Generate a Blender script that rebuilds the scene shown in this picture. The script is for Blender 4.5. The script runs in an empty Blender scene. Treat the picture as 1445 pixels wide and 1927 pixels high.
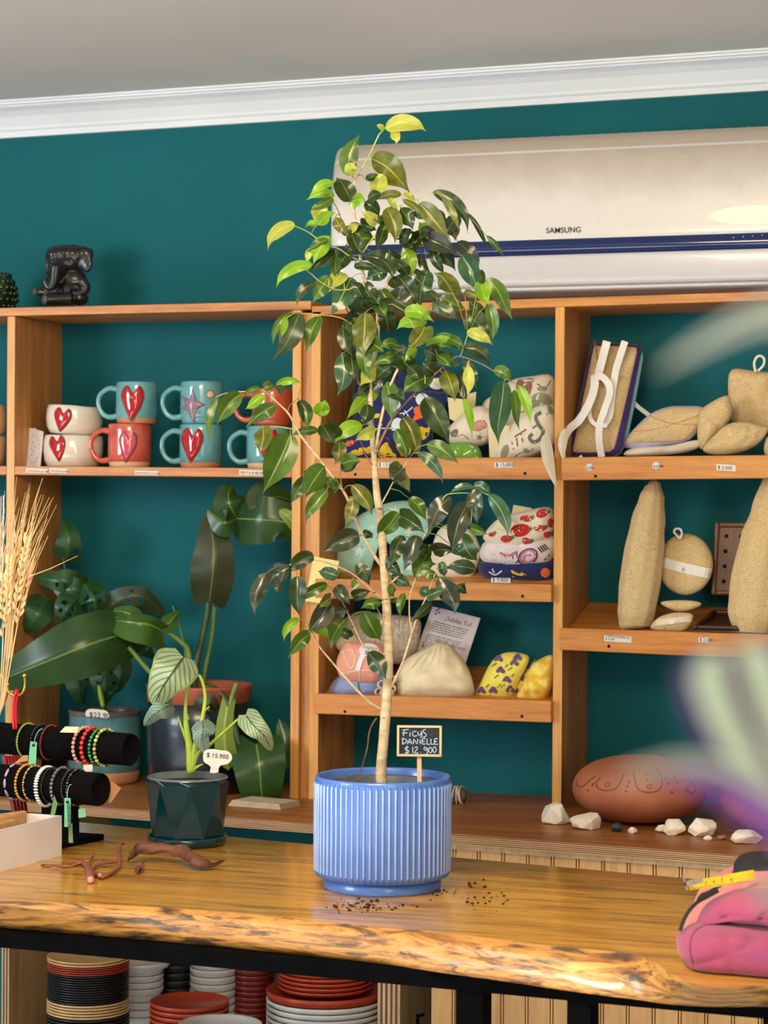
import bpy, bmesh, math, random
from mathutils import Vector, Matrix, noise
from mathutils.bvhtree import BVHTree
R = random.Random(7)
V = Vector
SC = bpy.context.scene
COL = SC.collection
# ---------------------------------------------------------------- camera
F = 4200.0
CAM = V((0, -4.40, 1.47))
YAW, PITCH, ROLL = math.atan(1389/4200), 17.5/4200, .0065
fw = V((-math.sin(YAW)*math.cos(PITCH), math.cos(YAW)*math.cos(PITCH), -math.sin(PITCH))).normalized()
r0 = V((math.cos(YAW), math.sin(YAW), 0)); u0 = r0.cross(fw)
rt = r0*math.cos(ROLL) + u0*math.sin(ROLL); up = u0*math.cos(ROLL) - r0*math.sin(ROLL)
cd = bpy.data.cameras.new('camera'); cam = bpy.data.objects.new('camera', cd); COL.objects.link(cam)
m = Matrix((rt, up, -fw)).transposed().to_4x4(); m.translation = CAM; cam.matrix_world = m
cd.sensor_fit = 'HORIZONTAL'; cd.sensor_width = 36; cd.lens = 36*F/1445
cd.clip_start = .02; cd.clip_end = 50
cd.dof.use_dof = True; cd.dof.focus_distance = 3.55; cd.dof.aperture_fstop = 13
SC.camera = cam
# ---------------------------------------------------------------- light
SC.view_settings.view_transform = 'Standard'; SC.view_settings.look = 'None'
SC.view_settings.exposure = 0.5; SC.view_settings.gamma = 1
SC.view_settings.use_curve_mapping = False
w = bpy.data.worlds.new('world'); SC.world = w; w.use_nodes = True
w.node_tree.nodes['Background'].inputs[0].default_value = (.86, .93, 1, 1)
w.node_tree.nodes['Background'].inputs[1].default_value = .27
def area(name, loc, target, sx, sy, power, col):
    l = bpy.data.lights.new(name, 'AREA'); l.shape = 'RECTANGLE'; l.size = sx; l.size_y = sy; l.energy = power; l.color = col
    o = bpy.data.objects.new(name, l); COL.objects.link(o); o.location = loc
    o.rotation_euler = (V(target)-V(loc)).to_track_quat('-Z', 'Y').to_euler(); return o
def spot(name, loc, target, ang, power, col, blend=.5, rad=.03):
    l = bpy.data.lights.new(name, 'SPOT'); l.spot_size = math.radians(ang); l.spot_blend = blend; l.energy = power; l.color = col; l.shadow_soft_size = rad
    o = bpy.data.objects.new(name, l); COL.objects.link(o); o.location = loc
    o.rotation_euler = (V(target)-V(loc)).to_track_quat('-Z', 'Y').to_euler(); return o
area('shop_window_light', (-4.6, -4.6, 1.75), (-1.6, 0, 1.3), 1.5, 1.3, 82, (.86, .95, 1))
area('shop_door_light', (1.4, -5.4, 1.5), (-1.3, 0, 1.4), .8, 1.5, 17, (1, .95, .87))
area('ceiling_lamp_light', (-.9, -2.7, 2.22), (-1.3, -.9, .9), .7, .7, 30, (1, .80, .50))
sl = bpy.data.lights.new('sun', 'SUN'); sl.energy = 9.5; sl.angle = .01; sl.color = (1, .97, .92); so = bpy.data.objects.new('sun', sl); COL.objects.link(so)
so.rotation_euler = V((.12, .80, -.62)).to_track_quat('-Z', 'Y').to_euler()
spot('sunbeam_on_crown', (-3.6, -2.6, 2.28), (-1.22, -1.30, 1.90), 8.5, 300, (1, .88, .5), .6, .02)
spot('sunbeam_on_table', (-2.2, -3.9, 2.3), (-.70, -1.85, .90), 3.6, 330, (1, .82, .42), .8, .02)
spot('sunbeam_on_conditioner', (-2.6, -.62, 2.02), (-.665, -.207, 2.015), 1.0, 600, (1, .76, .12), .15, .002)
# ---------------------------------------------------------------- pixel helpers (place points by where the photograph shows them)
def ray(x, y): return fw + rt*((x-722.5)/F) + up*((963.5-y)/F)
def at_y(x, y, Y):
    d = ray(x, y); return CAM + d*((Y-CAM.y)/d.y)
def at_z(x, y, z):
    d = ray(x, y); return CAM + d*((z-CAM.z)/d.z)
def at_d(x, y, d): return CAM + ray(x, y)*d
def dep(p): return (V(p)-CAM).dot(fw)
def mpp(p): return dep(p)/F
# ---------------------------------------------------------------- materials
def lin(c): return tuple(((v/255)/12.92 if v/255 <= .04045 else ((v/255+.055)/1.055)**2.4) for v in c) + (1,)
MC = {}
class NT:
    def __init__(s, name):
        s.m = bpy.data.materials.new(name); s.m.use_nodes = True; s.t = s.m.node_tree; s.b = s.t.nodes['Principled BSDF']; s.out = s.t.nodes['Material Output']
    def n(s, typ, **kw):
        nd = s.t.nodes.new(typ)
        for k, v in kw.items():
            if k[0] == 'i' and k[1:].isdigit(): k = int(k[1:])
            if isinstance(k, int) or k in nd.inputs:
                if isinstance(v, bpy.types.NodeSocket): s.t.links.new(v, nd.inputs[k])
                else: nd.inputs[k].default_value = v
            else: setattr(nd, k, v)
        return nd
    def set(s, key, v):
        if isinstance(v, bpy.types.NodeSocket): s.t.links.new(v, s.b.inputs[key])
        else: s.b.inputs[key].default_value = v
    def coord(s, scale=(1, 1, 1), what='Object', rot=(0, 0, 0)):
        c = s.n('ShaderNodeTexCoord'); mp = s.n('ShaderNodeMapping', Vector=c.outputs[what]); mp.inputs['Scale'].default_value = scale; mp.inputs['Rotation'].default_value = rot
        return mp.outputs[0]
    def noise(s, vec, scale, detail=4, rough=.55, dist=0):
        return s.n('ShaderNodeTexNoise', Vector=vec, Scale=scale, Detail=detail, Roughness=rough, Distortion=dist).outputs['Fac']
    def ramp(s, fac, stops):
        r = s.n('ShaderNodeValToRGB', Fac=fac); e = r.color_ramp.elements
        while len(e) < len(stops): e.new(.5)
        for el, (p, c) in zip(e, stops): el.position = p; el.color = c if len(c) == 4 else lin(c)
        return r.outputs[0]
    def mix(s, fac, a, b, mode='MIX'):
        x = s.n('ShaderNodeMix', data_type='RGBA', blend_type=mode)
        for i, v in ((0, fac), (6, a), (7, b)):
            if isinstance(v, bpy.types.NodeSocket): s.t.links.new(v, x.inputs[i])
            else: x.inputs[i].default_value = v
        return x.outputs[2]
    def math(s, op, a, b=0, c=0):
        x = s.n('ShaderNodeMath', operation=op)
        for i, v in enumerate((a, b, c)):
            if isinstance(v, bpy.types.NodeSocket): s.t.links.new(v, x.inputs[i])
            else: x.inputs[i].default_value = v
        return x.outputs[0]
    def bump(s, h, strength=.3, dist=.002):
        b = s.n('ShaderNodeBump', Height=h, Strength=strength, Distance=dist); s.t.links.new(b.outputs[0], s.b.inputs['Normal'])
def mat(name, c1, c2=None, rough=.5, scale=30, metal=0, coat=0, bump=0, bscale=None, spec=.5, sheen=0, stretch=(1, 1, 1), lo=.35, hi=.65):
    if name in MC: return MC[name]
    n = NT(name); n.set('Roughness', rough); n.set('Metallic', metal); n.set('Coat Weight', coat); n.set('Coat Roughness', .06); n.set('Specular IOR Level', spec)
    if sheen: n.set('Sheen Weight', sheen); n.set('Sheen Roughness', .5)
    v = n.coord(stretch)
    f = n.noise(v, scale)
    if c2 is None: c2 = tuple(min(255, x*.9) for x in c1)
    n.set('Base Color', n.ramp(f, [(lo, c1), (hi, c2)]))
    if bump: n.bump(n.noise(v, bscale or scale*3, 3), bump)
    MC[name] = n.m; return n.m
def wood(name, c1, c2, c3, axis='x', scale=1, rough=.42, knots=True, bump=.12):
    if name in MC: return MC[name]
    n = NT(name); n.set('Roughness', rough)
    st = {'x': (1.3, 16, 16), 'z': (16, 16, 1.3), 'y': (16, 1.3, 16)}[axis]
    v = n.coord(tuple(a*scale for a in st))
    f = n.noise(v, 1.6, 6, .6, .6); g = n.noise(v, 9, 3, .7)
    c = n.ramp(f, [(.3, c3), (.46, c2), (.62, c1)])
    c = n.mix(.35, c, n.ramp(g, [(.35, c3), (.6, c1)]), 'MIX')
    st2 = {'x': (3.2, 11, 11), 'z': (11, 11, 3.2), 'y': (11, 3.2, 11)}[axis]
    if knots:
        k = n.n('ShaderNodeTexVoronoi', Vector=n.coord(st2), Scale=.75*scale); kd = n.ramp(k.outputs['Distance'], [(.0, (0, 0, 0, 1)), (.12, (.25, .25, .25, 1)), (.22, (1, 1, 1, 1))])
        c = n.mix(kd, n.mix(.7, c, lin((92, 50, 24))), c)
    n.set('Base Color', c); n.bump(g, bump, .0015); MC[name] = n.m; return n.m
def leafmat(name, base, base2, vein, rough=.32, trans=.25, side=0, vw=.022, edge=None, mott=5):
    if name in MC: return MC[name]
    n = NT(name); uv = n.n('ShaderNodeTexCoord').outputs['UV']; sp = n.n('ShaderNodeSeparateXYZ', Vector=uv)
    u = n.math('ABSOLUTE', n.math('SUBTRACT', sp.outputs[0], .5)); v = sp.outputs[1]
    f = n.noise(n.coord((1, 1, 1)), mott*8, 4)
    c = n.ramp(f, [(.35, base), (.68, base2)])
    midm = n.math('LESS_THAN', u, vw)
    if side:
        ph = n.math('SUBTRACT', n.math('MULTIPLY', v, side*6.283), n.math('MULTIPLY', u, side*5.2))
        s = n.math('POWER', n.math('ABSOLUTE', n.math('SINE', ph)), 9 if side < 8 else 6)
        s2 = n.math('MULTIPLY', s, .8)
        c = n.mix(s2, c, lin(vein))
    c = n.mix(midm, c, lin(vein))
    if edge: c = n.mix(n.math('GREATER_THAN', u, .44 if side else .37), c, lin(edge))
    n.set('Base Color', c); n.set('Roughness', rough); n.set('Specular IOR Level', .5)
    tr = n.n('ShaderNodeBsdfTranslucent', Color=c); mx = n.n('ShaderNodeMixShader', Fac=trans)
    n.t.links.new(n.b.outputs[0], mx.inputs[1]); n.t.links.new(tr.outputs[0], mx.inputs[2]); n.t.links.new(mx.outputs[0], n.out.inputs[0])
    MC[name] = n.m; return n.m
# ---------------------------------------------------------------- mesh helpers
def origin(o):
    p = V((0, 0, 0))
    while o is not None: p += o.location; o = o.parent
    return p
def catmull(pts, n=6, closed=False):
    P = [V(p) if not isinstance(p, Vector) else p for p in pts]; out = []; L = len(P)
    rng = range(L) if closed else range(L-1)
    for i in rng:
        a, b, c, d = (P[(i-1) % L], P[i], P[(i+1) % L], P[(i+2) % L]) if closed else (P[max(i-1, 0)], P[i], P[i+1], P[min(i+2, L-1)])
        for k in range(n):
            t = k/n; out.append(.5*((2*b)+(c-a)*t+(2*a-5*b+4*c-d)*t*t+(3*b-a-3*c+d)*t**3))
    if not closed: out.append(P[-1])
    return out
class MB:
    def __init__(s): s.v = []; s.f = []; s.uv = {}; s.sm = []
    def add(s, vs, fs, smooth=True, uvs=None):
        b = len(s.v); s.v += [V(x) for x in vs]
        for f in fs: s.f.append(tuple(i+b for i in f)); s.sm.append(smooth)
        if uvs:
            for i, q in enumerate(uvs): s.uv[b+i] = q
        return s
    def box(s, a, b, M=None):
        a, b = V(a), V(b); vs = [V((x, y, z)) for x in (a.x, b.x) for y in (a.y, b.y) for z in (a.z, b.z)]
        if M: vs = [M @ q for q in vs]
        return s.add(vs, [(0, 1, 3, 2), (4, 6, 7, 5), (0, 4, 5, 1), (2, 3, 7, 6), (0, 2, 6, 4), (1, 5, 7, 3)], False)
    def hexa(s, vs):  # 8 corners: bottom 4 (ccw) then top 4
        return s.add(vs, [(3, 2, 1, 0), (4, 5, 6, 7), (0, 1, 5, 4), (1, 2, 6, 5), (2, 3, 7, 6), (3, 0, 4, 7)], False)
    def tube(s, path, r, n=8, cap=True):
        P = [V(p) for p in path]; L = len(P)
        rad = r if isinstance(r, (list, tuple)) else [r]*L
        if len(rad) != L: rad = [rad[min(int(i/(L-1)*(len(rad)-1)), len(rad)-2)]*(1-((i/(L-1)*(len(rad)-1)) % 1 if i < L-1 else 1))+rad[min(int(i/(L-1)*(len(rad)-1))+1, len(rad)-1)]*((i/(L-1)*(len(rad)-1)) % 1 if i < L-1 else 1) for i in range(L)]
        t0 = (P[1]-P[0]).normalized(); nrm = t0.orthogonal().normalized(); vs = []
        for i in range(L):
            t = (P[min(i+1, L-1)]-P[max(i-1, 0)]).normalized(); nrm = (nrm - t*nrm.dot(t)).normalized(); bn = t.cross(nrm)
            for k in range(n):
                a = 2*math.pi*k/n; vs.append(P[i]+(nrm*math.cos(a)+bn*math.sin(a))*rad[i])
        fs = [(i*n+k, i*n+(k+1) % n, (i+1)*n+(k+1) % n, (i+1)*n+k) for i in range(L-1) for k in range(n)]
        if cap: fs += [tuple(range(n))[::-1], tuple((L-1)*n+k for k in range(n))]
        return s.add(vs, fs)
    def lathe(s, c, prof, n=40, flute=0, fa=0, axis=None, close=True, smooth=True):
        c = V(c); vs = []
        Q = V((0, 0, 1)).rotation_difference(V(axis).normalized()) if axis is not None else None
        for (r, z) in prof:
            for k in range(n):
                a = 2*math.pi*k/n; q = V((r*math.cos(a), r*math.sin(a), z)); vs.append(c+(Q @ q if Q else q))
        L = len(prof); fs = [(i*n+k, i*n+(k+1) % n, (i+1)*n+(k+1) % n, (i+1)*n+k) for i in range(L-1) for k in range(n)]
        if close:
            if prof[0][0] > 1e-5: fs.append(tuple(range(n))[::-1])
            if prof[-1][0] > 1e-5: fs.append(tuple((L-1)*n+k for k in range(n)))
        return s.add(vs, fs, smooth)
    def ball(s, c, r, n=8, m=6, M=None):
        c = V(c); rr = V(r) if not isinstance(r, (int, float)) else V((r, r, r)); vs = [c+(M @ V((0, 0, rr.z)) if M else V((0, 0, rr.z)))]
        for i in range(1, m):
            for k in range(n):
                th, a = math.pi*i/m, 2*math.pi*k/n; q = V((rr.x*math.sin(th)*math.cos(a), rr.y*math.sin(th)*math.sin(a), rr.z*math.cos(th))); vs.append(c+(M @ q if M else q))
        vs.append(c-(M @ V((0, 0, rr.z)) if M else V((0, 0, rr.z))))
        fs = [(0, 1+k, 1+(k+1) % n) for k in range(n)]
        fs += [(1+i*n+k, 1+(i+1)*n+k, 1+(i+1)*n+(k+1) % n, 1+i*n+(k+1) % n) for i in range(m-2) for k in range(n)]
        e = len(vs)-1; fs += [(e, 1+(m-2)*n+(k+1) % n, 1+(m-2)*n+k) for k in range(n)]
        return s.add(vs, fs)
    def extrude(s, prof, a, b, smooth=False):  # closed profile of 3-D offsets swept from a to b
        a, b = V(a), V(b); n = len(prof); vs = [a+V(q) for q in prof]+[b+V(q) for q in prof]
        return s.add(vs, [(k, (k+1) % n, n+(k+1) % n, n+k) for k in range(n)]+[tuple(range(n))[::-1], tuple(range(n, 2*n))], smooth)
    def grid(s, fn, nu, nv, smooth=True, skip=None, uvs=True):
        vs = []; uv = []
        for j in range(nv+1):
            for i in range(nu+1): vs.append(fn(i/nu, j/nv)); uv.append((i/nu, j/nv))
        fs = [(j*(nu+1)+i, j*(nu+1)+i+1, (j+1)*(nu+1)+i+1, (j+1)*(nu+1)+i) for j in range(nv) for i in range(nu) if not (skip and skip(i, j))]
        return s.add(vs, fs, smooth, uv if uvs else None)
    def build(s, name, m, parent=None, bevel=0, world=True, sub=0, remesh=0):
        me = bpy.data.meshes.new(name); o = bpy.data.objects.new(name, me)
        off = origin(parent) if (parent and world) else V((0, 0, 0))
        me.from_pydata([tuple(q-off) for q in s.v], [], s.f)
        me.polygons.foreach_set('use_smooth', s.sm)
        if s.uv:
            l = me.uv_layers.new(name='UVMap')
            for lp in me.loops: l.data[lp.index].uv = s.uv.get(lp.vertex_index, (.5, .5))
        bm = bmesh.new(); bm.from_mesh(me); bmesh.ops.recalc_face_normals(bm, faces=bm.faces); bm.to_mesh(me); bm.free()
        me.materials.append(m); COL.objects.link(o)
        if parent: o.parent = parent
        if bevel:
            q = o.modifiers.new('b', 'BEVEL'); q.width = bevel; q.segments = 2; q.limit_method = 'ANGLE'
        if remesh:
            q = o.modifiers.new('r', 'REMESH'); q.mode = 'VOXEL'; q.voxel_size = remesh; q.use_smooth_shade = True
            q = o.modifiers.new('s', 'SMOOTH'); q.iterations = 4; q.factor = .5
        if sub:
            q = o.modifiers.new('s', 'SUBSURF'); q.levels = sub; q.render_levels = sub
        return o
    def bvh(s): return BVHTree.FromPolygons([tuple(q) for q in s.v], s.f)
def thing(name, label, cat, loc, group=None):
    o = bpy.data.objects.new(name, None); COL.objects.link(o); o.location = loc; o.empty_display_size = .02
    return tag(o, label, cat, group)
def tag(o, label, cat, group=None):
    o['label'] = label; o['category'] = cat
    if group: o['group'] = group
    return o
def struct(o): o['kind'] = 'structure'; return o
def stuff(o): o['kind'] = 'stuff'; return o
def nz(p, s=20., a=1.): return noise.noise(V(p)*s)*a
# pillow-like solid with a traced silhouette, standing at distance plane Y0 and leaning back
def puff(outline, Y0, thick, lean=0, back=.5, n=4, wr=0, ws=25, p=3.2, z=None):
    mb = MB(); O = catmull([V((x, y, 0)) for x, y in outline], n, True) if n > 1 else [V((x, y, 0)) for x, y in outline]
    ymax = max(q.y for q in O); cx = sum(q.x for q in O)/len(O); cy = sum(q.y for q in O)/len(O); N = len(O)
    S = [1, .985, .94, .87, .78, .68, .57, .45, .33, .2, .1]
    def pos(x, y, h):
        b = at_y(x, y, Y0 + lean*(ymax-y)/1000.); d = (CAM-b).normalized(); d.z = 0; d.normalize()
        if wr and h: h += wr*(noise.noise(b*ws)+.5*noise.noise(b*ws*2.3)-.9*max(0, 1-abs(noise.noise(V((b.x*ws*1.3+7, b.y, b.z*ws*.8))))*7))*min(1, h/thick*1.3)
        return b+d*h
    vs = []
    for s_ in S:
        h = thick*(1-s_**p)**.5
        for q in O: vs.append(pos(cx+(q.x-cx)*s_, cy+(q.y-cy)*s_, h))
    top = len(vs); vs.append(pos(cx, cy, thick))
    for s_ in S[1:]:
        h = -thick*back*(1-s_**p)**.5
        for q in O: vs.append(pos(cx+(q.x-cx)*s_, cy+(q.y-cy)*s_, h))
    bot = len(vs); vs.append(pos(cx, cy, -thick*back)); L = len(S)
    fs = [(i*N+k, i*N+(k+1) % N, (i+1)*N+(k+1) % N, (i+1)*N+k) for i in range(L-1) for k in range(N)]
    fs += [((L-1)*N+k, (L-1)*N+(k+1) % N, top) for k in range(N)]
    B = lambda i, k: (k % N) if i == 0 else top+1+(i-1)*N+(k % N)
    fs += [(B(i, k+1), B(i, k), B(i+1, k), B(i+1, k+1)) for i in range(L-1) for k in range(N)]
    fs += [(B(L-1, k+1), B(L-1, k), bot) for k in range(N)]
    mb.add(vs, fs); return mb
# raised or printed patch laid on the surface that the pixel rays meet
def relief(bv, outline, m, name, parent, h=0, n=3, off=.0004, c=None):
    O = catmull([V((x, y, 0)) for x, y in outline], n, True) if n > 1 else [V((x, y, 0)) for x, y in outline]
    cx, cy = c or (sum(q.x for q in O)/len(O), sum(q.y for q in O)/len(O)); N = len(O)
    S = [1, .96, .85, .65, .35] if h else [1, .66, .33]
    mb = MB(); vs = []; last = None
    def hit(x, y, e):
        nonlocal last
        d = ray(x, y); p, nn, i, t = bv.ray_cast(CAM, d.normalized())
        if p is None or (last is not None and abs((p-CAM).length-last) > .06):
            if last is None: return None
            p = CAM+d.normalized()*last; return p-d.normalized()*e
        last = (p-CAM).length
        if nn.dot(d) > 0: nn = -nn
        return p+(nn*.6-d.normalized()*.4)*e
    c0 = hit(cx, cy, off+h)
    if c0 is None: return None
    for s_ in S:
        e = off+h*(1-s_**2.2)**.5
        if s_ == 1 and h: e = -.0005
        for q in O: vs.append(hit(cx+(q.x-cx)*s_, cy+(q.y-cy)*s_, e))
    vs.append(c0); L = len(S)
    fs = [(i*N+k, i*N+(k+1) % N, (i+1)*N+(k+1) % N, (i+1)*N+k) for i in range(L-1) for k in range(N)]+[((L-1)*N+k, (L-1)*N+(k+1) % N, L*N) for k in range(N)]
    mb.add(vs, fs); return mb.build(name, m, parent) if name else mb
def prints(bv, outlines, m, name, parent, n=3, h=0, off=.0005):
    mb = MB()
    for o in outlines:
        q = relief(bv, o, m, None, parent, h=h, n=n, off=off)
        if q: mb.add(q.v, q.f)
    if mb.v:
        o = mb.build(name, m, parent)
        if len(outlines) > 1: stuff(o)
        return o
def ell(x, y, rx, ry, a=0, n=10):
    a = math.radians(a); return [(x+rx*math.cos(t)*math.cos(a)-ry*math.sin(t)*math.sin(a), y+rx*math.cos(t)*math.sin(a)+ry*math.sin(t)*math.cos(a)) for t in [2*math.pi*k/n for k in range(n)]]
def star(x, y, r, a=0, n=5, inn=.42): return [(x+(r if k % 2 == 0 else r*inn)*math.sin(a+math.pi*k/n), y-(r if k % 2 == 0 else r*inn)*math.cos(a+math.pi*k/n)) for k in range(2*n)]
def heart(x, y, w, h, a=0):
    P = [(0, -.28), (.22, -.5), (.42, -.42), (.5, -.18), (.38, .12), (.15, .4), (0, .52), (-.15, .38), (-.36, .1), (-.5, -.18), (-.42, -.42), (-.22, -.5)]
    a = math.radians(a); return [(x+px*w*math.cos(a)-py*h*math.sin(a), y+px*w*math.sin(a)+py*h*math.cos(a)) for px, py in P]
def text(s, x, y, size, pos_fn, m, parent, tilt=0, lean=0, name='lettering', ex=.00015, yaw=0, sx=1, off_=0):
    cu = bpy.data.curves.new(name, 'FONT'); cu.body = s; cu.extrude = ex; cu.offset = off_; o = bpy.data.objects.new(name, cu)
    p = pos_fn(x, y); cu.size = size*mpp(p)*1.38; cu.materials.append(m); COL.objects.link(o); cu.resolution_u = 3
    COL.objects.unlink(o); me = bpy.data.meshes.new_from_object(o); bpy.data.objects.remove(o); bpy.data.curves.remove(cu)
    o = bpy.data.objects.new(name, me); COL.objects.link(o); o['kind'] = 'stuff' if size < 5 else 'thing'
    if size >= 5: del o['kind']
    o.matrix_world = Matrix.Translation(p-(origin(parent) if parent else V())) @ Matrix.Rotation(yaw, 4, 'Z') @ Matrix.Rotation(math.radians(90)-lean, 4, 'X') @ Matrix.Rotation(-math.radians(tilt), 4, 'Z') @ Matrix.Diagonal((sx, 1, 1, 1))
    if parent: o.parent = parent
    return o
def card(outline4, pos_fn, thick, m, name, parent=None):
    P = [pos_fn(x, y) for x, y in outline4]; n = (P[1]-P[0]).cross(P[2]-P[0]).normalized()
    if n.dot(CAM-P[0]) > 0: n = -n
    mb = MB(); mb.hexa([P[0], P[1], P[2], P[3], P[0]+n*thick, P[1]+n*thick, P[2]+n*thick, P[3]+n*thick]); return mb.build(name, m, parent)
# leaf along a mid-rib given as pixels and distances; shape gives half-widths
def W_ovate(t): return math.sin(math.pi*min(1, t*1.02)**.72)**.85*(1-t*.12) if t < .84 else (.52*(1-t)/.16)**1.5*1.2+.02*(1-t)
def W_ficus(t):
    if t < .74: return max(.02, math.sin(math.pi*min(1, t/.82)**.86))**.72
    a = math.sin(math.pi*(.74/.82)**.86)**.72; k = (1-t)/.26
    return a*(.16*k+.84*k**2.6)
def W_heart(t): return (1-t)**.62*(1+.55*t)*.93 if t > .12 else .93*(.88**.62*1.066)*(.45+.55*(t/.12)**.5)
def W_arrow(t): return math.sin(math.pi*(.12+.88*t)**.85)**.7
def leaf(mb, path, wpx, shape=W_ficus, fold=.25, droop=.0, nu=4, nv=10, lobe=0, side_tilt=0, wave=0, seed=0, skip=None, asym=(1, 1)):
    """path: list of (x,y,d) base..tip"""
    C = catmull([V(p) for p in path], 8); L = len(C)
    P = [at_d(c.x, c.y, c.z) for c in C]
    tot = (P[-1]-P[0]).length or .01
    def fn(u, v):
        f = v*(L-1); i = min(int(f), L-2); c = C[i].lerp(C[i+1], f-i); p = P[i].lerp(P[i+1], f-i)
        a, b = P[max(i-1, 0)], P[min(i+2, L-1)]; t = (b-a).normalized(); vw = (p-CAM).normalized()
        s = t.cross(vw)
        if s.length < .05: s = rt.copy()
        s.normalize(); nrm = s.cross(t).normalized()
        k = (u-.5)*2; wd = wpx*c.z/F*.5*shape(v)*(asym[0] if k < 0 else asym[1])
        q = p+s*k*wd + nrm*(abs(k)*fold*wd + k*side_tilt*wd)
        if lobe: q -= t*abs(k)**1.3*lobe*wpx*c.z/F*.5*max(0, 1-v*3.2)
        if wave: q += nrm*math.sin(v*13+seed+(2 if k < 0 else 0))*wave*wd*abs(k)
        return q
    mb.grid(fn, nu, nv, skip=skip); return mb
# ================================================================ materials
TEAL = mat('teal_paint', (12, 98, 105), (9, 90, 97), rough=.7, spec=.2, scale=3, bump=.12, bscale=140)
CEIL = mat('ceiling_paint', (222, 220, 216), (214, 213, 210), rough=.8, scale=2, bump=.05, bscale=30)
CORN = mat('cornice_paint', (226, 229, 231), (218, 222, 226), rough=.5, scale=4)
PINE = wood('pine_x', (214, 144, 66), (196, 120, 46), (158, 88, 32), 'x')
PINEZ = wood('pine_z', (206, 146, 78), (186, 120, 56), (142, 88, 40), 'z')
PINEV = wood('pine_edge', (224, 164, 82), (212, 144, 62), (184, 114, 46), 'z', knots=False)
PALEW = wood('pale_pine', (206, 172, 124), (190, 152, 102), (160, 120, 76), 'z', 1.2)
BENCHT = wood('bench_board', (178, 114, 56), (152, 90, 40), (106, 60, 28), 'x', knots=False)
BEADW = wood('bead_board', (206, 160, 100), (196, 146, 86), (170, 122, 68), 'z', knots=False)
PLYL = mat('ply_light', (196, 152, 98), (170, 124, 76), scale=20, stretch=(.2, 1, 6))
PLYD = mat('ply_dark', (96, 62, 36), (78, 48, 28), scale=20, stretch=(.2, 1, 6))
BLACKM = mat('black_steel', (5, 5, 6), (8, 8, 9), rough=.85, spec=.04)
HOLE = mat('nail_hole', (12, 8, 6), rough=.9)
PAPER = mat('white_label_paper', (226, 222, 214), (216, 212, 204), rough=.7)
INK = mat('black_ink', (22, 20, 24), rough=.6)
YP = mat('yellow_paper', (240, 224, 150), (234, 216, 140), rough=.8, scale=8)
# ================================================================ room
def wall_z(x, y, Y=0): return at_y(x, y, Y).z
XL, XR = -4.2, 2.2
zl, zr = at_y(0, 262, 0), at_y(1445, 172, 0)
def cz(X, a=zl, b=zr): return a.z+(b.z-a.z)*(X-a.x)/(b.x-a.x)
cl, cr = at_y(0, 190, -.085), at_y(1445, 88, -.085)
hC = ((cl.z-cz(cl.x))+(cr.z-cz(cr.x)))/2
mb = MB(); mb.add([(XL, 0, 0), (XR, 0, 0), (XR, 0, cz(XR)+.3), (XL, 0, cz(XL)+.3), (XL, .12, 0), (XR, .12, 0), (XR, .12, cz(XR)+.3), (XL, .12, cz(XL)+.3)], [(0, 1, 2, 3), (4, 7, 6, 5), (0, 4, 5, 1), (3, 2, 6, 7), (0, 3, 7, 4), (1, 5, 6, 2)], False)
struct(mb.build('wall_back', TEAL))
mb = MB(); mb.add([(XL, .1, cz(XL)+hC), (XR, .1, cz(XR)+hC), (XR, -5.6, cz(XR)+hC), (XL, -5.6, cz(XL)+hC), (XL, .1, cz(XL)+hC+.1), (XR, .1, cz(XR)+hC+.1), (XR, -5.6, cz(XR)+hC+.1), (XL, -5.6, cz(XL)+hC+.1)], [(0, 1, 2, 3), (7, 6, 5, 4), (0, 4, 5, 1), (3, 2, 6, 7), (0, 3, 7, 4), (1, 5, 6, 2)], False)
struct(mb.build('ceiling', CEIL))
mb = MB(); mb.box((XL, -5.6, -.05), (XR, .1, 0)); struct(mb.build('floor', mat('floor_tiles', (198, 200, 204), (184, 186, 190), rough=.5, scale=4)))
H = hC; prof = [(0, 0), (.012, 0), (.013, .012), (.017, .016), (.017, .022), (.022, .03), (.030, .042), (.042, .052), (.050, .056), (.052, .066), (.060, .074), (.072, H*.80), (.075, H*.86), (.080, H*.87), (.081, H*.93), (.086, H*.94), (.086, H), (0, H)]
prof = [(y, min(z, H)) for y, z in prof]
mb = MB(); mb.extrude([(0, -y, z) for y, z in prof], (XL, 0, cz(XL)), (XR, 0, cz(XR))); struct(mb.build('trim_1', CORN))
# ================================================================ shelving
YF = -.22
def X_(x, y=900, Y=YF): return at_y(x, y, Y).x
def Z_(x, y, Y=YF): return at_y(x, y, Y).z
ZP = CAM.z-.592
shelf = thing('shelf_unit', 'tall open pine shelving filling the teal wall behind the table', 'shelving', (X_(700), -.1, ZP))
def upright(xa, xb, top, name='upright_board', Y=YF, bot=ZP, m=None):
    x0, x1 = X_(xa, 900, Y), X_(xb, 900, Y)
    mb = MB(); mb.box((x0, Y+.0018, bot), (x1, -.002, top)); o = mb.build(name, PINEZ, shelf)
    mb = MB(); mb.box((x0, Y, bot), (x1, Y+.0016, top)); mb.build('front_edge', PINEV, o); return o
def shelfboard(x0, x1, zt0, zt1, th, name='shelf_board', Yf=YF, back=0, m=None):
    a, b = X_(x0), X_(x1); yb = -.002
    mb = MB(); mb.hexa([(a, Yf, zt0-th), (b, Yf, zt1-th), (b, yb, zt1-th+back), (a, yb, zt0-th+back), (a, Yf, zt0), (b, Yf, zt1), (b, yb, zt1+back), (a, yb, zt0+back)])
    return mb.build(name, m or PINE, shelf, bevel=.0012)
tL = (Z_(0, 579.4), Z_(500, 568)); tR = (Z_(1000, 562.6), Z_(1445, 548))
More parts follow.
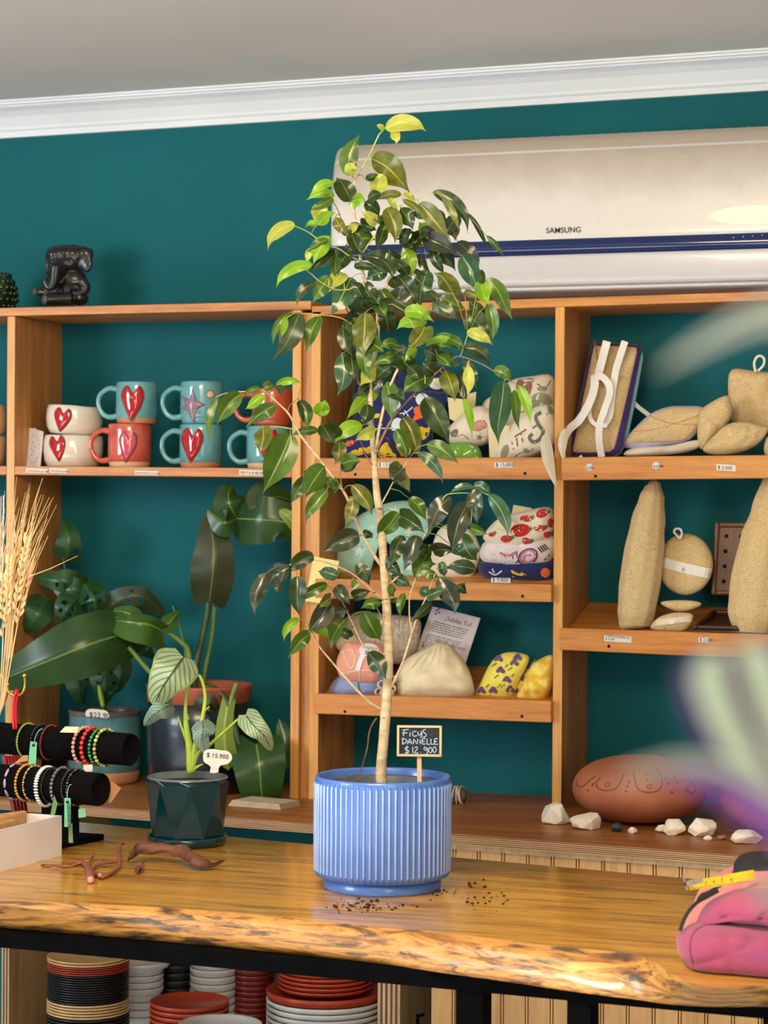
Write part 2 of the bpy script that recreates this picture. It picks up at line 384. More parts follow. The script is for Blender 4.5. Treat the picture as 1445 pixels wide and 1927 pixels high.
def ext(x, p, q, x0, x1): return p+(q-p)*(X_(x)-X_(x0))/(X_(x1)-X_(x0))
shelfboard(-900, 583, ext(-900, *tL, 0, 500), ext(583, *tL, 0, 500), .0172, 'top_board')
shelfboard(584.5, 2100, ext(584.5, *tR, 1000, 1445), ext(2100, *tR, 1000, 1445), .0172, 'top_board')
zt = Z_(300, 590)+.0005
LU = upright(12.5, 26.5, zt); MU = upright(549.4, 565, zt); UB = upright(585, 601.5, Z_(600, 587)); RU = upright(1043, 1060, Z_(1050, 578))
upright(1560, 1577, Z_(1560, 565)); upright(-560, -546, Z_(-500, 615))
mb = MB(); mb.box((X_(565.5), YF+.012, ZP), (X_(584.5), -.003, Z_(575, 588))); mb.build('filler_strip', PINEZ, shelf)
# mug shelf
zm0, zm1 = Z_(28, 877), Z_(500, 881)
shelfboard(27, 549, ext(27, zm0, zm1, 28, 500), ext(549, zm0, zm1, 28, 500), .0185)
shelfboard(-545, 12, zm0, zm0, .0185)
def tray(x0, x1, yt, yb, dz, xr, xe=None):
    """shelf with a raised front lip; yt,yb the lip's top and bottom pixels at x0 and x1"""
    a, b = at_y(x0, yt[0], YF-.016), at_y(x1, yt[1], YF-.016); c, d = at_y(x0, yb[0], YF-.016), at_y(x1, yb[1], YF-.016)
    th = .016; bd = MB(); L = xr[0]; Rr = xr[1]
    xa, xb = X_(L), X_(Rr)
    f = .010
    bd.hexa([(xa, YF+.001, c.z+f), (xb, YF+.001, d.z+f), (xb, -.002, d.z+f+dz), (xa, -.002, c.z+f+dz), (xa, YF+.001, c.z+f+th), (xb, YF+.001, d.z+f+th), (xb, -.002, d.z+f+th+dz), (xa, -.002, c.z+f+th+dz)])
    s_ = bd.build('shelf_board', PINE, shelf)
    lp = MB(); lp.hexa([(a.x, YF-.018, c.z), (b.x, YF-.018, d.z), (b.x, YF, d.z), (a.x, YF, c.z), (a.x, YF-.018, a.z), (b.x, YF-.018, b.z), (b.x, YF, b.z), (a.x, YF, a.z)])
    lo = lp.build('front_lip', PINE, s_, bevel=.002)
    return (c.z+f+th, dz, lp.bvh(), lo)
T1 = tray(593, 1042.5, (862, 860.5), (900, 903), .0, (602, 1042.5))
T2 = tray(593, 1038, (1088, 1100), (1126, 1133), .062, (602, 1042))
T3 = tray(593, 1037.5, (1305, 1319), (1343, 1360), .060, (602, 1042))
R1 = tray(1057, 1556, (860.5, 855), (904, 899), .0, (1061, 1560))
R2 = tray(1053.5, 1556, (1181.5, 1198), (1223, 1246), .056, (1061, 1560))
def fl(T, Y): return T[0]+T[1]*(Y-YF)/(-YF)     # height of a tray's floor at depth Y
holes = MB()
for x, y in ((668.6, 892.6), (987.7, 891), (983, 1122), (649, 1339), (982, 1348), (1120.5, 896), (1145.5, 1216)):
    holes.lathe(at_y(x, y, YF-.0181), [(0.0031, 0), (.0031, .0004), (0, .0004)], 10, axis=(0, -1, 0))
holes.build('nail_hole', HOLE, shelf)
holes = MB(); holes.lathe(at_y(573, 888, YF+.0118), [(0.002, 0), (.002, .0004), (0, .0004)], 10, axis=(0, -1, 0)); holes.build('nail_hole', HOLE, shelf)
# bench under the shelves: plywood top on a beadboard cabinet
def ply(x, y=None): return at_z(x, 1568.6+(x-848)*.0745, ZP)
A, B = ply(-900), ply(2100); LY = .0185/11
bench = thing('bench_cabinet', 'low plywood-topped bench cabinet with beadboard front under the shelving', 'cabinet', (A.x*.5+B.x*.5, -.3, 0))
bt = MB(); bt.hexa([(A.x, A.y, ZP-LY), (B.x, B.y, ZP-LY), (B.x, -.003, ZP-LY), (A.x, -.003, ZP-LY), (A.x, A.y, ZP), (B.x, B.y, ZP), (B.x, -.003, ZP), (A.x, -.003, ZP)])
BT = bt.build('bench_top', BENCHT, bench)
for k in range(1, 11):
    z1 = ZP-LY*k; q = MB(); e = .0006 if k % 2 else 0
    q.hexa([(A.x, A.y+e, z1-LY), (B.x, B.y+e, z1-LY), (B.x, -.003, z1-LY), (A.x, -.003, z1-LY), (A.x, A.y+e, z1), (B.x, B.y+e, z1), (B.x, -.003, z1), (A.x, -.003, z1)])
    q.build('ply_layer', PLYD if k % 2 else PLYL, BT)
zb = ZP-.0185
du = (B-A).normalized(); nrm = V((du.y, -du.x, 0))  # towards the camera
def along(X, off, z): t = (X-A.x)/du.x; p = A+du*t+nrm*off; return V((X, p.y, z))
Xc0 = at_z(772, 1600, zb).x
rail = MB(); a, b = Xc0, B.x
rail.hexa([along(a, -.02, zb-.012), along(b, -.02, zb-.012), along(b, -.05, zb-.012), along(a, -.05, zb-.012), along(a, -.02, zb), along(b, -.02, zb), along(b, -.05, zb), along(a, -.05, zb)])
rail.build('top_rail', PALEW, bench)
g = 49.8*mpp(along(at_z(1000, 1620, zb).x, -.03, zb)); x = Xc0
bd0 = MB(); bd0.box((0, 0, 0), (g-.0036, .008, ZP-.05))
boards = []
k = 0
while x < at_z(2000, 1700, zb).x:
    for (w0, w1) in ((0, g-.0068), (g-.0052, g-.0016)):
        q = MB(); q.hexa([along(x+w0, -.032, .08), along(x+w1, -.032, .08), along(x+w1, -.042, .08), along(x+w0, -.042, .08), along(x+w0, -.032, zb-.011), along(x+w1, -.032, zb-.011), along(x+w1, -.042, zb-.011), along(x+w0, -.042, zb-.011)])
        q.build('bead_board' if w0 == 0 else 'bead', BEADW, bench, bevel=.0006)
    x += g; k += 1
q = MB(); q.hexa([along(Xc0, -.044, .05), along(B.x, -.044, .05), along(B.x, -.052, .05), along(Xc0, -.052, .05), along(Xc0, -.044, zb), along(B.x, -.044, zb), along(B.x, -.052, zb), along(Xc0, -.052, zb)]); q.build('backing_panel', PLYD, bench)
q = MB(); q.hexa([along(Xc0, -.02, 0), along(B.x, -.02, 0), along(B.x, -.05, 0), along(Xc0, -.05, 0), along(Xc0, -.02, .08), along(B.x, -.02, .08), along(B.x, -.05, .08), along(Xc0, -.05, .08)]); q.build('plinth', PALEW, bench)
# open shelf stand under the table with plywood sides
def plyside(xa, xb, name, Y):
    dd = 4200*0; s_ = []
    pa, pb = at_y(xa, 1850, Y), at_y(xb, 1850, Y)
    return pa.x, pb.x
YS = along(at_z(400, 1600, ZP).x, 0, 0).y+.05
for (xa, xb) in ((3, 17), (711, 753)):
    a, b = at_y(xa, 1850, YS).x, at_y(xb, 1850, YS).x; n_ = 5 if xb-xa < 20 else 9; o = None
    for k in range(n_):
        q = MB(); u, v_ = a+(b-a)*k/n_, a+(b-a)*(k+1)/n_; e = 0 if k % 2 == 0 else .0012
        q.box((u, YS+e, .02), (v_, -.02 if k in (0, n_-1) else YS+.38, zb-.011)); p_ = q.build('side_panel' if o is None else 'ply_layer', (PALEW if k % 2 == 0 else PLYD), bench if o is None else o); o = o or p_
q = MB(); q.box((at_y(20, 1850, YS).x, YS+.0, .38), (at_y(711, 1850, YS).x, -.02, .396)); q.build('lower_shelf', PALEW, bench)
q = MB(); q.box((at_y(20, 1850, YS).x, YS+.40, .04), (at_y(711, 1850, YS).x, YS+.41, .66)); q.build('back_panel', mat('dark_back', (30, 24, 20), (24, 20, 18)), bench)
hd = MB(); pz = along(at_y(785, 1905, YS).x, -.01, at_y(785, 1905, YS).z)
hd.tube([at_y(786, 1955, pz.y), at_y(786, 1912, pz.y), at_y(786, 1911, pz.y+.02)], .0035, 6); hd.tube([at_y(786, 1912, pz.y), at_y(798, 1909, pz.y+.01)], .003, 6); hd.build('door_handle', BLACKM, bench)
# ================================================================ table
ZT = CAM.z-.55
TN = NT('slab_wood'); TN.set('Roughness', .22); TN.set('Coat Weight', .2); TN.set('Coat Roughness', .12)
ang = math.atan2(at_z(560, 1586, ZT).y-at_z(1292, 1652, ZT).y, at_z(560, 1586, ZT).x-at_z(1292, 1652, ZT).x)
ang = math.atan(math.tan(ang))
v = TN.coord((1.1, 13, 13), rot=(0, 0, -ang)); f = TN.noise(v, 1.3, 7, .62, .9); g2 = TN.noise(v, 7, 4, .7, .4)
c = TN.ramp(f, [(.30, (104, 68, 28)), (.41, (166, 110, 42)), (.52, (206, 148, 60)), (.66, (196, 130, 46)), (.8, (150, 100, 44))])
c = TN.mix(.4, c, TN.ramp(g2, [(.32, (128, 86, 36)), (.55, (228, 172, 76))]))
c = TN.mix(TN.ramp(TN.noise(TN.coord((1.6, 16, 16), rot=(0, 0, -ang)), 2.1, 5, .65, .5), [(.53, (0, 0, 0, 1)), (.66, (.6, .6, .6, 1))]), c, lin((84, 62, 40)))
TN.set('Base Color', c); TN.bump(g2, .06, .001); TOPM = TN.m
EN = NT('live_edge_wood'); EN.set('Roughness', .3); EN.set('Coat Weight', .3); EN.set('Coat Roughness', .15)
v = EN.coord((3, 9, 22), rot=(0, .0, -ang)); f = EN.noise(v, 2.2, 7, .66, 1.6); g2 = EN.noise(v, 5, 4, .7, .6)
c = EN.ramp(f, [(.32, (74, 50, 30)), (.42, (150, 98, 46)), (.52, (208, 148, 74)), (.7, (190, 126, 58))])
k = EN.ramp(EN.noise(EN.coord((4.0, 8, 34), rot=(0, 0, -ang)), 2.6, 6, .75, 1.2), [(.50, (0, 0, 0, 1)), (.60, (.9, .9, .9, 1))])
c = EN.mix(k, c, lin((62, 52, 42))); EN.set('Base Color', c); EN.bump(f, .25, .004); EDGEM = EN.m
tbl = thing('live_edge_table', 'long live-edge wooden slab table on black steel frame in front', 'table', at_z(700, 1700, 0) if False else (at_z(700, 1700, ZT).x, at_z(700, 1700, ZT).y, 0))
front = [(-700, 1628), (-300, 1672), (-60, 1690), (0, 1696), (150, 1702), (300, 1709), (450, 1720), (600, 1735), (720, 1747), (840, 1757), (950, 1771), (1041, 1782), (1130, 1790), (1196, 1799), (1235, 1815), (1270, 1838), (1320, 1858), (1380, 1860), (1445, 1856), (1600, 1864), (2000, 1900)]
bots = [(-700, 1676), (-300, 1718), (-60, 1740), (0, 1746), (150, 1758), (300, 1771), (450, 1785), (600, 1801), (720, 1814), (840, 1832), (950, 1847), (1041, 1861), (1130, 1873), (1196, 1881), (1235, 1887), (1270, 1891), (1320, 1894), (1380, 1895), (1445, 1895), (1600, 1905), (2000, 1950)]
FT = catmull([V((x, y, 0)) for x, y in front], 6); FB = catmull([V((x, y, 0)) for x, y in bots], 6)
backl = [(-700, 1468), (155, 1547), (560, 1586), (848, 1612), (1292, 1652), (2100, 1726)]
def backy(x):
    for (a, b), (c_, d) in zip(backl, backl[1:]):
        if a <= x <= c_: return b+(d-b)*(x-a)/(c_-a)
    return backl[-1][1]
mt, me_ = MB(), MB(); rows = []; L = len(FT)
for i in range(L):
    T = at_z(FT[i].x, FT[i].y, ZT); Bq = at_z(FB[i].x, FB[i].y, ZT-.045)
    bk = at_z(FT[i].x, backy(FT[i].x), ZT)
    wob = .003*noise.noise(T*7)
    ring = [bk+V((0, 0, -.045)), bk+V((0, 0, 0)), T+(bk-T)*.06, T]
    out = (T-bk).normalized(); rows.append((bk, T, Bq, out))
nn_ = 8
mt.v = []; tp = []
for (bk, T, Bq, out) in rows:
    T2_ = T+(bk-T).normalized()*.006
    tp.append([bk+V((0, 0, -.045)), bk+V((0, 0, -.004)), bk+(T-bk).normalized()*.004]+[bk.lerp(T2_, k/4) for k in range(1, 5)])
W_ = len(tp[0]); mt.add([p for r_ in tp for p in r_], [(i*W_+j, i*W_+j+1, (i+1)*W_+j+1, (i+1)*W_+j) for i in range(L-1) for j in range(W_-1)])
ed = []
for i, (bk, T, Bq, out) in enumerate(rows):
    T2_ = T+(bk-T).normalized()*.006; r_ = []
    for k in range(nn_+1):
        t = k/nn_; p = T2_.lerp(Bq, t); bul = math.sin(math.pi*t)*.010+.006*(math.sin(math.pi*min(1, t*2.2)) if t < .45 else 0)
        p = p+out*bul+V((0, 0, .006*math.sin(math.pi*t))); p += out*noise.noise(V((p.x*9, t*3, 0)))*.004*math.sin(math.pi*t); r_.append(p)
    r_.append(bk+V((0, 0, -.045))); ed.append(r_)
W_ = len(ed[0]); me_.add([p for r_ in ed for p in r_], [(i*W_+j, i*W_+j+1, (i+1)*W_+j+1, (i+1)*W_+j) for i in range(L-1) for j in range(W_-1)])
mt.build('slab_top', TOPM, tbl); me_.build('live_edge', EDGEM, tbl)
TBV = mt.bvh()
def beamline(x, y, z): return at_z(x, y, z)
fa, fb = at_z(-700, 1690, ZT-.046), at_z(760, 1822, ZT-.046)
fdir = (fb-fa).normalized(); fc = fa+fdir*3.6; fn = V((-fdir.y, fdir.x, 0))
# frame beam behind the edge
q = MB(); q.hexa([fa+V((0, 0, -.022)), fc+V((0, 0, -.022)), fc+fn*.04+V((0, 0, -.022)), fa+fn*.04+V((0, 0, -.022)), fa, fc, fc+fn*.04, fa+fn*.04]); q.build('frame_beam', BLACKM, tbl, bevel=.001)
off = fn*.44
q = MB(); q.hexa([fa+off+V((0, 0, -.022)), fc+off+V((0, 0, -.022)), fc+off+fn*.04+V((0, 0, -.022)), fa+off+fn*.04+V((0, 0, -.022)), fa+off, fc+off, fc+off+fn*.04, fa+off+fn*.04]); q.build('frame_beam', BLACKM, tbl)
for xa, xb in ((855, 906), (1065, 1110), (1434, 1478)):
    def onl(x, y=1870):
        # crossing of the pixel column with the beam's vertical plane
        d = ray(x, y); nrm_ = fn; t = (fa-CAM).dot(nrm_)/d.dot(nrm_); p = CAM+d*t; return V((p.x, p.y, 0))
    a, b = onl(xa), onl(xb); e = fn*.004
    q = MB(); zt_ = ZT-.068; a, b = a+e, b+e
    q.hexa([a, b, b+fn*.036, a+fn*.036, a+V((0, 0, zt_)), b+V((0, 0, zt_)), b+fn*.036+V((0, 0, zt_)), a+fn*.036+V((0, 0, zt_))]); q.build('leg', BLACKM, tbl, bevel=.001)
def onT(x, y): return at_z(x, y, ZT)
# ================================================================ air conditioner
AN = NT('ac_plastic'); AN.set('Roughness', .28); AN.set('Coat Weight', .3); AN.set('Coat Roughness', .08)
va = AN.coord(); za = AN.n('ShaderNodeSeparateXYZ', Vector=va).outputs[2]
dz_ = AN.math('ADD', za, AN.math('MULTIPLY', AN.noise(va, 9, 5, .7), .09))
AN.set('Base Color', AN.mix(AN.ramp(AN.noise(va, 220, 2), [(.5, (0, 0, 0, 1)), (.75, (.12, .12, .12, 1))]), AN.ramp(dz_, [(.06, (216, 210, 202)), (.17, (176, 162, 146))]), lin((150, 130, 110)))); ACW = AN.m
ACW2 = mat('ac_plastic_grey', (206, 203, 202), (196, 193, 192), rough=.28, coat=.3, scale=3)
Ya = -.205
x0, x1 = at_y(616, 400, Ya).x, at_y(616, 400, Ya).x+1.06
ac = thing('air_conditioner', 'white wall-mounted split air conditioner with a dark blue stripe', 'air conditioner', ((x0+x1)/2, -.1, Z_(1000, 400)))
def zA(y): return at_y(1000, y, Ya).z
def sec(P, X):      # scale the section towards its middle near the two rounded ends
    e = min(X-x0, x1-X); s_ = 1 if e > .035 else (1-((.035-e)/.035)**2.6)**.5*.115+.885
    zc = zA(395); return [V((X, y*(1 if y > -.02 else (.86+.14*(s_-.885)/.115)), zc+(z-zc)*s_)) for y, z in P]
XS = [x0+d for d in (0, .0015, .005, .010, .017, .026, .036)]+[x0+.2*k for k in range(1, 5)]+[x1-d for d in (.036, .026, .017, .010, .005, .0015, 0)]
def loft(P, closed=False):
    mb = MB(); n = len(P); vs = []
    for X in XS: vs += sec(P, X)
    fs = [(i*n+j, i*n+(j+1) % n, (i+1)*n+(j+1) % n, (i+1)*n+j) for i in range(len(XS)-1) for j in range(n if closed else n-1)]
    if closed: fs += [tuple(range(n)), tuple((len(XS)-1)*n+k for k in range(n))]
    return mb.add(vs, fs)
zt_, zp, zs, zbt = zA(253), zA(451), zA(480), zA(556)
body = [(-.001, zt_-.004), (-.15, zt_), (-.165, zt_-.006), (-.19, zt_-.03), (-.20, zp-.01), (-.198, zs-.01), (-.19, zA(536)), (-.17, zA(541)), (-.13, zbt+.002), (-.05, zbt), (-.001, zbt)]
loft(body, True).build('body', ACW2, ac)
fp = [(-.152, zt_+.0035), (-.17, zt_-.001), (-.183, zt_-.016), (-.195, zt_-.05), (-.203, (zt_+zp)/2), (-.2065, zp+.03), (-.2068, zp+.0005), (-.199, zp)]
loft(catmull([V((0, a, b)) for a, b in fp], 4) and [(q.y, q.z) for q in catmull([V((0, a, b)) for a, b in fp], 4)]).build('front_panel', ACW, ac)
loft([(-.199, zp-.0005), (-.2066, zp-.001), (-.205, zs), (-.198, zs-.001)]).build('display_stripe', mat('navy_gloss', (12, 38, 96), (10, 34, 88), rough=.12, coat=.6), ac)
lf = [(-.197, zs-.002), (-.2035, zs-.004), (-.199, zA(532)), (-.187, zA(538))]
loft([(q.y, q.z) for q in catmull([V((0, a, b)) for a, b in lf], 4)]).build('lower_cover', ACW2, ac)
loft([(-.180, zA(538)), (-.184, zA(541)), (-.172, zA(545)), (-.16, zA(547))]).build('air_flap', CORN, ac)
q = MB(); q.box((x0+.04, -.15, zt_-.001), (x1-.04, -.02, zt_+.002)); gp = q.build('intake_grille', ACW2, ac)
for k in range(24):
    q = MB(); X = x0+.06+k*.0405; q.box((X, -.152, zt_+.0015), (X+.0025, -.03, zt_+.0045)); q.build('rib', ACW, gp)
text('SAMSUNG', 1027, 439, 10.5, lambda x, y: at_y(x, y, -.2085), INK, ac, sx=1.02, name='maker_lettering', off_=.00012)
for k, x in enumerate((1380, 1398, 1416, 1434)):
    q = MB(); q.ball(at_y(x, 447-k*1.5, -.2064), .0012, 6, 4); q.build('indicator', PAPER, ac)
# ================================================================ edge labels
def label_tag(x0, y0, x1, y1, s, where, Y=YF, ang=0, size=6, tx=2, lab=None):
    a = at_y(x0, y1, Y-.0006); b = at_y(x1, y1+(x1-x0)*ang, Y-.0006); h = (y1-y0)*mpp(a)
    t = thing('price_label', lab or f'small white price label on {where}', 'label', a, 'price labels stuck to shelf edges')
    q = MB(); q.hexa([a, b, b+V((0, .0004, 0)), a+V((0, .0004, 0)), a+V((0, 0, h)), b+V((0, 0, h)), b+V((0, .0004, h)), a+V((0, .0004, h))]); q.build('paper', PAPER, t)
    for k, ln in enumerate(s.split('\n')):
        text(ln, x0+tx, y1-(y1-y0)*.22-(len(s.split('\n'))-1-k)*size*1.25, size, lambda x, y: at_y(x, y, Y-.0009), INK, t, tilt=math.degrees(ang))
label_tag(49, 881, 90, 889, 'MACETERO H. $ 21.000', 'the mug shelf under the white bowls, nearer the left upright', ang=.04, size=3.2)
label_tag(93, 881, 127, 889, 'MACETERO $ 25.000', 'the mug shelf just right of the first bowl label', ang=.04, size=3)
label_tag(254, 885.5, 299, 893, 'MACETERO H. $ 21.000', 'the mug shelf under the coral heart mug', ang=.03, size=3.4)
label_tag(450, 884, 505, 893.5, 'MJOTA $ 48.500', 'the mug shelf under the rightmost mugs', ang=.03, size=5)
YL = YF-.018
label_tag(710, 870, 741, 879.5, '$ 13.850', 'the top tray lip behind the ficus stem', YL, size=7.2)
label_tag(930.5, 870, 966, 880, '$ 15.850', 'the top tray lip below the seahorse bags', YL, size=7.2)
label_tag(924, 1087, 960, 1096, '$ 9.800', 'the second tray lip below the strawberry bag', YL-.002, size=7.5, ang=.03)
label_tag(1348, 873, 1384, 884.5, '$ 2.500', 'the lip below the loofah pads', YL, size=6.5, ang=.08)
label_tag(1137, 1195, 1188, 1206.5, 'LUFFA ENTERA XL\n$ 3.500', 'the lip below the tall loofah', YL, size=4.2, ang=.06)
label_tag(1314, 1200, 1334, 1208.5, '$ 2.500', 'the lip below the dark soap dishes', YL, size=6, ang=.02)
for x, y, s, wh in ((1109.5, 879.5, '1', 'below the strapped back scrubber'), (1235, 876.5, '$', 'on the knot below the quilted mitts')):
    p = at_y(x, y, YL-.0006); t = thing('price_sticker', f'round white price sticker on the shelf lip {wh}', 'sticker', p)
    q = MB(); q.lathe(p, [(.0076, 0), (.0076, .0004), (0, .0004)], 24, axis=(0, -1, 0)); q.build('paper', PAPER, t)
    text('$ 5.900' if s == '$' else '5.900', x-6, y+3, 4.6, lambda x, y: at_y(x, y, YL-.0013), INK, t)
# ================================================================ helpers for shop goods
def strip(bv, path, wpx, m, name, parent, off=.0006, n=4, Yp=None, th=0, taper=None):
    """a flat band following a pixel path over a surface (bv) or at depth Yp"""
    C = catmull([V((x, y, 0)) for x, y in path], n) if len(path) > 2 else [V((x, y, 0)) for x, y in path]
    mb = MB(); vs = []; last = None
    for i, c in enumerate(C):
        t = (C[min(i+1, len(C)-1)]-C[max(i-1, 0)]).normalized(); s_ = V((-t.y, t.x, 0)); ww = wpx*(taper(i/(len(C)-1)) if taper else 1)
        for k in (-1, 1):
            q = c+s_*k*ww/2; d = ray(q.x, q.y).normalized()
            if bv is not None:
                p, nn, ix, tt = bv.ray_cast(CAM, d)
                if p is None or (last is not None and abs((p-CAM).length-last) > .06):
                    if last is None: p = None
                    else: p = CAM+d*last
                if p is not None: last = (p-CAM).length; p = p-d*off
            else:
                y0 = Yp(i/(len(C)-1)) if callable(Yp) else Yp
                p = at_y(q.x, q.y, y0)
            vs.append(p)
    if any(v is None for v in vs):
        g_ = next((v for v in vs if v is not None), None)
        if g_ is None: return mb
        vs = [v if v is not None else g_ for v in vs]
    N = len(C); fs = [(2*i, 2*i+1, 2*i+3, 2*i+2) for i in range(N-1)]
    if th:
        vs2 = [v+(v-CAM).normalized()*th for v in vs]; b = len(vs)
        fs += [(b+2*i+2, b+2*i+3, b+2*i+1, b+2*i) for i in range(N-1)]+[(2*i, 2*i+2, b+2*i+2, b+2*i) for i in range(N-1)]+[(2*i+1, b+2*i+1, b+2*i+3, 2*i+3) for i in range(N-1)]
        vs = vs+vs2
    mb.add(vs, fs, not th)
    return mb if name is None else mb.build(name, m, parent)
def strokes(bv, paths, wpx, m, name, parent, off=.0006, n=4):
    mb = MB()
    for p in paths:
        q = strip(bv, p, wpx, m, None, None, off, n); mb.add(q.v, q.f)
    o = mb.build(name, m, parent) if mb.v else None
    if o and len(paths) > 1: stuff(o)
    return o
GL_T = mat('teal_glaze', (112, 172, 176), (90, 150, 156), rough=.16, scale=22, coat=.7, bump=.12, bscale=45)
GL_C = mat('coral_glaze', (222, 104, 84), (196, 78, 66), rough=.16, scale=26, coat=.7, bump=.15, bscale=45)
GL_O = mat('orange_glaze', (196, 88, 62), (176, 72, 50), rough=.18, scale=26, coat=.7, bump=.15, bscale=45)
GL_W = mat('cream_glaze', (236, 226, 208), (222, 210, 190), rough=.14, scale=14, coat=.8, bump=.2, bscale=35)
GL_R = mat('red_glaze', (196, 16, 34), (180, 10, 26), rough=.1, coat=.9)
GL_P = mat('pink_glaze', (226, 92, 108), (214, 76, 92), rough=.12, coat=.8)
BISQ = mat('bisque_clay', (206, 140, 100), (190, 122, 84), rough=.8)
BISQL = mat('pale_clay', (226, 196, 160), (214, 180, 144), rough=.8)
RIMB = mat('brown_outline', (128, 84, 62), rough=.5)
def mug(cx, w, zb, hpx, body, foot, label, hx=35, Y=-.125, hs=1):
    c = at_y(cx, 840, Y); c = V((c.x, Y, zb)); s_ = mpp(c); r = w/2*s_; h = hpx*s_
    t = thing('mug', label, 'mug', c, 'heart and starfish mugs on the upper shelf')
    b = MB(); b.lathe(c+V((0, 0, h*.13)), [(r*.94, 0), (r*.985, h*.05), (r, h*.2), (r*.985, h*.45), (r*1.0, h*.7), (r*.985, h*.84), (r*.965, h*.868), (r*.94, h*.872), (r*.915, h*.86), (r*.90, h*.6), (r*.9, h*.08), (0, h*.05)], 44, close=False); b.build('body', body, t)
    f = MB(); f.lathe(c, [(0, 0), (r*.83, 0), (r*.88, .0015), (r*.925, h*.07), (r*.945, h*.13)], 44, close=False); f.build('foot', foot, t)
    dr = -rt; dr.z = 0; dr.normalize(); e = hx*s_; H = h
    P = [c+dr*(r*.93)+V((0, 0, H*.83)), c+dr*(r+e*.35)+V((0, 0, H*.85)), c+dr*(r+e*.82)+V((0, 0, H*.70)), c+dr*(r+e*.92)+V((0, 0, H*.48)), c+dr*(r+e*.72)+V((0, 0, H*.26)), c+dr*(r+e*.35)+V((0, 0, H*.16)), c+dr*(r*.93)+V((0, 0, H*.18))]
    hb = MB(); hb.tube(catmull(P, 5), [.0068, .0055, .0052, .0055, .0068], 10); hb.build('handle', body, t)
    return t, b.bvh(), r, h
ZM = lambda x: ext(x, zm0, zm1, 28, 500)
g = 'heart and starfish mugs on the upper shelf'
t, bv, r, hM = mug(244, 82, ZM(244), 82, GL_C, BISQL, 'coral mug with a pink heart, standing under a teal heart mug')
relief(bv, heart(240, 841, 36, 58, 6), RIMB, 'outline', t, h=.001); relief(bv, heart(240, 840, 31, 52, 6), GL_P, 'heart', t, h=.0035, off=.0012)
t, bv, *_ = mug(257, 80, ZM(244)+hM+.0005, 78, GL_T, BISQ, 'teal mug with a large red heart, stacked on the coral mug')
relief(bv, heart(249, 759, 45, 68, 3), RIMB, 'outline', t, h=.001); relief(bv, heart(249, 758, 40, 62, 3), GL_R, 'heart', t, h=.005, off=.0012)
t, bv, r, hM = mug(378, 82, ZM(378), 82, GL_T, BISQ, 'teal mug with a large red heart, standing under the starfish mug')
relief(bv, heart(361, 838, 43, 66, 4), RIMB, 'outline', t, h=.001); relief(bv, heart(361, 837, 38, 61, 4), GL_R, 'heart', t, h=.005, off=.0012)
t, bv, *_ = mug(379, 82, ZM(378)+hM+.0005, 80, GL_T, GL_T, 'teal mug with a purple starfish, stacked on a red heart mug')
SF = mat('starfish_glaze', (128, 92, 108), (160, 128, 140), rough=.25, scale=160, coat=.4, bump=.9, bscale=260)
relief(bv, [(363, 728), (369, 752), (387, 762), (371, 770), (364, 797), (354, 774), (341, 771), (348, 760), (341, 742), (357, 752)], SF, 'starfish', t, h=.004, n=2)
relief(bv, ell(396, 742, 8, 8), RIMB, 'seal_ring', t, h=.0006); relief(bv, ell(396, 742, 6.5, 6.5), BISQL, 'seal', t, h=.001, off=.001)
t, bv, r, hM = mug(505, 84, ZM(505), 80, GL_T, BISQL, 'teal mug with a red heart, right end of the shelf under the orange mug', hx=34)
relief(bv, heart(503, 838, 40, 62, 4), GL_R, 'heart', t, h=.005, off=.001)
t, bv, *_ = mug(512, 78, ZM(505)+hM+.0005, 70, GL_O, GL_O, 'rust orange ribbed mug, upper one behind the drooping ficus twigs', hx=34)
def bowl(cx, w, zb, hpx, label, m=GL_W, tilt=0, heartp=None, Y=-.12, grp='white ceramic bowls and cups'):
    c = at_y(cx, 840, Y); c = V((c.x, Y, zb)); s_ = mpp(c); r = w/2*s_; h = hpx*s_
    t = thing('bowl', label, 'bowl', c, grp); ax = V((math.sin(tilt), 0, math.cos(tilt)))
    b = MB(); b.lathe(c, [(0, 0), (r*.78, 0), (r*.86, h*.04), (r*.96, h*.22), (r, h*.5), (r*.985, h*.8), (r*.95, h*.98), (r*.92, h), (r*.89, h*.97), (r*.9, h*.6), (r*.82, h*.15), (0, h*.1)], 48, axis=ax, close=False)
    for i, q in enumerate(b.v): b.v[i] = q+V((1, 0, 0))*noise.noise(q*22)*.003+V((0, 0, 1))*noise.noise(q*18+V((5, 0, 0)))*.0025*((q.z-zb)/h)
    b.build('body', m, t); bvh = b.bvh()
    if heartp:
        relief(bvh, heart(*heartp), RIMB, 'outline', t, h=.0008); x, y, w_, h_, a = heartp
        relief(bvh, heart(x, y, w_*.86, h_*.9, a), GL_R, 'heart', t, h=.003, off=.001)
    return h
h = bowl(138, 114, ZM(138), 60, 'white ceramic bowl with a red heart, lower of the stacked pair', heartp=(109, 844, 32, 50, -6))
bowl(138, 108, ZM(138)+h+.0008, 55, 'white ceramic bowl with a red heart, tilted on top of its pair', tilt=.07, heartp=(117, 790, 35, 46, 10))
h = bowl(-35, 92, zm0, 58, 'pale grey cup, lower one at the left end beyond the upright', Y=-.12, m=BISQL); bowl(-35, 92, zm0+h, 58, 'pale grey cup, upper one at the left end beyond the upright', m=BISQL)
WC = mat('white_card', (232, 226, 226), (226, 220, 222), rough=.6)
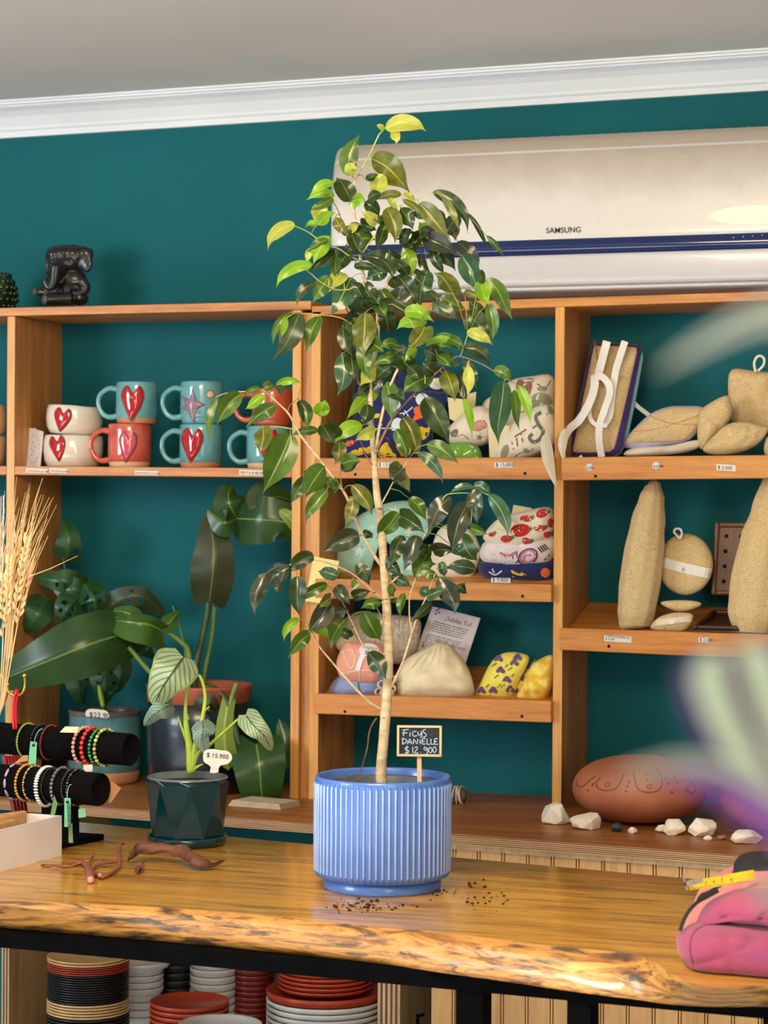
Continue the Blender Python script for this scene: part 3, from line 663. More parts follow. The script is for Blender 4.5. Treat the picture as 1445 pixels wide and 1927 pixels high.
for pts, Y, lab in (([(35, 876), (63, 877), (68, 806), (40, 802)], -.15, 'plain white card leaning behind the printed card beside the bowls'), ([(44, 877), (76, 878), (82, 812), (52, 804)], -.165, 'printed white card with a dotted wreath drawing beside the bowls')):
    c = at_y(pts[0][0], pts[0][1], Y); t = thing('card', lab, 'card', c, 'cards beside the white bowls')
    def pf(x, y, Y=Y): return at_y(x, y, Y+.014*(877-y)/70)
    o = card(pts, pf, .0006, WC, 'sheet', t)
    if Y < -.16:
        GI = mat('grey_ink', (150, 148, 156), rough=.7); q = MB()
        for k in range(18):
            a = k*.349; x, y = 63+11*math.cos(a)-1*math.sin(a), 845+26*math.sin(a); p = pf(x, y)-V((0, .0008, 0)); q.ball(p, (.0011, .0003, .0014), 6, 4)
        for k in range(7): q.ball(pf(64+R.uniform(-5, 5), 832+k*4)-V((0, .0008, 0)), (.003, .0003, .0006), 6, 4)
        stuff(q.build('dotted_wreath', GI, t))
# ---------------------------------------------------------------- elephant and vase on the top board
ZT0 = lambda x: ext(x, *tL, 0, 500)
EB = mat('black_lacquer', (20, 18, 18), (28, 25, 24), rough=.33, scale=12, coat=.25)
dE = dep(at_y(120, 560, -.12)); zE = at_y(120, 573, -.12).z
t = thing('elephant_figurine', 'black seated elephant figurine on the left top board', 'figurine', V((at_y(125, 560, -.12).x, -.12, ZT0(120))))
e = MB(); px = mpp(at_y(120, 540, -.12))
def E(x, y, rx, ry, rz, dd=0, a=0): e.ball(at_d(x, y, dE+dd), V((rx, rz, ry))*px, 16, 10, M=Matrix.Rotation(a, 3, 'Y'))
E(130, 548, 34, 26, 26, .01); E(134, 526, 31, 24, 22, .01)
for ex_, ey_ in ((106, 480), (122, 478), (138, 478), (150, 480), (108, 494), (124, 496), (138, 494)): E(ex_, ey_, 17, 18, 22)
E(104, 512, 15, 22, 16, -.012); E(114, 506, 14, 16, 16, -.012)
E(158, 486, 17, 24, 7, -.012, -.08); E(163, 496, 13, 17, 6, -.014); E(152, 476, 20, 13, 9, -.010); E(168, 478, 9, 12, 6, -.012)
E(92, 494, 6, 28, 12, .012)
e.tube(catmull([at_d(x, y, dE-.025) for x, y in ((106, 500), (104, 520), (99, 537), (92, 541), (86, 532), (84, 524))], 5), [12*px, 10*px, 8*px, 6*px, 5*px], 10)
e.tube(catmull([at_d(x, y, dE-.018) for x, y in ((120, 552), (95, 552), (72, 549))], 5), [13*px, 9*px, 8*px, 10*px], 12)
e.tube(catmull([at_d(x, y, dE-.030) for x, y in ((136, 562), (112, 563), (88, 564))], 5), [14*px, 11*px, 11*px, 12*px], 12)
e.tube(catmull([at_d(x, y, dE-.02) for x, y in ((152, 528), (162, 542), (150, 552), (132, 552))], 5), [12*px, 9*px, 8*px, 7*px], 12)
E(150, 562, 17, 13, 18, -.008); E(115, 566, 24, 9, 16, -.0)
e.build('body', EB, t, remesh=.0022)
for x, y, r_, dd in ((85, 564, 8.5, -.045), (66, 549, 6.5, -.022)):
    q = MB(); ax = (-rt*.75-fw*.65); q.lathe(at_d(x, y, dE+dd)+ax*.0, [(r_*px, 0), (r_*px, .003), (0, .0042)], 20, axis=ax); q.build('foot_pad', mat('foot_pad_grey', (92, 86, 80), (78, 72, 68), rough=.6), t, )
q = MB(); q.ball(at_d(121, 482, dE-.034), .0028, 8, 6); q.build('eye', mat('eye_black', (4, 4, 4), rough=.15), t)
VZ = mat('green_gold_mercury_glass', (92, 104, 60), (40, 66, 50), rough=.16, scale=14, metal=.85)
c = at_y(-8, 576, -.13); c = V((c.x, -.13, ext(0, *tL, 0, 500))); px = mpp(c); t = thing('bumpy_vase', 'green and gold bumpy glass vase at the left end of the top board', 'vase', c)
q = MB(); q.lathe(c, [(0, 0), (28*px, 0), (33*px, 8*px), (38*px, 30*px), (37*px, 50*px), (30*px, 66*px), (22*px, 73*px), (20*px, 73*px), (27*px, 62*px), (0, 60*px)], 40, close=False); q.build('body', VZ, t)
q = MB()
for i in range(6):
    rr = [34, 38.5, 38.5, 36.5, 32, 26][i]*px; z = (10+i*11.5)*px
    for k in range(20): a = 2*math.pi*(k+.5*(i % 2))/20; q.ball(c+V((rr*math.cos(a), rr*math.sin(a), z)), 5.2*px, 8, 6)
stuff(q.build('bump', VZ, t))
# ---------------------------------------------------------------- printed fabric bags, middle bay
def fabric(name, c1, c2=None, **k): return mat(name, c1, c2, rough=.85, sheen=.2, bump=k.pop('bump', .15), bscale=k.pop('bscale', 220), **k)
NAVY = fabric('navy_cotton', (18, 30, 92), (14, 24, 78)); YEL = fabric('yellow_print', (236, 196, 30)); ORA = fabric('orange_print', (232, 104, 44)); WHI = fabric('white_print', (226, 228, 232)); TEP = fabric('teal_print', (24, 120, 116))
CRE = fabric('cream_cotton', (230, 216, 192), (218, 202, 176)); GRN = fabric('green_cotton', (116, 160, 44), (100, 146, 36)); RED = fabric('red_print', (200, 28, 34)); GRD = fabric('dark_green_print', (70, 120, 50))
BRN = fabric('brown_print', (150, 100, 84), (136, 86, 72)); GRP = fabric('grey_print', (96, 96, 88), (120, 118, 104)); OLP = fabric('olive_print', (150, 152, 112)); PNK = fabric('pink_print', (206, 110, 150)); BLP = fabric('black_print', (34, 26, 36))
MINT = fabric('mint_cotton', (164, 208, 190), (150, 196, 178), scale=8); PSTAR = fabric('pale_star_print', (222, 230, 214))
def bag(name, outline, Y0, thick, m, label, cat='bag', group=None, lean=0, wr=.004, back=.5, n=4, p=2.6, z0=None, ws=25):
    mb = puff(outline, Y0, thick, lean, back, n, wr, p=p, ws=ws); lo = min(q.z for q in mb.v); cx = sum(q.x for q in mb.v)/len(mb.v); t = thing(name, label, cat, V((cx, Y0, lo)), group)
    mb.build('cover', m, t); return t, mb.bvh()
GB = 'printed cotton bags on the upper tray'
t, bv = bag('snack_bag', [(668, 712), (690, 708), (720, 716), (722, 744), (700, 792), (670, 795), (663, 750)], -.09, .028, NAVY, 'dark blue dinosaur print bag standing at the back left of the top tray', group=GB)
prints(bv, [[(680, 722), (690, 716), (694, 728), (690, 744), (682, 738)], ell(708, 740, 6, 4), ell(672, 770, 4, 6)], WHI, 'white_motif', t)
t, bv = bag('snack_bag', [(745, 702), (790, 688), (842, 694), (836, 740), (834, 800), (770, 806), (742, 760)], -.08, .03, NAVY, 'dark blue printed bag with round white eggs, behind the drooping leaves', group=GB)
prints(bv, [ell(822, 722, 15, 11), ell(776, 716, 8, 6)], WHI, 'white_motif', t); prints(bv, [ell(820, 722, 3.5, 4)], YEL, 'yellow_motif', t, off=.001); prints(bv, [ell(836, 745, 7, 14)], TEP, 'teal_motif', t)
t, bv = bag('snack_bag', [(668, 742), (700, 735), (750, 736), (832, 738), (838, 760), (818, 800), (800, 862), (700, 866), (660, 850), (664, 790)], -.135, .034, NAVY, 'dark blue dinosaur print cotton bag standing upright in the top tray', group=GB)
prints(bv, [[(676, 766), (684, 762), (688, 776), (700, 780), (714, 778), (712, 786), (700, 788), (692, 800), (688, 792), (680, 792), (684, 784), (676, 778)], [(790, 802), (802, 806), (810, 800), (806, 818), (796, 828), (792, 818)], [(744, 842), (760, 834), (772, 838), (770, 856), (744, 858)], ell(704, 846, 18, 10), [(722, 838), (732, 832), (740, 846), (752, 858), (720, 860), (712, 850)]], YEL, 'yellow_motif', t)
prints(bv, [[(778, 768), (792, 764), (800, 772), (798, 784), (784, 790), (776, 792), (780, 780)], ell(672, 834, 12, 5, -25), ell(656, 842, 6, 8), ell(724, 826, 8, 3)], ORA, 'orange_motif', t)
prints(bv, [ell(795, 752, 13, 12, 20), ell(742, 762, 12, 9), [(738, 794), (748, 786), (762, 794), (764, 808), (738, 810)], ell(700, 760, 2, 2), ell(760, 780, 1.6, 1.6), ell(718, 800, 1.5, 1.5), ell(776, 820, 1.6, 1.6), ell(690, 815, 1.6, 1.6), ell(655, 820, 1.6, 1.6), ell(780, 746, 1.5, 1.5)], WHI, 'white_motif', t)
strokes(bv, [[(752, 778), (764, 776), (776, 766)], [(764, 776), (770, 786)], [(756, 766), (764, 776)], [(686, 810), (720, 806), (760, 806)], [(770, 800), (778, 796), (782, 806)]], 2, WHI, 'white_motif', t)
prints(bv, [ell(798, 757, 3.5, 4.5, 20)], YEL, 'yellow_motif', t, off=.0012)
t, bv = bag('snack_bag', [(620, 860), (640, 828), (668, 808), (700, 812), (735, 830), (752, 862), (700, 866), (650, 863)], -.165, .026, NAVY, 'folded dark blue dinosaur print bag lying at the left of the top tray', group=GB)
prints(bv, [[(650, 856), (668, 846), (688, 842), (684, 854), (668, 858)], ell(700, 848, 12, 9), [(716, 842), (728, 832), (734, 844), (746, 860), (714, 860)]], YEL, 'yellow_motif', t); prints(bv, [ell(658, 834, 9, 5, -20), ell(642, 838, 8, 3, -30)], ORA, 'orange_motif', t); prints(bv, [ell(664, 858, 7, 2)], TEP, 'teal_motif', t)
YC = mat('cream_tag_card', (226, 208, 158), (216, 198, 148), rough=.8)
def tagcard(pts, Y, lab, m=YC, lean=.0):
    t = thing('card_tag', lab, 'tag', at_y(*pts[0], Y), 'blank card tags among the bags'); card(pts, lambda x, y: at_y(x, y, Y+lean*(pts[0][1]-y)), .0005, m, 'sheet', t)
tagcard([(846, 788), (868, 800), (878, 752), (842, 748)], -.14, 'blank cream card tag between the dinosaur and seashell bags'); tagcard([(880, 780), (892, 786), (896, 737), (872, 744)], -.10, 'blank cream card tag standing behind the seashell bag')
t, bv = bag('snack_bag', [(930, 742), (962, 716), (1000, 708), (1040, 708), (1046, 760), (1040, 850), (990, 862), (930, 850), (905, 800), (908, 760)], -.09, .035, CRE, 'tall cream bag printed with sea creatures at the back of the top tray', group=GB)
prints(bv, [[(978, 716), (1000, 712), (1004, 718), (998, 740), (994, 760), (984, 762), (978, 740)], ell(978, 728, 7, 14)], BRN, 'coral_motif', t)
prints(bv, [ell(1018, 760, 22, 22, 0), ell(1020, 732, 10, 5)], OLP, 'shell_motif', t)
strokes(bv, [[(1010, 722), (1026, 730), (1036, 716)], [(924, 770), (934, 756), (944, 770), (934, 782), (926, 776)], [(962, 778), (980, 776), (990, 772)], [(912, 756), (930, 748)]], 2.4, GRP, 'sea_line_motif', t)
t, bv = bag('snack_bag', [(843, 806), (862, 786), (880, 772), (906, 764), (934, 782), (935, 810), (915, 836), (880, 842), (848, 834), (836, 820)], -.15, .030, CRE, 'small cream bag printed with a red shell and starfish', group=GB)
prints(bv, [ell(902, 801, 14, 9, -20)], fabric('salmon_print', (216, 150, 130)), 'shell_motif', t); strokes(bv, [ell(902, 801, 14, 9, -20)+[(916, 801)], [(846, 812), (856, 822), (870, 818), (882, 828)], [(892, 800), (912, 804)]], 1.6, BRN, 'sea_line_motif', t)
prints(bv, [star(902, 823, 9, .2, inn=.3), ell(855, 815, 6, 9, 40)], GRP, 'starfish_motif', t, n=1)
t, bv = bag('snack_bag', [(925, 852), (935, 835), (962, 800), (1000, 770), (1030, 762), (1046, 790), (1044, 835), (1000, 860), (960, 871), (934, 868)], -.185, .030, CRE, 'cream bag with a printed grey seahorse at the front right of the tray', group=GB)
strokes(bv, [[(1018, 776), (1008, 784), (1014, 800), (1022, 812), (1016, 826), (1004, 832), (996, 824), (1002, 816)]], 7, GRP, 'seahorse_motif', t); strokes(bv, [[(1016, 774), (1030, 780)], [(1010, 800), (1002, 806)]], 3.5, GRP, 'seahorse_motif', t)
strokes(bv, [[(962, 830), (966, 846)], [(972, 824), (974, 840)], [(980, 816), (984, 832)], [(968, 822), (984, 812), (990, 808)]], 3.2, BRN, 'coral_motif', t)
prints(bv, [ell(990, 848, 6, 4, 20), ell(950, 850, 7, 14, 20), ell(1036, 770, 6, 10)], OLP, 'shell_motif', t); strokes(bv, [[(968, 860), (980, 852), (996, 850), (1004, 844)]], 1.8, GRP, 'sea_line_motif', t)
t, bv = bag('snack_bag', [(828, 868), (838, 840), (862, 832), (890, 834), (904, 848), (906, 866), (890, 874), (858, 877)], -.20, .020, GRN, 'small green bag with white dashes hanging over the tray lip', group=GB)
strokes(bv, [[(846, 836), (862, 844)], [(872, 856), (886, 848)], [(868, 868), (884, 862)], [(846, 852), (850, 862)], [(892, 862), (900, 860)], [(884, 838), (890, 842)], [(856, 848), (858, 854)], [(893, 851), (896, 846)], [(862, 874), (866, 866)]], 2.6, WHI, 'white_dash', t)
tagcard([(921, 860), (936, 866), (960, 802), (918, 796)], -.20, 'blank cream card tag leaning in front of the seahorse bag')
DRY = leafmat('dry_pale_leaf', (232, 222, 196), (222, 210, 178), (206, 190, 150), rough=.6)
for pts, w_, lab in (([(1025, 816, dep(at_y(1025, 816, -.245))), (1032, 866, dep(at_y(1030, 850, -.25))), (1046, 916, dep(at_y(1046, 916, -.25)))], 24, 'dried pale leaf hanging over the front of the upright'), ([(1064, 806, dep(at_y(1060, 810, -.24))), (1058, 838, dep(at_y(1060, 838, -.246))), (1060, 866, dep(at_y(1060, 866, -.246)))], 18, 'short dried pale leaf beside the strapped scrubber')):
    q = MB(); leaf(q, pts, w_, W_ovate, fold=.3); tag(q.build('dried_leaf', DRY, None), lab, 'leaf')
# second tray
GC = 'fabric goods on the second tray'
t, bv = bag('cloth_pouch', [(640, 1010), (655, 985), (690, 962), (740, 944), (785, 945), (812, 965), (812, 1000), (780, 1028), (745, 1030), (712, 1015), (700, 1060), (690, 1086), (640, 1086), (634, 1040)], -.12, .035, MINT, 'pale mint cloth with white stars, draped in the second tray', 'cloth', GC, wr=.008)
prints(bv, [star(676, 1038, 15, .1), star(742, 962, 12, .3), star(770, 1002, 12, -.2), star(655, 978, 10, .2), star(795, 968, 10), star(700, 990, 9, .4)], PSTAR, 'star_motif', t, n=1)
t, bv = bag('cloth_pouch', [(722, 1080), (730, 1050), (760, 1040), (800, 1045), (812, 1070), (806, 1089), (740, 1090)], -.13, .03, MINT, 'folded mint star cloth low in the second tray behind the stem', 'cloth', GC, wr=.006)
prints(bv, [star(770, 1066, 11, .1)], PSTAR, 'star_motif', t, n=1)
t, bv = bag('cloth_pouch', [(815, 1088), (812, 1040), (824, 1000), (850, 985), (888, 1000), (905, 1040), (892, 1080), (880, 1091)], -.14, .03, CRE, 'cream folded cloth pack behind the hanging dark leaves', 'cloth', GC)
prints(bv, [ell(858, 1040, 24, 7, 3)], WHI, 'white_band', t)
t, bv = bag('cloth_pouch', [(900, 1070), (910, 1054), (960, 1052), (1040, 1056), (1041, 1094), (960, 1094), (915, 1090)], -.15, .04, NAVY, 'dark blue printed pouch at the bottom of the folded pile', 'pouch', GC)
strokes(bv, [[(962, 1074), (972, 1080), (984, 1082)], [(980, 1078), (990, 1084)], [(966, 1086), (966, 1078)]], 4, YEL, 'yellow_motif', t); prints(bv, [ell(1026, 1078, 9, 9)], ORA, 'orange_motif', t); strokes(bv, [[(920, 1076), (932, 1082), (944, 1074)], [(932, 1082), (934, 1090)], [(926, 1070), (930, 1078)]], 2.4, WHI, 'white_motif', t)
t, bv = bag('cloth_pouch', [(903, 1036), (915, 1018), (960, 1008), (1040, 1006), (1041, 1050), (1010, 1066), (960, 1070), (918, 1062), (904, 1050)], -.155, .038, fabric('pale_pink_cotton', (232, 218, 212)), 'paisley print pouch in pink and black, middle of the folded pile', 'pouch', GC)
strokes(bv, [ell(993, 1048, 15, 11, -30)+[(1006, 1040)], [(1000, 1062), (986, 1056), (990, 1044), (1000, 1046)]], 4.5, PNK, 'paisley_motif', t); strokes(bv, [[(940, 1040), (956, 1046), (974, 1038)]], 5, PNK, 'paisley_motif', t)
strokes(bv, [[(930+i*7, 1042+6*math.sin(i*.7)), (928+i*7.4, 1054+6*math.sin(i*.7))] for i in range(7)]+[[(1012+i*4, 1030-i*2), (1020+i*4, 1040-i*2)] for i in range(4)]+[ell(993, 1048, 19, 14, -30)+[(1010, 1038)], [(970, 1060), (976, 1054)], [(1024, 1054), (1034, 1044)]], 2.4, BLP, 'black_motif', t)
t, bv = bag('cloth_pouch', [(914, 1000), (940, 975), (985, 962), (1035, 955), (1042, 985), (1035, 1012), (1005, 1028), (975, 1035), (930, 1026), (910, 1015)], -.165, .034, CRE, 'cream pouch printed with red strawberries on top of the folded pile', 'pouch', GC)
SB = [(979, 998, 19, 12, -10), (1020, 966, 12, 8, -25), (953, 1014, 11, 7, 0), (990, 976, 12, 6, 0), (1016, 994, 12, 6, 0), (992, 1020, 11, 7, 40), (1030, 1006, 8, 6, 0), (925, 1006, 6, 4, 0), (1036, 984, 6, 9, 0)]
prints(bv, [ell(*s_) for s_ in SB], RED, 'strawberry_motif', t); prints(bv, [star(x+(rx if a <= 0 else rx*.8), y-3, 6, .3, 5, .35) for x, y, rx, ry, a in SB], GRD, 'strawberry_leaf_motif', t, n=1, off=.001)
prints(bv, [ell(x+dx*rx, y+dy*ry, .9, .9, n=5) for x, y, rx, ry, a in SB[:6] for dx, dy in ((-.4, -.2), (.1, .3), (.3, -.4), (-.1, -.5), (-.5, .3))], YEL, 'seed_motif', t, n=1, off=.0012)
tagcard([(930, 990), (958, 1000), (968, 985), (940, 972)], -.215, 'folded cream tag lying on the strawberry pouch'); tagcard([(962, 972), (1002, 976), (1000, 956), (966, 950)], -.12, 'small printed card behind the strawberry pouch')
t = thing('sticky_note', 'blank pale yellow note stuck to the upright', 'note', at_y(600, 1130, -.23)); card([(574, 1131), (620, 1138), (638, 1056), (590, 1047)], lambda x, y: at_y(x, y, -.2375), .0008, YP, 'sheet', t)
# third tray
GD = 'bath goods on the lowest tray'
KN = mat('beige_knit', (204, 188, 168), (178, 160, 140), rough=.95, scale=90, bump=.9, bscale=150, stretch=(1, 1, 2.2), lo=.4, hi=.6)
t, bv = bag('knitted_washcloth', [(650, 1166), (675, 1150), (720, 1154), (762, 1158), (790, 1166), (790, 1200), (775, 1245), (740, 1250), (690, 1240), (648, 1215)], -.10, .034, KN, 'rolled beige knitted washcloth in the lowest tray', 'cloth', GD, wr=.005)
for k in range(14): strip(bv, [(660+k*9, 1158+abs(k-6)), (658+k*9, 1185), (660+k*8.6, 1236)], 2.6, KN, 'knit_rib', t, off=.002)
LP = mat('leaflet_paper', (214, 204, 202), (202, 190, 190), rough=.5)
pts = [(768, 1262), (862, 1290), (904, 1163), (814, 1141)]; LF = lambda x, y: at_y(x, y, -.115+.04*(1290-y)/150)
t = thing('leaflet', 'printed leaflet standing in the lowest tray behind the muslin bag', 'leaflet', LF(800, 1285)); card(pts, LF, .0006, LP, 'sheet', t)
RI = mat('rose_ink', (168, 90, 96), rough=.7); GI2 = mat('text_ink', (92, 86, 92), rough=.7)
LF2 = lambda x, y: LF(x, y)-V((0, .0009, 0))
text('¿Sabías Tu?', 836, 1167, 9, LF2, RI, t, tilt=13, lean=.245); text('Modo de uso', 820, 1210, 8, LF2, RI, t, tilt=13, lean=.245)
for i in range(13):
    if i == 5: continue
    x, y = 816-i*2.0, 1165+i*4.0
    text('cada producto dura mas cuando se lava bien y seca al aire'[(i*3) % 14:][:36], x, y+5, 3.3, LF2, GI2, t, tilt=13, lean=.245)
for i in range(5):
    if i: text('lavar con agua y jabon suave', 806-i*4, 1214+i*10, 3.3, LF2, GI2, t, tilt=13, lean=.245)
q = MB()
for x, y in ((797, 1210), (796, 1215), (790, 1225), (787, 1232)): q.ball(LF2(x, y), (.0019, .0004, .0019), 8, 4)
q.build('bullet_dots', RED, t); q = MB()
for x, y in ((822, 1149), (826, 1153), (820, 1155), (826, 1146)): q.ball(LF2(x, y), (.003, .0004, .0018), 8, 4)
q.build('flower_emblem', RI, t)
PEA = fabric('peach_terry', (240, 166, 138), (226, 148, 122), scale=12); BLU = fabric('blue_terry', (150, 164, 210), (132, 148, 196), scale=12); GLA = mat('clear_plastic', (210, 210, 214), rough=.15)
t, bv = bag('folded_cloth', [(620, 1306), (625, 1285), (650, 1268), (700, 1266), (722, 1270), (720, 1300), (706, 1310), (650, 1311)], -.165, .03, BLU, 'folded blue terry cloth under the peach one', 'cloth', GD, wr=.006); strip(bv, [(680, 1306), (676, 1296), (674, 1284)], 2.5, GRD, 'ribbon', t, off=.001)
t, bv = bag('folded_cloth', [(636, 1266), (634, 1240), (650, 1210), (668, 1208), (715, 1212), (722, 1240), (712, 1276), (700, 1285), (650, 1280)], -.185, .03, PEA, 'folded peach terry cloth tied with a pale cord', 'cloth', GD, wr=.005)
strokes(bv, [[(676, 1282), (676, 1262), (682, 1244)], [(640, 1268), (676, 1262), (708, 1262)], [(640, 1228), (660, 1222), (668, 1240), (660, 1258), (650, 1240), (646, 1226)]], 2, CRE, 'cord', t, off=.0016)
strip(bv, [(672, 1262), (678, 1244), (686, 1226)], 9, WC, 'hang_tag', t, off=.003); prints(bv, [ell(694, 1224, 18, 12)], WC, 'round_tag', t, off=.003); text('r. entre\n  $', 682, 1220, 7, lambda x, y: at_y(x, y, -.222), INK, t, tilt=6)
t, bv = bag('scrub_sponge', [(632, 1216), (640, 1196), (660, 1190), (676, 1206), (672, 1226), (650, 1232)], -.12, .02, CRE, 'small cream loop tied cloth behind the peach cloth', 'cloth', GD)
MUS = mat('muslin', (238, 222, 184), (226, 208, 166), rough=.9, scale=30, bump=.5, bscale=320)
t, bv = bag('muslin_bag', [(748, 1300), (750, 1260), (762, 1242), (790, 1225), (810, 1216), (824, 1208), (846, 1212), (858, 1226), (876, 1248), (890, 1284), (886, 1311), (820, 1314), (760, 1312)], -.16, .045, MUS, 'cream muslin drawstring bag in the lowest tray', 'bag', GD, wr=.006)
for k in range(7): strip(bv, [(826+(k-3)*7, 1216+abs(k-3)*3), (826+(k-3)*12, 1236), (822+(k-3)*17, 1258+abs(k-3))], 3.2, MUS, 'gather', t, off=.0028, taper=lambda u: 1-u*.8)
q = MB()
for (x, y, r_) in ((722, 1288, 11), (734, 1296, 10), (728, 1304, 12), (715, 1302, 9), (738, 1278, 8)):
    q.tube([at_y(x+r_*math.cos(a), y+r_*.7*math.sin(a), -.19+.006*math.sin(a*2+x)) for a in [k*.45 for k in range(15)]], .0022, 6)
tag(q.build('cord_bundle', CRE, None), 'loose bundle of cream cotton cord loops between cloths', 'cord')
YF1 = fabric('yellow_floral_ground', (240, 220, 92), (230, 208, 76)); VIO = fabric('violet_print', (96, 62, 110), (120, 84, 130)); LV = fabric('leaf_print', (110, 130, 60)); YM = mat('yellow_marbled', (246, 222, 112), (226, 178, 40), rough=.8, scale=42, lo=.42, hi=.58, bump=.2)
t, bv = bag('eye_pillow', [(896, 1306), (904, 1285), (925, 1245), (948, 1229), (975, 1228), (996, 1238), (980, 1275), (962, 1310), (930, 1314)], -.15, .028, YF1, 'yellow pouch printed with violet flowers in the lowest tray', 'pouch', GD)
FP = [(968, 1248), (928, 1300), (954, 1280), (942, 1262), (906, 1300), (974, 1238), (960, 1298), (938, 1240)]
prints(bv, [ell(x+dx, y+dy, 5, 4, dx*9) for x, y in FP for dx, dy in ((-4, 0), (4, 1), (0, -4))], VIO, 'violet_motif', t, n=2); strokes(bv, [[(x-4, y+8), (x-12, y+14)] for x, y in FP]+[[(x+8, y-6), (x+14, y-12)] for x, y in FP[:5]], 2.6, LV, 'leaf_motif', t, off=.0008)
t, bv = bag('eye_pillow', [(960, 1312), (972, 1285), (990, 1262), (1008, 1240), (1000, 1250), (984, 1290), (974, 1314)], -.135, .02, YF1, 'second violet flower pouch just behind, mostly hidden', 'pouch', GD); prints(bv, [ell(984, 1276, 5, 6), ell(972, 1300, 5, 5), ell(996, 1256, 4, 4)], VIO, 'violet_motif', t)
bag('eye_pillow', [(972, 1312), (985, 1282), (1000, 1252), (1020, 1238), (1041, 1234), (1041, 1270), (1036, 1300), (1024, 1318), (990, 1316)], -.155, .03, YM, 'yellow marbled pouch at the right end of the lowest tray', 'pouch', GD)
# ---------------------------------------------------------------- loofah goods, right bay
LO = NT('loofah'); vv = LO.coord((1, 1, 1)); f1 = LO.noise(vv, 190, 4, .8, 2.5); f2 = LO.noise(vv, 14, 3)
cc = LO.ramp(f1, [(.34, (176, 124, 64)), (.42, (240, 200, 134)), (.60, (252, 228, 176))]); LO.set('Base Color', cc); LO.set('Roughness', .95); LO.bump(f1, .8, .004); LOOF = LO.m
RIB = fabric('white_ribbon', (238, 232, 222), (228, 220, 208)); PUR = fabric('purple_binding', (62, 38, 104), (52, 30, 90)); LIL = fabric('lilac_binding', (196, 186, 220)); AQU = fabric('aqua_terry', (140, 200, 206))
def ribbon(path, w_, Y, name, parent, m=RIB, th=.0009): return strip(None, path, w_, m, name, parent, Yp=Y, th=th, n=6)
GL = 'loofah bath goods in the right bay'
t, bv = bag('back_scrubber', [(1112, 652), (1122, 644), (1196, 648), (1206, 656), (1203, 680), (1172, 836), (1160, 854), (1145, 858), (1080, 860), (1072, 850), (1076, 820)], -.155, .012, PUR, 'long loofah back scrubber with purple edge and white straps', 'scrubber', GL, lean=.25*1, n=3, wr=0, p=6)
relief(bv, [(1117, 654), (1124, 650), (1190, 652), (1198, 658), (1194, 684), (1160, 830), (1152, 846), (1142, 851), (1086, 852), (1078, 846), (1082, 822)], LOOF, 'loofah_face', t, h=.003, off=.0012)
Yr = lambda v: -.175
ribbon([(1142, 642), (1134, 672), (1126, 702), (1118, 716), (1120, 726)], 15, lambda v: -.158+.0*v, 'strap', t)
ribbon([(1119, 706), (1118, 730), (1108, 760), (1090, 790), (1068, 812), (1056, 846), (1064, 876), (1078, 876), (1098, 862)], 15, lambda v: -.166-.052*min(1, v*1.3), 'strap', t)
ribbon([(1176, 642), (1166, 672), (1158, 700), (1152, 740), (1147, 780), (1138, 798)], 13, lambda v: -.160-.010*v, 'strap', t)
ribbon([(1120, 708), (1134, 710), (1146, 726), (1146, 745), (1136, 775), (1128, 800), (1127, 830), (1132, 860)], 13, lambda v: -.172-.010*v, 'strap', t)
ribbon([(1116, 740), (1109, 770), (1112, 790), (1124, 800), (1142, 800)], 8, lambda v: -.178, 'strap', t)
ribbon([(1186, 750), (1200, 765), (1222, 782)], 8, -.10, 'strap', t)
bag('back_scrubber', [(1205, 664), (1210, 668), (1206, 700), (1180, 830), (1160, 860), (1150, 858), (1150, 800), (1180, 700)], -.13, .010, AQU, 'aqua backed scrubber pad standing behind the strapped one', 'scrubber', GL, lean=.2, n=2, wr=0, p=5)
t, bv = bag('loofah_mitt', [(1168, 838), (1190, 810), (1222, 780), (1255, 766), (1290, 764), (1322, 766), (1330, 785), (1312, 814), (1290, 832), (1240, 840), (1200, 846)], -.13, .022, LIL, 'quilted loofah mitt with lilac binding, top of the flat pile', 'mitt', GL, wr=.002, n=3)
relief(bv, [(1176, 830), (1196, 806), (1226, 780), (1258, 768), (1290, 766), (1320, 770), (1326, 784), (1308, 811), (1286, 829), (1238, 832), (1198, 833)], LOOF, 'loofah_face', t, h=.002, off=.001); strokes(bv, [[(1222, 782), (1260, 796), (1316, 800)], [(1188, 812), (1240, 806), (1320, 780)]], 1.4, BISQ, 'quilting_seam', t, off=.0035)
bag('loofah_mitt', [(1176, 850), (1200, 842), (1260, 838), (1312, 828), (1318, 840), (1290, 852), (1240, 857), (1180, 858)], -.14, .02, CRE, 'pale folded mitt at the bottom of the flat pile', 'mitt', GL, wr=.003)
def loofpad(outline, Y, th_, lab, name='loofah_pad', **k):
    t, bv = bag(name, outline, Y, th_, LOOF, lab, 'sponge', GL, wr=k.pop('wr', .005), **k); return t, bv
t, bv = loofpad([(1376, 696), (1420, 698), (1446, 700), (1462, 704), (1456, 800), (1420, 802), (1378, 798), (1370, 740)], -.09, .022, 'upright square loofah pad with a white hanging loop')
q = MB(); q.tube(catmull([at_y(x, y, -.115) for x, y in ((1422, 700), (1419, 684), (1424, 672), (1432, 670), (1438, 676), (1436, 688), (1426, 698))], 5), .0026, 8); q.build('hanging_loop', RIB, t)
loofpad([(1365, 744), (1376, 758), (1378, 780), (1362, 806), (1332, 838), (1318, 845), (1312, 820), (1315, 780), (1324, 766)], -.15, .024, 'small pointed loofah pillow standing on edge')
loofpad([(1322, 846), (1345, 818), (1370, 798), (1400, 794), (1430, 800), (1446, 806), (1432, 830), (1400, 850), (1350, 856)], -.18, .024, 'pointed loofah pillow lying in front near the lip')
loofpad([(1440, 828), (1455, 815), (1490, 808), (1510, 840), (1470, 858), (1440, 856)], -.17, .02, 'loofah pad cut off by the picture edge, upper right shelf')
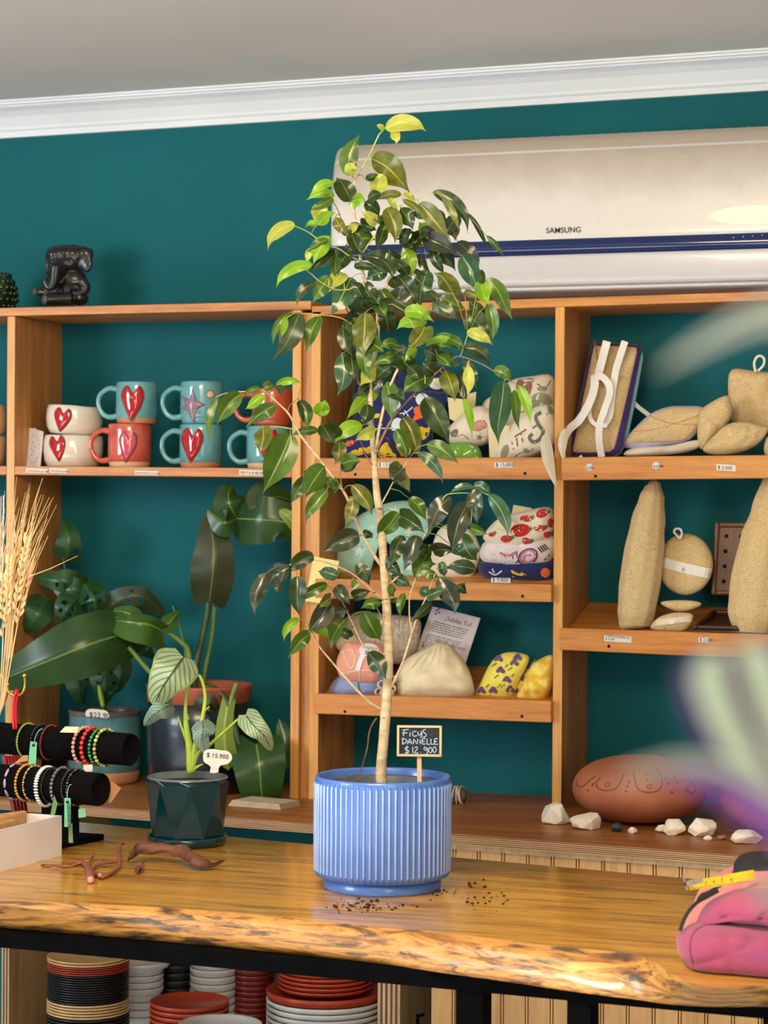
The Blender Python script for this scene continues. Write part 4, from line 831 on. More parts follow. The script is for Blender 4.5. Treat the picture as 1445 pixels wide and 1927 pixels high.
# lower right tray
def gourd(path, wd, lab, Y, slope=0):
    P = [at_y(x, y, Y(y)) for x, y in path]; rr = [w_/2*mpp(p) for p, w_ in zip(P, wd)]; C = catmull(P, 8); n_ = len(C); rad = []
    for i in range(n_):
        f = i/(n_-1)*(len(rr)-1); k = min(int(f), len(rr)-2); u = f-k; u = u*u*(3-2*u); rad.append(rr[k]*(1-u)+rr[k+1]*u)
    t = thing('whole_loofah', lab, 'sponge', V((P[-1].x, P[-1].y, P[-1].z)), GL); q = MB(); q.tube(C, rad, 36)
    for i, v_ in enumerate(q.v):
        k = i % 36; a = 2*math.pi*k/36; c_ = C[min(i//36, n_-1)]; d = v_-c_; q.v[i] = c_+d*(1+.035*math.sin(a*9+v_.z*8)+.03*noise.noise(v_*30))
    q.build('body', LOOF, t); return t
gourd([(1225, 906), (1228, 915), (1226, 940), (1219, 985), (1212, 1040), (1204, 1100), (1198, 1150), (1195, 1176), (1195, 1183)], [10, 30, 47, 64, 74, 76, 70, 60, 40], 'tall whole loofah standing on the left of the lower tray', lambda y: -.16+(1185-y)*.0001)
gourd([(1470, 880), (1462, 900), (1450, 960), (1440, 1020), (1428, 1090), (1420, 1150), (1418, 1192)], [20, 50, 72, 94, 102, 98, 70], 'thick whole loofah leaning at the right picture edge', lambda y: -.18+(1190-y)*.0001)
t, bv = bag('round_scrubber', ell(1290, 1062, 52, 58, 0, 14), -.12, .018, LOOF, 'round loofah scrubber with a white strap and loop', 'scrubber', GL, lean=.2, wr=.002, p=5)
Yv = -.148
strip(bv, [(1240, 1056), (1280, 1067), (1310, 1074), (1337, 1080)], 19, RIB, 'strap', t, off=.002, th=.001)
relief(bv, ell(1286, 1072, 6.5, 6), WC, 'button_label', t, h=.0006, off=.003); text('A', 1282, 1075, 7, lambda x, y: at_y(x, y, -.147), INK, t)
q = MB(); q.tube(catmull([at_y(x, y, -.122) for x, y in ((1280, 1014), (1272, 1006), (1268, 1000), (1272, 995), (1280, 996), (1283, 1004), (1280, 1014))], 5), .0022, 8); q.build('hanging_loop', RIB, t)
q = MB(); rimp = [at_y(x, y, -.122+.2*(1120-y)/1000*.0-.012) for x, y in ell(1290, 1062, 52, 58, 0, 40)]; 
loofpad([(1243, 1134), (1262, 1130), (1300, 1130), (1320, 1136), (1306, 1146), (1280, 1151), (1256, 1144)], -.17, .012, 'thin flat loofah disc lying behind the oval pad', wr=.002)
t, bv = loofpad([(1224, 1182), (1236, 1164), (1262, 1154), (1290, 1153), (1304, 1158), (1300, 1172), (1286, 1187), (1250, 1188)], -.195, .012, 'flat oval loofah pad with a cloth band at the lip', wr=.002)
strip(bv, [(1232, 1172), (1266, 1168), (1300, 1164)], 11, CRE, 'cloth_band', t, off=.002); relief(bv, ell(1264, 1171, 7, 3.4, -8), WC, 'label', t, h=0, off=.003)
DW = wood('walnut', (122, 72, 40), (104, 58, 32), (78, 42, 24), 'z', knots=False); DW2 = wood('dark_walnut', (70, 40, 26), (58, 32, 22), (42, 24, 16), 'x', knots=False)
def dish(c, u, v_, w_, h, th, m, label, rows, cols, nrm):
    t = thing('soap_dish', label, 'soap dish', c, 'wooden soap dishes'); u, v_, n = u.normalized(), v_.normalized(), nrm.normalized()
    M = lambda a, b, d: c+u*a+v_*b+n*d
    def plate(a0, a1, b0, b1, d0, d1, name, par, bev=.003):
        q = MB(); q.hexa([M(a0, b0, d0), M(a1, b0, d0), M(a1, b1, d0), M(a0, b1, d0), M(a0, b0, d1), M(a1, b0, d1), M(a1, b1, d1), M(a0, b1, d1)]); return q.build(name, m, par, bevel=bev)
    plate(0, w_, 0, h, 0, th*.55, 'base', t, .002); e = .009
    plate(0, e, 0, h, th*.5, th, 'rim', t); plate(w_-e, w_, 0, h, th*.5, th, 'rim', t); plate(e, w_-e, 0, e, th*.5, th, 'rim', t); plate(e, w_-e, h-e, h, th*.5, th, 'rim', t)
    for i in range(cols):
        for j in range(rows):
            q = MB(); q.lathe(M(w_*(i+.8)/(cols+.6), h*(j+.9)/(rows+.8), th*.55), [(.0042, 0), (.0042, .0004), (0, .0004)], 12, axis=n); q.build('drain_hole', HOLE, t)
s_ = mpp(at_y(1370, 1050, -.1)); cc0 = at_y(1341, 1150, -.08)
dish(at_y(1340, 1120, -.07), V((1, 0, 0)), V((.03, .12, 1)), 100*s_, 138*s_, .018, DW, 'brown wooden soap dish standing upright against the wall', 4, 3, V((0, -1, .1)))
dish(V((at_y(1304, 1186, -.205).x, -.205, fl(R2, -.205)+.002)), V((1, .0, 0)), V((.18, 1, .25)), 110*s_, .11, .02, DW2, 'dark wooden soap dish lying flat at the tray lip', 3, 4, V((0, -.25, 1)))
# ---------------------------------------------------------------- bench goods, right
TC = NT('terracotta_drum'); vv = TC.coord(); TC.set('Base Color', TC.ramp(TC.noise(vv, 9, 4), [(.3, (156, 88, 58)), (.7, (186, 112, 78))])); TC.set('Roughness', .62); TC.bump(TC.noise(vv, 120, 3), .15, .001); TCM = TC.m
CARV = mat('carved_line', (116, 62, 42), (104, 54, 36), rough=.8)
def drum(cx, yb, w_, h_, label, zc=ZP):
    c = at_z(cx, yb, zc); s_ = mpp(c); r = w_/2*s_; h = h_*s_; t = thing('clay_drum', label, 'drum', c, 'terracotta drums on the bench')
    prof = [(r*.42, 0)]+[(r*math.cos(a)**.82 if math.cos(a) > 0 else 0, h*(.5+.5*math.sin(a))) for a in [(-1.15+k*.115) for k in range(23)]]
    prof = [(max(x, 0), z) for x, z in prof if z > .0]+[(0, h)]
    q = MB(); q.lathe(c, [(0, 0)]+prof, 64, close=False); q.build('shell', TCM, t); return t, q.bvh(), c, r, h
t, bv, c, r, h = drum(1203, 1546, 253, 124, 'squat round terracotta drum with carved teardrops behind the white stones')
strokes(bv, [[(1256-64, 1452), (1192+3, 1470), (1200, 1484), (1212, 1490), (1226, 1491), (1240, 1486), (1246, 1472), (1242, 1456), (1236, 1446)], [(1130, 1462), (1122, 1474), (1126, 1484), (1142, 1488), (1158, 1484), (1168, 1470), (1174, 1456)], [(1085, 1470), (1086, 1479), (1096, 1480), (1110, 1468), (1122, 1460)], [(1290, 1486), (1302, 1492), (1308, 1484), (1300, 1470), (1288, 1464)]], 2.2, CARV, 'carved_outline', t)
strokes(bv, [[(1216, 1456), (1218, 1470)], [(1184, 1468), (1180, 1482)], [(1252, 1462), (1258, 1476)], [(1118, 1472), (1113, 1480)], [(1268, 1462), (1276, 1474)]], 3, CARV, 'carved_slot', t); strokes(bv, [ell(1222, 1480, 4.5, 4)+[(1226.5, 1480)], ell(1143, 1477, 4, 3.4)+[(1147, 1477)], ell(1294, 1480, 4, 4)+[(1298, 1480)]], 1.6, CARV, 'carved_ring', t)
prints(bv, [ell(1178, 1489, 2.2, 2), ell(1107, 1487, 1.8, 2), ell(1264, 1491, 2.4, 2.4)], CARV, 'carved_dot', t)
drum(1478, 1564, 244, 112, 'second terracotta drum partly outside the right picture edge')
QZ = mat('white_quartz', (250, 242, 226), (236, 222, 196), rough=.45, scale=40, bump=.9, bscale=60); DK = mat('dark_stone', (58, 62, 70), (44, 48, 54), rough=.6, scale=30, bump=.6); PK = mat('pink_stone', (176, 122, 100), (140, 92, 76), rough=.5, scale=80)
def rock(x, yb, w_, h_, m, label, seed, prof=None):
    c = at_z(x, yb, ZP); s_ = mpp(c); rr = random.Random(seed); bm = bmesh.new()
    pts = prof or []
    for k in range(26):
        v_ = V((rr.gauss(0, 1), rr.gauss(0, 1), rr.gauss(0, 1))).normalized(); v_ = V((v_.x*(1-.12*rr.random()), v_.y*(1-.12*rr.random()), max(v_.z, -.62)*(1-.15*rr.random())+.0)); bm.verts.new(v_)
    bmesh.ops.convex_hull(bm, input=bm.verts); geom = [v_ for v_ in bm.verts if not v_.link_faces]; bmesh.ops.delete(bm, geom=geom, context='VERTS')
    mn, mx = min(v_.co.z for v_ in bm.verts), max(v_.co.z for v_ in bm.verts); mr = max(abs(v_.co.dot(V((math.cos(YAW), math.sin(YAW), 0)))) for v_ in bm.verts)
    bm.verts.index_update(); vs = [V((c.x+v_.co.x/mr*w_/2*s_, c.y+v_.co.y/mr*w_*.38*s_, c.z+(v_.co.z-mn)/(mx-mn)*h_*s_)) for v_ in bm.verts]
    fs = [tuple(v_.index for v_ in f.verts) for f in bm.faces]; bm.free(); q = MB(); q.add(vs, fs, False)
    o = q.build('stone', m, None, bevel=.0012); o.location = (0, 0, 0); me = o.data; me.transform(Matrix.Translation(-c)); o.location = c
    tag(o, label, 'stone', 'stones set along the bench edge')
rock(1046, 1550, 58, 40, QZ, 'large white pointed quartz stone at the left end of the row', 3)
rock(1104, 1560, 64, 31, QZ, 'long low white stone beside the large pointed one', 8)
rock(1161, 1566, 24, 19, DK, 'small dark grey stone in front of the clay drum', 5)
rock(1190, 1569, 20, 13, QZ, 'tiny white pebble next to the dark grey stone', 6)
rock(1268, 1571, 46, 30, QZ, 'white faceted stone at the drum base, right of its middle', 11)
rock(1245, 1567, 26, 16, QZ, 'small flat white chip touching the left of a faceted stone', 12)
rock(1322, 1573, 56, 34, QZ, 'chunky rounded white quartz between the two drums', 14)
rock(1332, 1582, 18, 10, QZ, 'tiny pale pebble in front of the chunky white quartz', 15)
rock(1358, 1580, 19, 9, PK, 'small pinkish brown pebble between white stones', 16)
rock(1405, 1588, 62, 28, QZ, 'flat white stone in front of the second drum', 21)
# smudge bundle behind the ficus pot
c = at_z(858, 1512, ZP)+V((0, 0, .016)); a_ = rt.copy(); a_.z = 0; P = [c-a_*.07, c-a_*.04, c-a_*.0, c+a_*.016, c+a_*.022]
t = thing('herb_bundle', 'dried herb bundle wound with pale string behind the blue pot', 'herb bundle', c-V((0, 0, .018)))
q = MB(); q.tube(catmull(P, 4), [.015, .017, .018, .015, .008], 14); q.build('herbs', mat('dried_herb', (96, 84, 58), (66, 58, 40), rough=.95, scale=60, bump=1, bscale=90), t)
q = MB()
for k in range(11):
    cc1 = c-a_*.05+a_*.0064*k; q.tube([cc1+V((0, -math.cos(a)*.0185, math.sin(a)*.0185))+a_*.004*math.sin(a+k) for a in [j*.5 for j in range(14)]], .0011, 5)
stuff(q.build('string', CRE, t))
# ================================================================ ficus in the blue ribbed pot
D0 = dep(onT(719, 1670)); PC = onT(719, 1670)
fic = thing('potted_ficus', 'tall bushy ficus tree with pale stem in the blue ribbed pot', 'potted plant', PC)
BL = NT('blue_glaze'); BL.set('Roughness', .22); BL.set('Coat Weight', .5); BL.set('Coat Roughness', .1)
ge = BL.n('ShaderNodeNewGeometry'); pt = BL.ramp(ge.outputs['Pointiness'], [(.50, (84, 124, 200)), (.56, (196, 208, 230))]); BL.set('Base Color', pt); BLM = BL.m
BLP = mat('blue_plain_glaze', (82, 124, 204), (76, 116, 194), rough=.28, coat=.4)
s_ = D0/F; RB = 128*s_; HB = 212*s_; n_fl = 68
q = MB(); NN = n_fl*8; base = .017
# outer wall with flutes: broad concave channels and thin raised ridges
prof = [(RB*.90, base), (RB*.965, base+.003), (RB*.985, base+.010), (RB*.985, HB-.010), (RB*.990, HB-.007), (RB*.992, HB-.004), (RB*.985, HB-.001), (RB*.968, HB), (RB*.950, HB-.003), (RB*.945, HB-.02), (RB*.93, HB-.05), (0, HB-.05)]
vs = []
for j, (r, z) in enumerate(prof):
    for k in range(NN):
        a = 2*math.pi*k/NN; u = (k % 8)/8; rid = max(0, 1-abs(u-.5)/.19)**.8
        amp = .0030 if j in (2, 3) else (.0012 if j == 1 else 0)
        vs.append(PC+V((math.cos(a)*(r+amp*rid), math.sin(a)*(r+amp*rid), z)))
fs = [(j*NN+k, j*NN+(k+1) % NN, (j+1)*NN+(k+1) % NN, (j+1)*NN+k) for j in range(len(prof)-1) for k in range(NN)]
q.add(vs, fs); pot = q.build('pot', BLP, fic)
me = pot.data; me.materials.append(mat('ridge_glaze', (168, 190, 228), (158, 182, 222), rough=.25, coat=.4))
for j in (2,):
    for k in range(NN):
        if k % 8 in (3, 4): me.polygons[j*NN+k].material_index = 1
q = MB(); q.lathe(PC, [(0, 0), (RB*.84, 0), (RB*.865, .003), (RB*.865, base+.001), (0, base+.001)], 72, close=False); q.build('pot_foot', BLP, fic)
q = MB(); q.lathe(PC, [(RB*.86, HB-.045), (RB*.87, HB-.012), (RB*.885, HB-.010), (RB*.885, HB-.013), (RB*.865, HB-.035)], 60, close=False); q.build('inner_pot', mat('grey_plastic', (92, 98, 108), (84, 90, 100), rough=.4), fic)
SOIL = mat('soil', (58, 42, 32), (34, 25, 20), rough=1, scale=60, bump=1, bscale=90)
q = MB(); q.lathe(PC, [(RB*.868, HB-.030), (RB*.5, HB-.027), (0, HB-.026)], 40, close=False); stuff(q.build('potting_soil', SOIL, fic))
BK = NT('bark'); vb = BK.coord((1, 1, 3.2)); BK.set('Roughness', .8)
c = BK.ramp(BK.noise(vb, 30, 4), [(.35, (176, 150, 116)), (.65, (206, 186, 150))]); kk = BK.ramp(BK.noise(BK.coord((1, 1, 5)), 75, 3), [(.64, (0, 0, 0, 1)), (.69, (1, 1, 1, 1))])
c = BK.mix(kk, c, lin((84, 62, 44))); BK.set('Base Color', c); BK.bump(BK.noise(vb, 60, 3), .5, .002); BARK = BK.m
BARK2 = mat('brown_twig_bark', (146, 112, 84), (120, 90, 66), rough=.8, scale=40); TWG = mat('green_twig', (170, 178, 84), (146, 158, 70), rough=.5, scale=30)
ROOT = mat('root_skin', (96, 52, 36), (120, 84, 60), rough=.8, scale=60)
NODES = []   # (x, y, d) samples of every woody piece
def branch(pts, rpx, name='branch', m=BARK, d0=None, d1=0.0, par=fic, reg=True):
    n0 = D0 if d0 is None else d0
    P = [V((x, y, n0+d1*(i/(len(pts)-1)))) for i, (x, y) in enumerate(pts)]; C = catmull(P, 6)
    if reg: NODES.extend(C)
    W3 = [at_d(c.x, c.y, c.z) for c in C]; q = MB(); rr = rpx if isinstance(rpx, (list, tuple)) else [rpx, rpx*.5]
    q.tube(W3, [r_*s_ for r_ in rr], 12 if rr[0] > 4 else 7); return q.build(name, m, par)
TR = [(719, 1500), (718, 1478), (717, 1448), (722, 1389), (726, 1335), (731, 1246), (728, 1150), (722, 1058), (716, 975), (709, 930), (704, 861), (697, 775), (698, 730), (702, 688), (709, 647), (711, 612), (712, 588)]
branch(TR, [11.5, 11, 10, 9.5, 10, 9, 8.5, 8, 8, 7, 5.5, 5, 4.8, 4.6, 4.4, 4.2, 4], 'trunk')
branch([(712, 592), (697, 551), (683, 515), (679, 491), (675, 455), (671, 427), (666, 394), (666, 366), (669, 338), (680, 316)], [3.8, 3.2, 2.6, 2, 1.5], d1=.01)
branch([(680, 318), (694, 294), (711, 258), (716, 250), (725, 241)], [1.6, 1.5, 1.2], m=TWG, d0=D0+.01)
branch([(712, 590), (722, 557), (729, 532), (747, 504), (755, 488), (783, 466), (808, 460)], [3.8, 3, 2.4, 1.4], d1=.05)
branch([(755, 488), (770, 462), (794, 449), (805, 427), (835, 413), (860, 402)], [1.8, 1.2, .8], m=TWG, d0=D0+.02, d1=.04)
branch([(680, 478), (697, 455), (711, 435), (724, 415), (736, 396), (755, 385)], [2, 1.4, 1], m=TWG, d1=-.04)
branch([(669, 338), (662, 330), (664, 318)], [1.2, 1], m=BARK2)
branch([(755, 385), (780, 377), (813, 363)], [1, .8], m=TWG, d0=D0-.04, d1=-.02)
branch([(672, 440), (650, 428), (634, 392), (622, 375)], [1.5, 1], m=BARK2, d1=.02)
branch([(679, 492), (655, 480), (637, 468), (612, 460), (580, 437), (552, 424)], [1.8, 1.2, .9], m=TWG, d1=-.05)
branch([(697, 551), (665, 545), (632, 545), (602, 530), (585, 515), (566, 503)], [1.6, 1, .8], m=TWG, d1=-.05)
branch([(707, 851), (712, 816), (723, 764), (740, 713), (768, 657), (783, 626)], [3.4, 3, 2.6, 2.2, 1.6], d0=D0-.005, d1=-.05)
branch([(709, 846), (740, 785), (781, 740), (800, 720), (816, 706), (850, 678), (866, 671), (906, 685), (941, 706), (975, 726)], [2.6, 2.2, 1.8, 1.2, .8], m=BARK2, d0=D0-.01, d1=-.07)
branch([(866, 671), (872, 655), (880, 630)], [1.2, .8], m=TWG, d0=D0-.06)
branch([(800, 722), (800, 690), (806, 660), (820, 648)], [1.2, .8], m=TWG, d0=D0-.05)
branch([(700, 800), (681, 730), (674, 716), (667, 654), (664, 612), (655, 590), (648, 571)], [3, 2.6, 2.2, 1.6], m=BARK2, d1=.03)
branch([(664, 612), (640, 598), (600, 592), (565, 590)], [1.2, .9], m=TWG, d1=-.03)
branch([(716, 1062), (704, 1045), (679, 1001), (661, 955), (646, 924), (622, 892), (601, 864), (564, 817), (544, 780), (519, 755), (495, 735), (470, 737), (453, 737), (425, 740), (406, 748)], [3.6, 3, 2.6, 2.2, 1.9, 1.6, 1, .8], d1=-.12)
branch([(541, 776), (546, 762), (560, 750), (564, 732)], [1.2, .8], m=BARK2, d0=D0-.07)
branch([(598, 862), (597, 830), (602, 800), (604, 785)], [1.2, .9], m=TWG, d0=D0-.05)
branch([(556, 808), (520, 803), (495, 802)], [1.2, .8], m=TWG, d0=D0-.08)
branch([(643, 918), (640, 880), (648, 845), (654, 832)], [1.3, .9], m=BARK2, d0=D0-.03)
branch([(645, 922), (620, 905), (602, 890)], [1.3, .9], m=TWG, d0=D0-.04)
branch([(728, 1132), (712, 1122), (690, 1102), (663, 1080), (630, 1064), (599, 1055), (570, 1056), (545, 1063)], [2, 1.6, 1.2, .9], d1=-.08)
branch([(731, 1240), (720, 1230), (700, 1222), (682, 1212), (663, 1173), (650, 1144), (640, 1128), (628, 1115)], [1.8, 1.5, 1.2, .8], d1=-.05)
branch([(722, 1336), (700, 1325), (673, 1300), (644, 1268), (620, 1240), (599, 1214), (587, 1190), (575, 1170), (561, 1163)], [2.6, 2.3, 1.8, 1.3, .8], d1=-.06)
branch([(733, 1100), (750, 1084), (761, 1071), (775, 1052), (781, 1039), (795, 1015), (809, 988), (828, 950)], [2.2, 1.8, 1.4, .9], d1=-.04)
branch([(735, 1296), (745, 1275), (758, 1246), (768, 1215), (777, 1185), (790, 1150), (806, 1115), (815, 1090), (822, 1071)], [2.8, 2.4, 2, 1.3, .8], d1=-.07)
branch([(776, 1190), (771, 1166), (770, 1140), (771, 1122), (776, 1105), (782, 1088)], [1.6, 1.2, .8], d0=D0-.03)
branch([(717, 950), (728, 930), (739, 909), (750, 895), (762, 875), (769, 862)], [1.6, 1.2, .9], d1=-.03)
branch([(706, 880), (690, 860), (680, 835), (672, 820)], [1.4, 1, .8], m=BARK2, d1=-.03)
branch([(828, 952), (836, 935), (848, 929), (880, 928), (892, 932)], [1.1, .9, .8], m=TWG, d0=D0-.05, d1=-.02)
branch([(722, 1160), (712, 1190), (717, 1166), (709, 1143)], [1.2, .8], d0=D0-.01, reg=False)
branch([(709, 1351), (700, 1364), (694, 1382), (692, 1402), (687, 1424), (678, 1452), (665, 1482)], [1.8, 1.6, 1.2, .9], 'aerial_root', ROOT, reg=False)
for p_ in ([(665, 1474), (680, 1462), (694, 1462), (700, 1472), (696, 1490)], [(627, 1484), (634, 1466), (650, 1464), (668, 1458)], [(630, 1486), (640, 1474), (655, 1466)], [(682, 1490), (700, 1484), (712, 1490)]):
    branch(p_, [1, .8], 'surface_root', ROOT, d0=D0-.02, reg=False)
LM = {'d': leafmat('ficus_leaf_dark', (34, 52, 20), (50, 70, 28), (104, 120, 62), rough=.25, trans=.22),
      'g': leafmat('ficus_leaf_bluish', (44, 74, 48), (62, 94, 60), (140, 160, 110), rough=.2, trans=.15),
      'm': leafmat('ficus_leaf_green', (58, 88, 24), (82, 112, 34), (150, 166, 76), rough=.26, trans=.3),
      'o': leafmat('ficus_leaf_olive', (78, 88, 26), (112, 116, 40), (176, 174, 80), rough=.3, trans=.35, mott=12),
      'l': leafmat('ficus_leaf_young_sunlit', (120, 170, 34), (146, 190, 48), (190, 208, 90), rough=.3, trans=.45),  # lighter new growth, with the sunlit lime look put into the colour
      'y': leafmat('ficus_leaf_lime_sunlit', (196, 200, 84), (176, 184, 74), (220, 222, 130), rough=.35, trans=.45, mott=14),  # palest new leaves; yellow of sun shining through is part of the colour
      'k': leafmat('ficus_leaf_blackish', (40, 46, 30), (58, 64, 42), (100, 106, 74), rough=.2, trans=.08)}
nleaf = [0]
def ZL(ox, oy, sc, rows):
    for r_ in rows:
        bx, by, tx, ty, w_, tone = r_[:6]; bend = r_[6] if len(r_) > 6 else None
        bx, by, tx, ty, w_ = ox+bx/sc, oy+by/sc, ox+tx/sc, oy+ty/sc, w_/sc
        L_ = math.hypot(tx-bx, ty-by); best = min(NODES, key=lambda n: (n.x-bx)**2+(n.y-by)**2); ds = math.hypot(best.x-bx, best.y-by)
        # foreshortened leaves lean in depth by what their visible length lacks
        full = max(L_, w_*1.9, 30); slope = math.sqrt(max(0, full**2-L_**2))*D0/F*(1 if R.random() < .35 else -1)
        db = best.z+R.uniform(-1, .6)*min(ds+14, 70)*D0/F
        dt = db+slope*.7+R.uniform(-.006, .006)
        tx, ty, w_ = bx+(tx-bx)*1.10, by+(ty-by)*1.10, w_*1.10
        b = bend/sc if bend is not None else R.uniform(-.10, .10)*L_
        nx, ny = -(ty-by)/max(L_, 1), (tx-bx)/max(L_, 1)
        if bend is None and ty < by+20: b = -abs(b)*1.2 if nx*0+ny > 0 else abs(b)*1.2
        path = [(bx, by, db), (bx+(tx-bx)*.33+nx*b*.9, by+(ty-by)*.33+ny*b*.9, db+(dt-db)*.3-.006), (bx+(tx-bx)*.7+nx*b*.8, by+(ty-by)*.7+ny*b*.8, db+(dt-db)*.7-.006), (tx+(R.uniform(-.10, .10))*L_, ty+R.uniform(-.02, .06)*L_, dt)]
        q = MB(); leaf(q, path, w_*1.04, W_ficus, fold=R.uniform(-.8, .45), side_tilt=R.uniform(-.6, .6), wave=R.uniform(.06, .28), seed=R.random()*6, nu=6, nv=18, asym=(R.uniform(.85, 1.1), R.uniform(.85, 1.1)))
        # petiole
        A = at_d(best.x, best.y, best.z); Bp = at_d(bx, by, db)
        if ds > 75: A = Bp+(A-Bp)*(75/ds)
        if (A-Bp).length > .003:
            i0 = len(q.v); sag = V((0, 0, .12*(A-Bp).length)); q.tube([A, A.lerp(Bp, .5)+sag, Bp], [.9*s_, .7*s_], 5)
            for i in range(i0, len(q.v)): q.uv[i] = (.5, .1)
        q.build('leaf', LM[tone], fic); nleaf[0] += 1
ZL(350, 200, 2.89, [(1085, 122, 1305, 140, 78, 'y', -38), (1075, 128, 1036, 102, 30, 'y'), (1120, 125, 1145, 202, 52, 'y'), (882, 378, 945, 162, 98, 'm', -22), (900, 378, 925, 308, 62, 'y', -15), (1010, 285, 1185, 455, 130, 'o', -25), (1045, 368, 1020, 492, 92, 'y'), (978, 400, 1040, 372, 36, 'd'), (895, 518, 822, 392, 92, 'd'), (885, 520, 978, 508, 74, 'l'), (800, 412, 686, 490, 50, 'l', 22), (805, 488, 672, 512, 44, 'l', 26), (795, 500, 680, 560, 46, 'm'), (752, 535, 715, 640, 82, 'y'), (718, 645, 805, 580, 70, 'l'), (718, 640, 652, 655, 42, 'l'), (592, 642, 445, 770, 62, 'y', 30), (780, 705, 702, 845, 88, 'l'), (775, 725, 665, 790, 50, 'm'), (684, 768, 660, 852, 36, 'y'), (686, 862, 490, 978, 56, 'l', 34), (812, 800, 690, 902, 55, 'd', 20), (705, 960, 605, 1080, 52, 'd', 26), (782, 925, 695, 1060, 76, 'm'), (852, 905, 775, 1000, 84, 'y'), (900, 930, 802, 1120, 118, 'g', 0), (560, 1122, 472, 1290, 42, 'm', 20), (617, 1122, 500, 1360, 104, 'd', -8), (548, 1150, 525, 1255, 36, 'l'), (727, 1145, 672, 1325, 78, 'm', 18), (975, 1120, 965, 1400, 128, 'o'), (870, 1180, 855, 1292, 62, 'd'), (885, 1300, 870, 1445, 74, 'd')])
ZL(600, 200, 3.6125, [(560, 600, 382, 640, 62, 'o', 18), (312, 650, 412, 742, 92, 'd'), (492, 622, 530, 692, 42, 'y'), (395, 795, 300, 715, 82, 'y'), (200, 850, 272, 802, 52, 'y'), (252, 870, 130, 858, 66, 'm', 16), (285, 800, 382, 842, 74, 'd'), (480, 778, 380, 768, 72, 'd'), (262, 905, 382, 905, 112, 'm'), (462, 690, 520, 912, 114, 'o'), (510, 800, 425, 872, 62, 'l'), (556, 690, 640, 832, 92, 'd'), (640, 722, 740, 772, 62, 'd'), (570, 632, 742, 760, 42, 'o'), (680, 662, 860, 890, 112, 'o', -14), (578, 590, 656, 642, 36, 'y'), (778, 580, 1020, 835, 84, 'd', -44), (1020, 730, 1145, 975, 34, 'd'), (1140, 880, 1260, 1012, 44, 'm'), (842, 622, 945, 832, 52, 'o', -14), (798, 712, 852, 792, 54, 'd'), (842, 775, 930, 905, 96, 'o'), (742, 795, 695, 895, 104, 'l'), (692, 935, 542, 900, 104, 'd'), (708, 892, 928, 1000, 112, 'k', -10), (762, 942, 928, 1110, 94, 'd', -12), (770, 960, 858, 1130, 62, 'd'), (560, 1045, 305, 1008, 112, 'd', -10), (262, 910, 180, 1010, 84, 'd'), (205, 985, 120, 1130, 92, 'd'), (112, 1000, 0, 1090, 52, 'd'), (572, 952, 618, 1162, 102, 'l'), (412, 1032, 502, 1152, 102, 'd'), (240, 1085, 402, 1112, 52, 'd', -14), (468, 1128, 330, 1180, 92, 'g'), (630, 1105, 768, 1202, 42, 'k'), (690, 1000, 775, 1172, 52, 'k'), (738, 1112, 682, 1352, 122, 'g'), (532, 1152, 662, 1345, 124, 'd'), (472, 1165, 562, 1255, 92, 'd'), (462, 1285, 655, 1405, 152, 'k'), (942, 920, 1085, 1112, 94, 'k', -16), (975, 1018, 1072, 1250, 132, 'g', -12), (1090, 1112, 1102, 1235, 52, 'm'), (905, 1262, 800, 1135, 124, 'o'), (1142, 1170, 1282, 1442, 102, 'm', -28), (1102, 1208, 1150, 1342, 104, 'l'), (1150, 1340, 1200, 1482, 62, 'm'), (850, 1222, 972, 1282, 66, 'm'), (828, 1295, 992, 1372, 96, 'm'), (990, 1262, 1085, 1305, 52, 'o'), (772, 1335, 958, 1442, 76, 'd'), (1022, 1322, 1160, 1442, 74, 'm'), (748, 1255, 822, 1322, 62, 'd'), (222, 1202, 302, 1332, 94, 'd'), (302, 1195, 420, 1382, 112, 'd'), (200, 1345, 382, 1402, 84, 'd'), (422, 1245, 502, 1442, 104, 'm'), (772, 1382, 902, 1432, 66, 'g'), (582, 1392, 752, 1432, 64, 'l'), (560, 880, 640, 960, 80, 'd'), (600, 830, 545, 920, 70, 'd'), (420, 590, 330, 640, 60, 'd'), (610, 1150, 520, 1060, 80, 'd'), (700, 1180, 640, 1260, 70, 'm')])
